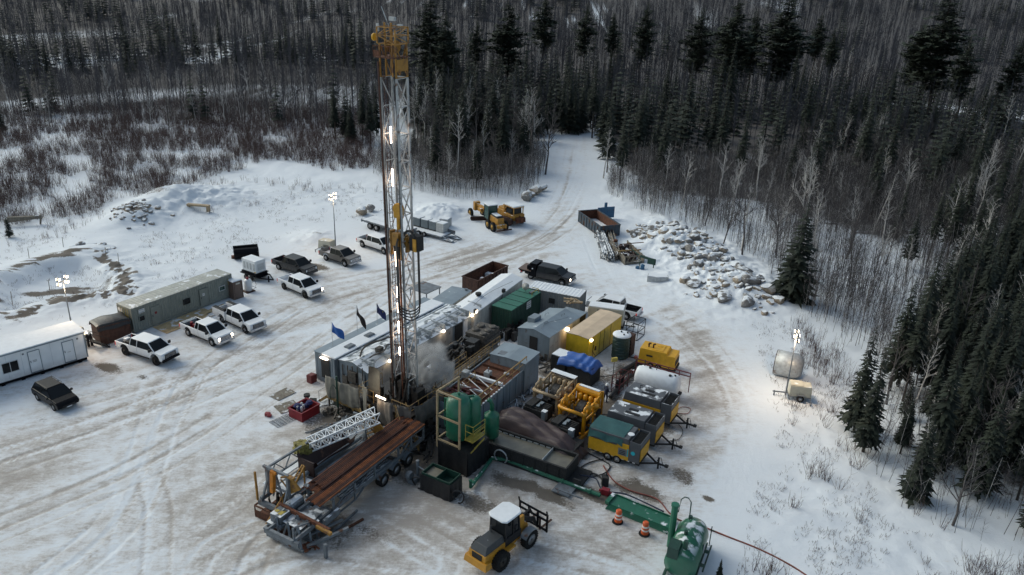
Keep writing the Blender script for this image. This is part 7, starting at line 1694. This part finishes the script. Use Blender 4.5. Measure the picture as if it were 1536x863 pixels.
for k in range(90):
    x, y = spot(rnd.gauss(197,20), rnd.gauss(332,7)); rock(x, y, rnd.uniform(.2,.45), 'dark stone in the crushed rock heap on the far left field', 'crushed stones on the left field', heapz(x,y)+.05)
m = MB(); m.b(-1.7,-.3,.9,1.7,.3,1.15); m.b(-1.7,-.25,.2,-1.3,.25,.9); m.b(1.3,-.25,.2,1.7,.25,.9); o = obj('timber_trestle', m, M['tan']); o.location = (*spot(299,320),.2); o.rotation_euler = (0,0,R(-8)); tag(o, 'tan timber trestle half buried on the snowy rubble heap', 'trestle')
m = MB(); m.tube((-3,0,.6),(1.6,0,1.1),.28,8); m.tube((1.3,0,0),(1.5,0,1.0),.12,6); m.b(-2.6,-.25,.85,1.5,.25,1.2); o = obj('fallen_log', m, M['woodd']); o.location = (*spot(45,337),0); o.rotation_euler = (0,0,R(15)); tag(o, 'fallen snowy log propped on a stump at far left', 'log')
for k, (px, py) in enumerate(((45,395),(96,377),(76,444),(160,393),(179,402),(20,462))):
    m = MB(); m.tube((0,0,-.2),(.1,0,1.5),.035,5); o = obj('survey_stake', m, M['woodd']); x, y = spot(px, py); o.location = (x, y, .4); tag(o, 'thin wooden stake standing round the spoil ring on the left', 'stake', 'stakes round the spoil ring')

# ------------------------------------------------------------------ steam
def steam():
    m = MB(); cx, cy = spot(648, 600, 1.5)
    import bmesh
    bm = bmesh.new(); bmesh.ops.create_icosphere(bm, subdivisions=3, radius=1)
    for v in bm.verts: v.co = Vector((v.co.x*1.9*(1+.35*max(0,v.co.z)), v.co.y*1.7*(1+.3*max(0,v.co.z)), v.co.z*3.1))
    me = bpy.data.meshes.new('steam'); bm.to_mesh(me); bm.free()
    mm = bpy.data.materials.new('steam_vapour'); mm.use_nodes = True; n = mm.node_tree; n.nodes.remove(n.nodes['Principled BSDF']); pv = n.nodes.new('ShaderNodeVolumePrincipled')
    pv.inputs['Color'].default_value = (.9,.92,.95,1)
    tc = n.nodes.new('ShaderNodeTexCoord'); nz = n.nodes.new('ShaderNodeTexNoise'); nz.inputs['Scale'].default_value = .9; nz.inputs['Detail'].default_value = 5; nz.inputs['Distortion'].default_value = .6; n.links.new(tc.outputs['Object'], nz.inputs['Vector'])
    mr = n.nodes.new('ShaderNodeMapRange'); mr.inputs[1].default_value = .46; mr.inputs[2].default_value = .72; mr.inputs[4].default_value = 7.0; n.links.new(nz.outputs['Fac'], mr.inputs[0])
    ml_ = n.nodes.new('ShaderNodeVectorMath'); ml_.operation = 'LENGTH'; mp = n.nodes.new('ShaderNodeMapping'); mp.inputs['Scale'].default_value = (.48,.50,.32); n.links.new(tc.outputs['Object'], mp.inputs[0]); n.links.new(mp.outputs[0], ml_.inputs[0])
    fo = n.nodes.new('ShaderNodeMapRange'); fo.inputs[1].default_value = .35; fo.inputs[2].default_value = 1.0; fo.inputs[3].default_value = 1; fo.inputs[4].default_value = 0; n.links.new(ml_.outputs['Value'], fo.inputs[0])
    mu = n.nodes.new('ShaderNodeMath'); mu.operation = 'MULTIPLY'; n.links.new(mr.outputs[0], mu.inputs[0]); n.links.new(fo.outputs[0], mu.inputs[1]); n.links.new(mu.outputs[0], pv.inputs['Density'])
    n.links.new(pv.outputs[0], n.nodes['Material Output'].inputs['Volume']); me.materials.append(mm)
    o = bpy.data.objects.new('steam', me); C.objects.link(o); o.location = (cx, cy, 4.2); tag(o, 'white steam rising between the rig floor and green tanks', kind='stuff')
steam()

# ------------------------------------------------------------------ forest
def hza(X, Y): return hz(np.asarray(X, float), np.asarray(Y, float))
def gspot(px, py):
    x, y = spot(px, py)
    for _ in range(4): z = float(hz(np.array([x]), np.array([y]))[0]); x, y = spot(px, py, z)
    return x, y, z
def prow(x, y, z):
    z -= CH; zc = y*cos(PIT)-z*sin(PIT); yc = -(y*sin(PIT)+z*cos(PIT)); xi = FPX*x/zc; yi = FPX*yc/zc
    return 431.5+xi*sin(ROL)+yi*cos(ROL)
def h_for(x, y, z, top):
    lo, hi = .5, 60
    for _ in range(24):
        mid = (lo+hi)/2
        if prow(x, y, z+mid) > top: lo = mid
        else: hi = mid
    return lo
def prism(P0, P1, r0, r1, sides=3):
    """many thin tapered sticks at once -> vertices, quads"""
    P0 = np.asarray(P0, float); P1 = np.asarray(P1, float); n = len(P0); r0 = np.broadcast_to(r0, (n,)); r1 = np.broadcast_to(r1, (n,))
    D = P1-P0; D /= (np.linalg.norm(D, axis=1, keepdims=True)+1e-9)
    A = np.cross(D, np.array([.31, .82, .12])); A /= (np.linalg.norm(A, axis=1, keepdims=True)+1e-9); B = np.cross(D, A)
    V = np.zeros((n, 2*sides, 3))
    for k in range(sides):
        t = 2*pi*k/sides+.4; w = A*cos(t)+B*sin(t); V[:, k] = P0+w*r0[:, None]; V[:, sides+k] = P1+w*r1[:, None]
    q = []
    for k in range(sides if sides > 2 else 1):
        j = (k+1) % sides; q.append([k, j, sides+j, sides+k])
    F = (np.arange(n)*2*sides)[:, None, None]+np.array(q)[None]
    return V.reshape(-1, 3), F.reshape(-1, 4)
def fastmesh(name, V, F, mt, mi=None):
    me = bpy.data.meshes.new(name); F = np.asarray(F); k = F.shape[1]
    me.vertices.add(len(V)); me.vertices.foreach_set('co', np.asarray(V, np.float32).ravel()); me.loops.add(F.size); me.loops.foreach_set('vertex_index', F.astype(np.int32).ravel())
    me.polygons.add(len(F)); me.polygons.foreach_set('loop_start', np.arange(0, F.size, k, dtype=np.int32)); me.update(calc_edges=True)
    for m_ in (mt if isinstance(mt, (list, tuple)) else [mt]): me.materials.append(m_)
    if mi is not None: me.polygons.foreach_set('material_index', mi)
    return me
def spruce_crown(seed, H, Rr, base, lev, per, mt='needle', pine=False, ragged=True):
    r_ = random.Random(seed); vs = []; fs = []
    def fan(z, a, L, w, droop, up=0):
        d = Vector((cos(a), sin(a), 0)); n = Vector((-sin(a), cos(a), 0)); tilt = r_.uniform(-.25, .25)
        prof = [(0.02,.0),(.22,.30),(.30,.14),(.5,.55),(.56,.22),(.72,.42),(.78,.14),(1,.0)] if ragged else [(0.02,0),(.5,.5),(1,0)]
        pts = [(u, -q) for u, q in prof]+[(u, q*r_.uniform(.7, 1.1)) for u, q in prof[::-1][1:-1]]
        o = len(vs)
        for u, q in pts:
            p = d*(u*L)+n*(q*w); zz = z-droop*L*u*u+up*L*u+tilt*q*w-abs(q)*w*.35+r_.uniform(-.03, .03)*L; vs.append((p.x, p.y, zz))
        fs.append(tuple(range(o, o+len(pts))))
    for k in range(lev):
        t = k/(lev-1); z = base+(H*.985-base)*t
        if pine:
            rr = Rr*(.45+.55*sin(pi*min(1, t*.95+.08)))*(1-t**3)*r_.uniform(.65, 1.15)
            for j in range(per):
                if r_.random() < .12: continue
                a = r_.uniform(0, 2*pi); L = rr*r_.uniform(.6, 1.1); d = Vector((cos(a), sin(a), 0))
                for q in range(11):
                    u = r_.uniform(.15, 1); c = d*L*u; zz = z+.12*L*u; o0 = len(vs); fan(zz+r_.uniform(-.3, .3), r_.uniform(0, 6.3), L*.42, L*.36, -.12)
                    for i in range(o0, len(vs)): x, y, h = vs[i]; vs[i] = (x+c.x, y+c.y, h)
        else:
            rr = Rr*((1-t)**.82+.03)*r_.uniform(.82, 1.12)
            n = max(3, int(per*(.55+.45*(1-t))))
            a0 = r_.uniform(0, 6.3)
            for j in range(n):
                if r_.random() < .06: continue
                a = a0+2*pi*j/n+r_.uniform(-.25, .25); L = rr*r_.uniform(.7, 1.12); fan(z+r_.uniform(-.5, .5)*(H/lev)*.9, a, L, L*r_.uniform(.30, .48)+.07, r_.uniform(.1, .55), r_.uniform(-.05, .2))
    return vs, fs
def trunk_mesh(H, r0, seed=0, cut=.97, lean=0):
    m = MB(); r_ = random.Random(seed); p = Vector((0,0,-.4)); q = [(p, r0*1.1)]
    for k in range(1, 6): u = k/5; q.append((Vector((r_.uniform(-.02,.02)*H+lean*u*H, r_.uniform(-.02,.02)*H, H*cut*u)), r0*(1-u*.9)))
    for (a, ra), (b_, rb) in zip(q[:-1], q[1:]): m.tube(a, b_, ra, 6, rb, cap=False)
    return m
def bare_mesh(seed, H, mains=16, spread=.55, start=.3, dense=1.):
    """trunk and crown of a leafless tree"""
    r_ = random.Random(seed); tr = MB(); P0 = []; P1 = []; A_ = []; B_ = []
    pts = [Vector((0,0,-.3))]; lx, ly = r_.uniform(-.05,.05), r_.uniform(-.05,.05)
    for k in range(1, 8): u = k/7; pts.append(Vector((lx*H*u+r_.uniform(-.012,.012)*H, ly*H*u+r_.uniform(-.012,.012)*H, H*u)))
    r0 = .012*H+.03
    for k in range(7): tr.tube(pts[k], pts[k+1], r0*(1-k/7.6), 5, r0*(1-(k+1)/7.6), cap=False)
    def at(u): f = u*7; i = min(6, int(f)); return pts[i].lerp(pts[i+1], f-i)
    def add(a, b_, ra, rb): P0.append(a[:]); P1.append(b_[:]); A_.append(ra); B_.append(rb)
    for k in range(int(mains*dense)):
        u = start+(1-start)*(k+.5)/(mains*dense)*.97; a = r_.uniform(0, 2*pi); L = H*spread*(1-u)**.7*r_.uniform(.5, .9)*.8+.25; el = r_.uniform(.6, 1.1)
        d = Vector((cos(a)*cos(el), sin(a)*cos(el), sin(el))); p = at(u); rb = r0*(1-u)*.55+.012; mid = p+d*L*.5; d2 = (d+Vector((r_.uniform(-.25,.25), r_.uniform(-.25,.25), .25))).normalized(); e = mid+d2*L*.55
        add(p, mid, rb, rb*.65); add(mid, e, rb*.65, rb*.25)
        for j in range(6):
            v = r_.uniform(.2, 1); s = p.lerp(mid, v*2) if v < .5 else mid.lerp(e, v*2-1); dd = (d2+Vector((r_.gauss(0,.5), r_.gauss(0,.5), r_.gauss(.15,.35)))).normalized(); l = L*r_.uniform(.2, .42); e2 = s+dd*l; add(s, e2, rb*.4, rb*.15)
            for i in range(3): dd2 = (dd+Vector((r_.gauss(0,.5), r_.gauss(0,.5), r_.gauss(.1,.3)))).normalized(); s2 = s.lerp(e2, r_.uniform(.3, 1)); add(s2, s2+dd2*l*.55, rb*.25+.003, rb*.1+.002)
    return tr, (P0, P1, A_, B_)
def make_tree(name, cat, tm, cm, group, trunk_first=True):
    return (tm, cm, name, cat, group)
def put(kind, x, y, z, label, s=1., yaw=None, lean=(0,0), zs=1., group=None):
    tm, cm, name, cat, g_ = kind
    r = bpy.data.objects.new(name, None); C.objects.link(r); r.empty_display_size = .5; r.location = (x, y, z-.05); r.scale = (s, s, s*zs); r.rotation_euler = (lean[0], lean[1], rnd.uniform(0, 6.3) if yaw is None else yaw)
    a = bpy.data.objects.new('trunk', tm); C.objects.link(a); a.parent = r
    b_ = bpy.data.objects.new('crown', cm); C.objects.link(b_); b_.parent = r
    tag(r, label, cat, group or g_); return r
def mm_(name, vf, mt): m = MB(); m.v, m.f = vf; m.m = [0]*len(vf[1]); return m.mesh(name, [mt])
SPR = []
for k in range(5):
    H = 10; SPR.append(make_tree('spruce_tree', 'spruce tree', trunk_mesh(H, .13, k).mesh('trunk', [M['bark']]), mm_('crown', spruce_crown(k+1, H, (1.9,1.6,2.1,1.7,1.5)[k], (1.0,1.6,.8,2.4,1.2)[k], 38, 12), M['needle']), 'spruces'))
TALL = []
for k in range(4):
    H = 12; TALL.append(make_tree('spruce_tree', 'spruce tree', trunk_mesh(H, .13, k+9).mesh('trunk', [M['bark']]), mm_('crown', spruce_crown(k+21, H, (1.5,1.3,1.7,1.4)[k], (3.0,4.2,2.4,3.6)[k], 40, 12), M['needle']), 'spruces'))
PIN = []
for k in range(3):
    H = 20; PIN.append(make_tree('pine_tree', 'pine tree', trunk_mesh(H, .3, k+30).mesh('trunk', [M['bark']]), mm_('crown', spruce_crown(k+41, H, (4.6,3.9,3.4)[k], (4.5,6,7)[k], 24, 11, pine=True), M['pine']), 'pines'))
BAR = []
for k in range(6):
    H = 10; t_, (a, b_, c_, d_) = bare_mesh(k+60, H, (18,14,22,16,12,20)[k], (.55,.4,.6,.35,.5,.45)[k], (.3,.45,.25,.5,.4,.35)[k])
    V, F = prism(a, b_, np.array(c_), np.array(d_)); mt_ = M['birch'] if k % 2 else M['twig']
    BAR.append(make_tree('bare_tree', 'bare tree', t_.mesh('trunk', [mt_]), fastmesh('crown', V, F, M['birch'] if k % 2 else M['twig']), 'bare trees'))
NPX = [0]
def scatter(poly, n, kinds, h0, h1, Hn, label, group, zs=(.9,1.15), mind=1.6, seed=0, leanamt=0.):
    R_ = random.Random(seed); W_ = [gspot(*p)[:2] for p in poly]; xs = [p[0] for p in W_]; ys = [p[1] for p in W_]; got = []; tr = 0
    while len(got) < n and tr < n*60:
        tr += 1; x = R_.uniform(min(xs), max(xs)); y = R_.uniform(min(ys), max(ys))
        if not inpoly(x, y, W_): continue
        if any(abs(x-a) < mind and hypot(x-a, y-b_) < mind for a, b_ in got): continue
        got.append((x, y))
    if got:
        zz = hza([g[0] for g in got], [g[1] for g in got])
        for (x, y), z in zip(got, zz):
            H = R_.uniform(h0, h1); put(R_.choice(kinds), x, y, float(z), label, H/Hn, None, (R_.gauss(0, leanamt), R_.gauss(0, leanamt)), R_.uniform(*zs), group)
    return got
PLAB = ['broadest tall pine of the pair near the top right corner', 'narrower pine touching the broadest one near the top right corner', 'tall full pine on the right of the pair above the right wood', 'left pine of the tall pair above the right wood', 'thin pine left of the two slim ones near the top right', 'lower slim pine near the top right', 'tall pine above where the right wood begins, left of a second broad one', 'broad pine beside the tall one above the right wood', 'tall pine at the top just right of the haul road', 'small topped pine high above the haul road', 'small pine above the left side of the haul road', 'wide crowned pine above the belt of spruces', 'full pine above the middle of the spruce belt', 'dense dark pine directly right of the mast crown', 'second dark pine just right of the mast crown', 'dark pine at the far right edge of the hillside', 'short pine between the mast pines and the belt pines', 'pine standing right of the broadest one at the top right']
# trees one can point at
x, y, z = gspot(1187, 452); put(SPR[2], x, y, z, 'lone full spruce standing at the end of the boulder heap', h_for(x,y,z,318)/10*1.4, 1.0, zs=1.14/1.4)
x, y, z = gspot(15, 356); put(SPR[0], x, y, z, 'small spruce among brush at the far left beside the fallen log', .36)
x, y, z = gspot(1078, 868); put(SPR[1], x, y, z, 'tiny fir sapling in the snow right of the flare tank', .17)
PIN_AT = ((1392,175,-22,0,1.15,0),(1352,168,25,1,.85,1),(1158,158,-20,0,1.1,2),(1118,150,4,1,.8,3),(1213,130,12,2,.8,4),(1240,142,36,2,.75,5),(1030,150,2,1,1.0,6),(1084,160,-14,0,1.0,7),(958,128,-6,1,.8,8),(914,122,10,2,.7,9),(872,118,-2,1,.85,10),(812,128,-18,2,.9,11),(762,142,-8,0,1.0,12),(645,152,-16,0,1.05,13),(668,165,8,1,.8,14),(1500,185,50,1,.9,15),(712,135,22,2,.7,16),(1430,188,48,1,.9,17))
for px, pb, pt_, k, ws, i in PIN_AT:
    x, y, z = gspot(px, pb); H = h_for(x, y, z, pt_); put(PIN[k], x, y, z, PLAB[i], H/20*ws, None, (rnd.gauss(0,.03), rnd.gauss(0,.03)), 1/ws, 'tall pines above the hillside woods')
g1s = scatter([(600,225),(640,278),(700,288),(800,272),(804,250),(812,204),(840,196),(884,182),(884,160),(760,150),(600,150)], 60, SPR+TALL, 8, 15.5, 10.6, 'dark spruce in the dense belt between the mast and the haul road', 'spruces in the belt left of the haul road', mind=2.1, seed=1)
g2s = scatter([(884,236),(912,278),(960,294),(1080,292),(1200,305),(1330,335),(1480,320),(1560,210),(1300,175),(1100,165),(890,160)], 72, SPR+TALL, 8, 16.5, 10.6, 'dark spruce in the wood right of the haul road', 'spruces in the wood right of the haul road', mind=2.2, seed=2)
g6s = scatter([(1330,330),(1330,395),(1400,425),(1500,430),(1620,400),(1620,300),(1480,270)], 26, SPR+TALL, 8, 13, 10.6, 'dark spruce standing between the right wood and the near trees', 'spruces between the two right woods', mind=2, seed=33)
g7s = scatter([(815,203),(893,203),(898,184),(812,184)], 12, SPR+TALL, 9, 14, 10.6, 'dark spruce closing the view where the haul road bends away', 'spruces at the bend of the haul road', mind=2, seed=34)
g3s = scatter([(1270,575),(1276,655),(1292,742),(1345,782),(1430,778),(1500,806),(1560,850),(1700,930),(1800,560),(1600,400),(1520,420),(1420,470),(1350,520)], 84, TALL+SPR, 5, 13, 12, 'slender dark spruce in the near wood at the right edge', 'spruces in the near right wood', mind=1.5, seed=3)
g4s = scatter([(-60,215),(-40,160),(80,132),(250,118),(330,112),(560,110),(560,95),(250,95),(0,105),(-80,120)], 30, SPR+TALL, 11, 16, 10.6, 'dark spruce on the far left treeline', 'spruces on the far left treeline', mind=4, seed=4)
g5s = scatter([(500,215),(560,225),(580,180),(520,160)], 9, SPR+TALL, 9, 13, 10.6, 'dark spruce just left of the mast behind the brush', 'spruces left of the mast', mind=2.5, seed=5)
for i, (px, pb, pt_) in enumerate(((5,200,150),(48,170,125),(80,165,136),(195,125,98),(318,118,72),(356,126,106),(368,90,50),(372,210,190),(503,205,125),(527,215,140))):
    x, y, z = gspot(px, pb); put(SPR[i % 5], x, y, z, 'single small spruce poking out of the brushy left field', h_for(x,y,z,pt_)/10, group='single spruces in the brushy left field')
b1 = scatter([(610,262),(700,292),(800,272),(808,190),(620,180)], 58, BAR, 8, 13.5, 10.5, 'leafless tree with pale limbs in front of the spruce belt', 'leafless trees before the spruce belt', mind=2.0, seed=6, leanamt=.03)
b2 = scatter([(930,262),(990,320),(1180,430),(1300,500),(1440,470),(1530,390),(1536,230),(1300,220),(1100,250),(990,280)], 95, BAR, 7, 12, 10.5, 'leafless pale stemmed tree in the right hand wood', 'leafless trees in the right wood', mind=2.0, seed=7, leanamt=.10)
b3 = scatter([(600,150),(900,150),(1300,160),(1300,110),(1000,95),(600,100)], 66, BAR, 9, 14, 10.5, 'leafless tree on the hillside above the spruces', 'leafless trees on the hillside', mind=3, seed=8, leanamt=.04)
b4 = scatter([(0,200),(560,190),(560,120),(0,120)], 46, BAR, 6, 11, 10.5, 'leafless tree behind the brushy left field', 'leafless trees behind the left field', mind=4, seed=9, leanamt=.05)
b5 = scatter([(1290,620),(1310,740),(1536,850),(1650,760),(1500,520),(1330,520)], 22, BAR, 6, 10, 10.5, 'leafless tree among the near spruces at the right edge', 'leafless trees in the near right wood', mind=2, seed=10, leanamt=.08)
for px, pb, pt_, k in ((818,262,150,0),(905,268,190,3),(1315,300,215,1),(1420,330,250,2),(1470,372,290,0)):
    x, y, z = gspot(px, pb); put(BAR[k], x, y, z, 'bare pale tree standing at the edge of the road or clearing', h_for(x,y,z,pt_)/10, None, (rnd.uniform(-.06,.06), rnd.uniform(-.1,.1)), 1, 'bare pale trees at the clearing edges')

# woods that read as one mass
def rand_in(poly, n, seed, world=False, dens=None):
    R_ = np.random.RandomState(seed); W_ = poly if world else [gspot(*p)[:2] for p in poly]
    xs = [p[0] for p in W_]; ys = [p[1] for p in W_]; X = np.zeros(0); Y = np.zeros(0); it = 0
    while len(X) < n and it < 40:
        it += 1; x = R_.uniform(min(xs), max(xs), n*2); y = R_.uniform(min(ys), max(ys), n*2); k = polydist(x, y, W_) < 0
        if dens is not None: k &= R_.rand(len(x)) < dens(x, y)
        X = np.concatenate([X, x[k]]); Y = np.concatenate([Y, y[k]])
    X, Y = X[:n], Y[:n]; return X, Y, hza(X, Y)
def far_bare(X, Y, Z, h0, h1, nb, seed, thick=1., lean=.05):
    R_ = np.random.RandomState(seed); n = len(X); H = R_.uniform(h0, h1, n); B = np.stack([X, Y, Z-.2], -1); Tp = B+np.stack([R_.normal(0, lean, n)*H, R_.normal(0, lean, n)*H, H], -1)
    P0 = [B]; P1 = [Tp]; r0 = [H*.0065*thick+.006]; r1 = [H*.002*thick+.004]
    for k in range(nb):
        u = R_.uniform(.3, .95, n)[:, None]; s = B+(Tp-B)*u; a = R_.uniform(0, 2*pi, n); L = H*(.32*(1.08-u[:, 0]))*R_.uniform(.5, 1.1, n)+.3; el = R_.uniform(.5, 1.2, n)
        e = s+np.stack([np.cos(a)*np.cos(el), np.sin(a)*np.cos(el), np.sin(el)], -1)*L[:, None]; P0.append(s); P1.append(e); r0.append(H*.0032*thick+.005); r1.append(np.full(n, .005*thick))
    return np.concatenate(P0), np.concatenate(P1), np.concatenate(r0), np.concatenate(r1)
def far_spruce(X, Y, Z, h0, h1, seed, lev=14, per=6, mt='needle', name='far_spruces', Rf=.17, wf=.45, jit=0.):
    R_ = np.random.RandomState(seed); n = len(X); H = R_.uniform(h0, h1, n); V = []; F = []; o = 0
    for k in range(lev):
        t = k/(lev-1.); z0_ = Z+H*(.12+.86*t)
        for j in range(per if t < .7 else max(3, per//2)):
            z = z0_+R_.uniform(-jit, jit, n)*H; a = R_.uniform(0, 2*pi, n); L = H*Rf*((1-t)**.8+.06)*R_.uniform(.75, 1.15, n); w = L*wf
            d = np.stack([np.cos(a), np.sin(a)], -1); q = np.stack([-np.sin(a), np.cos(a)], -1); c = np.stack([X, Y], -1)
            pts = [np.concatenate([c, z[:, None]], 1), np.concatenate([c+d*(L*.6)[:, None]-q*w[:, None], (z-L*.25)[:, None]], 1), np.concatenate([c+d*L[:, None], (z-L*.35)[:, None]], 1), np.concatenate([c+d*(L*.6)[:, None]+q*w[:, None], (z-L*.25)[:, None]], 1)]
            V.append(np.stack(pts, 1).reshape(-1, 3)); F.append(np.arange(n*4).reshape(-1, 4)+o); o += n*4
    tv, tf = prism(np.stack([X, Y, Z-.2], -1), np.stack([X, Y, Z+H*.98], -1), H*.011+.03, np.full(n, .02)); V.append(tv); F.append(tf+o)
    mi = np.concatenate([np.zeros(o//4, np.int32), np.ones(len(tf), np.int32)])
    me = fastmesh(name, np.concatenate(V), np.concatenate(F), [M[mt], M['bark']], mi); ob = bpy.data.objects.new(name, me); C.objects.link(ob); return ob
# hillside hardwoods
FAR = [(-420, 225), (-140, 190), (-100, 172), (-62, 176), (-30, 166), (-20, 185), (22, 178), (40, 165), (75, 150), (120, 150), (420, 330), (520, 700), (-480, 640)]
X, Y, Z = rand_in(FAR, 21000, 1, True, lambda x, y: np.clip(1.3-(y-150)/650, .4, 1)*(.75+.5*(fbm(x/35, y/35, 3, 40) > .42)))
a_, b_, c_, d_ = far_bare(X, Y, Z, 7, 13.5, 30, 2, .9, .04)
V, F = prism(a_, b_, c_, d_*1.6, 2)
o = bpy.data.objects.new('hillside_woods', fastmesh('hillside_woods', V, F, M['twigf'])); C.objects.link(o); tag(o, 'grey leafless woods covering the hillside', kind='stuff')
X, Y, Z = rand_in(FAR, 900, 3, True, lambda x, y: (fbm(x/40, y/40, 3, 55) > .56)*1.)
o = far_spruce(X, Y, Z, 9, 16, 4); tag(o, 'scattered far spruces mixed through the hillside woods', kind='stuff')
# dense dark part of the right wood and the belt, behind the first trees
X1, Y1, Z1 = rand_in([(640,240),(795,235),(812,198),(884,178),(880,140),(620,140)], 190, 5)
X2, Y2, Z2 = rand_in([(900,225),(960,245),(1200,245),(1330,290),(1500,280),(1640,200),(1400,165),(1100,160),(890,158)], 270, 6)
X3, Y3, Z3 = rand_in([(1325,575),(1318,700),(1385,762),(1536,815),(1800,930),(2000,600),(1700,380),(1560,360),(1440,450)], 210, 8)
X4, Y4, Z4 = rand_in([(-80,150),(60,128),(250,108),(560,100),(560,80),(0,85),(-200,110)], 170, 9)
o = far_spruce(np.concatenate([X1,X2,X4]), np.concatenate([Y1,Y2,Y4]), np.concatenate([Z1,Z2,Z4]), 8.5, 14, 7, 12, 6, name='deep_spruces', Rf=.15); tag(o, 'dark spruces massed deep inside the woods', kind='stuff')
o = far_spruce(X3, Y3, Z3, 7, 12.5, 71, 46, 13, name='shaded_spruces', Rf=.13, wf=.16, jit=.025); tag(o, 'dark spruces massed deep inside the near right wood', kind='stuff')
# thicket of saplings behind the boulders and inside the right wood
X, Y, Z = rand_in([(905,290),(960,318),(1010,338),(1090,365),(1140,400),(1190,455),(1262,520),(1330,560),(1360,500),(1460,440),(1600,350),(1540,240),(1330,250),(1100,255),(930,250)], 8500, 11, False, lambda x, y: .25+.75*(fbm(x/5, y/5, 3, 60) > .44))
a1, b1_, c1, d1 = far_bare(X, Y, Z, 2.2, 7, 13, 12, .7, .08)
X, Y, Z = rand_in([(560,262),(640,292),(700,300),(790,296),(815,270),(820,235),(640,235),(560,235)], 2400, 13)
a2, b2_, c2, d2 = far_bare(X, Y, Z, 1.8, 6, 12, 14, .7, .08)
X, Y, Z = rand_in([(1300,600),(1300,700),(1360,770),(1500,830),(1700,900),(1700,600),(1450,480)], 700, 15)
a3, b3_, c3, d3 = far_bare(X, Y, Z, 1.5, 6, 12, 16, .7, .1)
X, Y, Z = rand_in([(-150,215),(0,200),(300,190),(560,195),(600,170),(560,118),(250,118),(-150,150)], 5200, 17, False, lambda x, y: .2+.8*(fbm(x/9, y/9, 3, 61) > .45))
a4, b4_, c4, d4 = far_bare(X, Y, Z, 2.2, 7, 9, 18, .8, .07)
a3 = np.concatenate([a3,a4]); b3_ = np.concatenate([b3_,b4_]); c3 = np.concatenate([c3,c4]); d3 = np.concatenate([d3,d4])
V, F = prism(np.concatenate([a1,a2,a3]), np.concatenate([b1_,b2_,b3_]), np.concatenate([c1,c2,c3])*.8, np.concatenate([d1,d2,d3])*.9)
o = bpy.data.objects.new('sapling_thicket', fastmesh('sapling_thicket', V, F, [M['twig'], M['birch']], (np.floor(np.arange(len(F))/3.)*.6180339 % 1 < .16).astype(np.int32))); C.objects.link(o); tag(o, 'thicket of leafless saplings along the forest edges', kind='stuff')
# brush on the left field and at the lower right
def brush(X, Y, Z, h0, h1, ns, seed, wid=.5):
    R_ = np.random.RandomState(seed); P0 = []; P1 = []; r0 = []
    n = len(X); S = R_.uniform(.6, 1.3, n)
    for k in range(ns):
        a = R_.uniform(0, 2*pi, n); q = R_.uniform(0, .35, n)*S; H = R_.uniform(h0, h1, n)*S; sp = R_.uniform(.05, wid, n)
        b0 = np.stack([X+np.cos(a)*q, Y+np.sin(a)*q, Z-.05], -1); md = b0+np.stack([np.cos(a)*sp*H*.5, np.sin(a)*sp*H*.5, H*.6], -1); e = md+np.stack([np.cos(a+1)*sp*H*.25, np.sin(a+1)*sp*H*.25, H*.45], -1)
        e2 = md+np.stack([np.cos(a-1.4)*H*.25, np.sin(a-1.4)*H*.25, H*.3], -1)
        P0 += [b0, md, md]; P1 += [md, e, e2]; r0 += [np.full(n, .016), np.full(n, .011), np.full(n, .009)]
    return np.concatenate(P0), np.concatenate(P1), np.concatenate(r0)
L_ = []
for poly, n, h0, h1, ns, sd, th, wd_ in (([(-150,350),(-20,345),(60,330),(130,322),(180,300),(260,290),(330,262),(420,240),(500,258),(560,252),(560,165),(300,150),(0,170),(-150,200)], 9500, .8, 2.4, 8, 20, .385, .6),
    ([(-60,400),(300,300),(520,290),(640,300),(700,330),(660,310),(560,280),(330,270),(100,320)], 120, .5, 1.3, 6, 21, .5, .5),
    ([(1180,590),(1290,600),(1300,740),(1400,780),(1536,850),(1600,950),(1100,950),(1120,860),(1200,740)], 90, .5, 1.6, 9, 22, .5, .8),
    ([(1180,470),(1262,530),(1290,590),(1200,560)], 90, .5, 1.8, 6, 23, .3, .5),
    ([(170,318),(380,300),(400,318),(200,334)], 60, .4, 1.0, 6, 24, .4, .5)):
    X, Y, Z = rand_in(poly, n, sd, False, lambda x, y, th=th: 1.*(fbm(x/7, y/7, 4, 70) > th)+.03); L_.append(brush(X, Y, Z, h0, h1, ns, sd, wd_))
P0 = np.concatenate([q[0] for q in L_]); P1 = np.concatenate([q[1] for q in L_]); r0 = np.concatenate([q[2] for q in L_])
V, F = prism(P0, P1, r0, r0*.5); o = bpy.data.objects.new('brush', fastmesh('brush', V, F, M['brushm'])); C.objects.link(o); tag(o, 'reddish brown leafless brush over the snowy field', kind='stuff')
# dead weeds poking through the snow
X, Y, Z = rand_in([(-80,520),(-80,330),(300,290),(560,280),(700,318),(640,330),(480,335),(330,400),(150,470)], 1500, 31, False, lambda x, y: 1.*(fbm(x/3, y/3, 4, 80) > .5)+.1)
X2, Y2, Z2 = rand_in([(1060,450),(1180,480),(1300,600),(1310,760),(1560,880),(1560,1000),(1080,1000),(1130,740),(1170,640),(1130,500)], 800, 32, False, lambda x, y: 1.*(fbm(x/2.5, y/2.5, 4, 81) > .52)+.08)
a_, b_, c_ = brush(np.concatenate([X,X2]), np.concatenate([Y,Y2]), np.concatenate([Z,Z2]), .12, .38, 5, 33, 1.2)
V, F = prism(a_, b_, c_*.8, c_*.4); o = bpy.data.objects.new('dead_weeds', fastmesh('dead_weeds', V, F, M['brushm'])); C.objects.link(o); tag(o, 'dead weeds poking through the snow', kind='stuff')
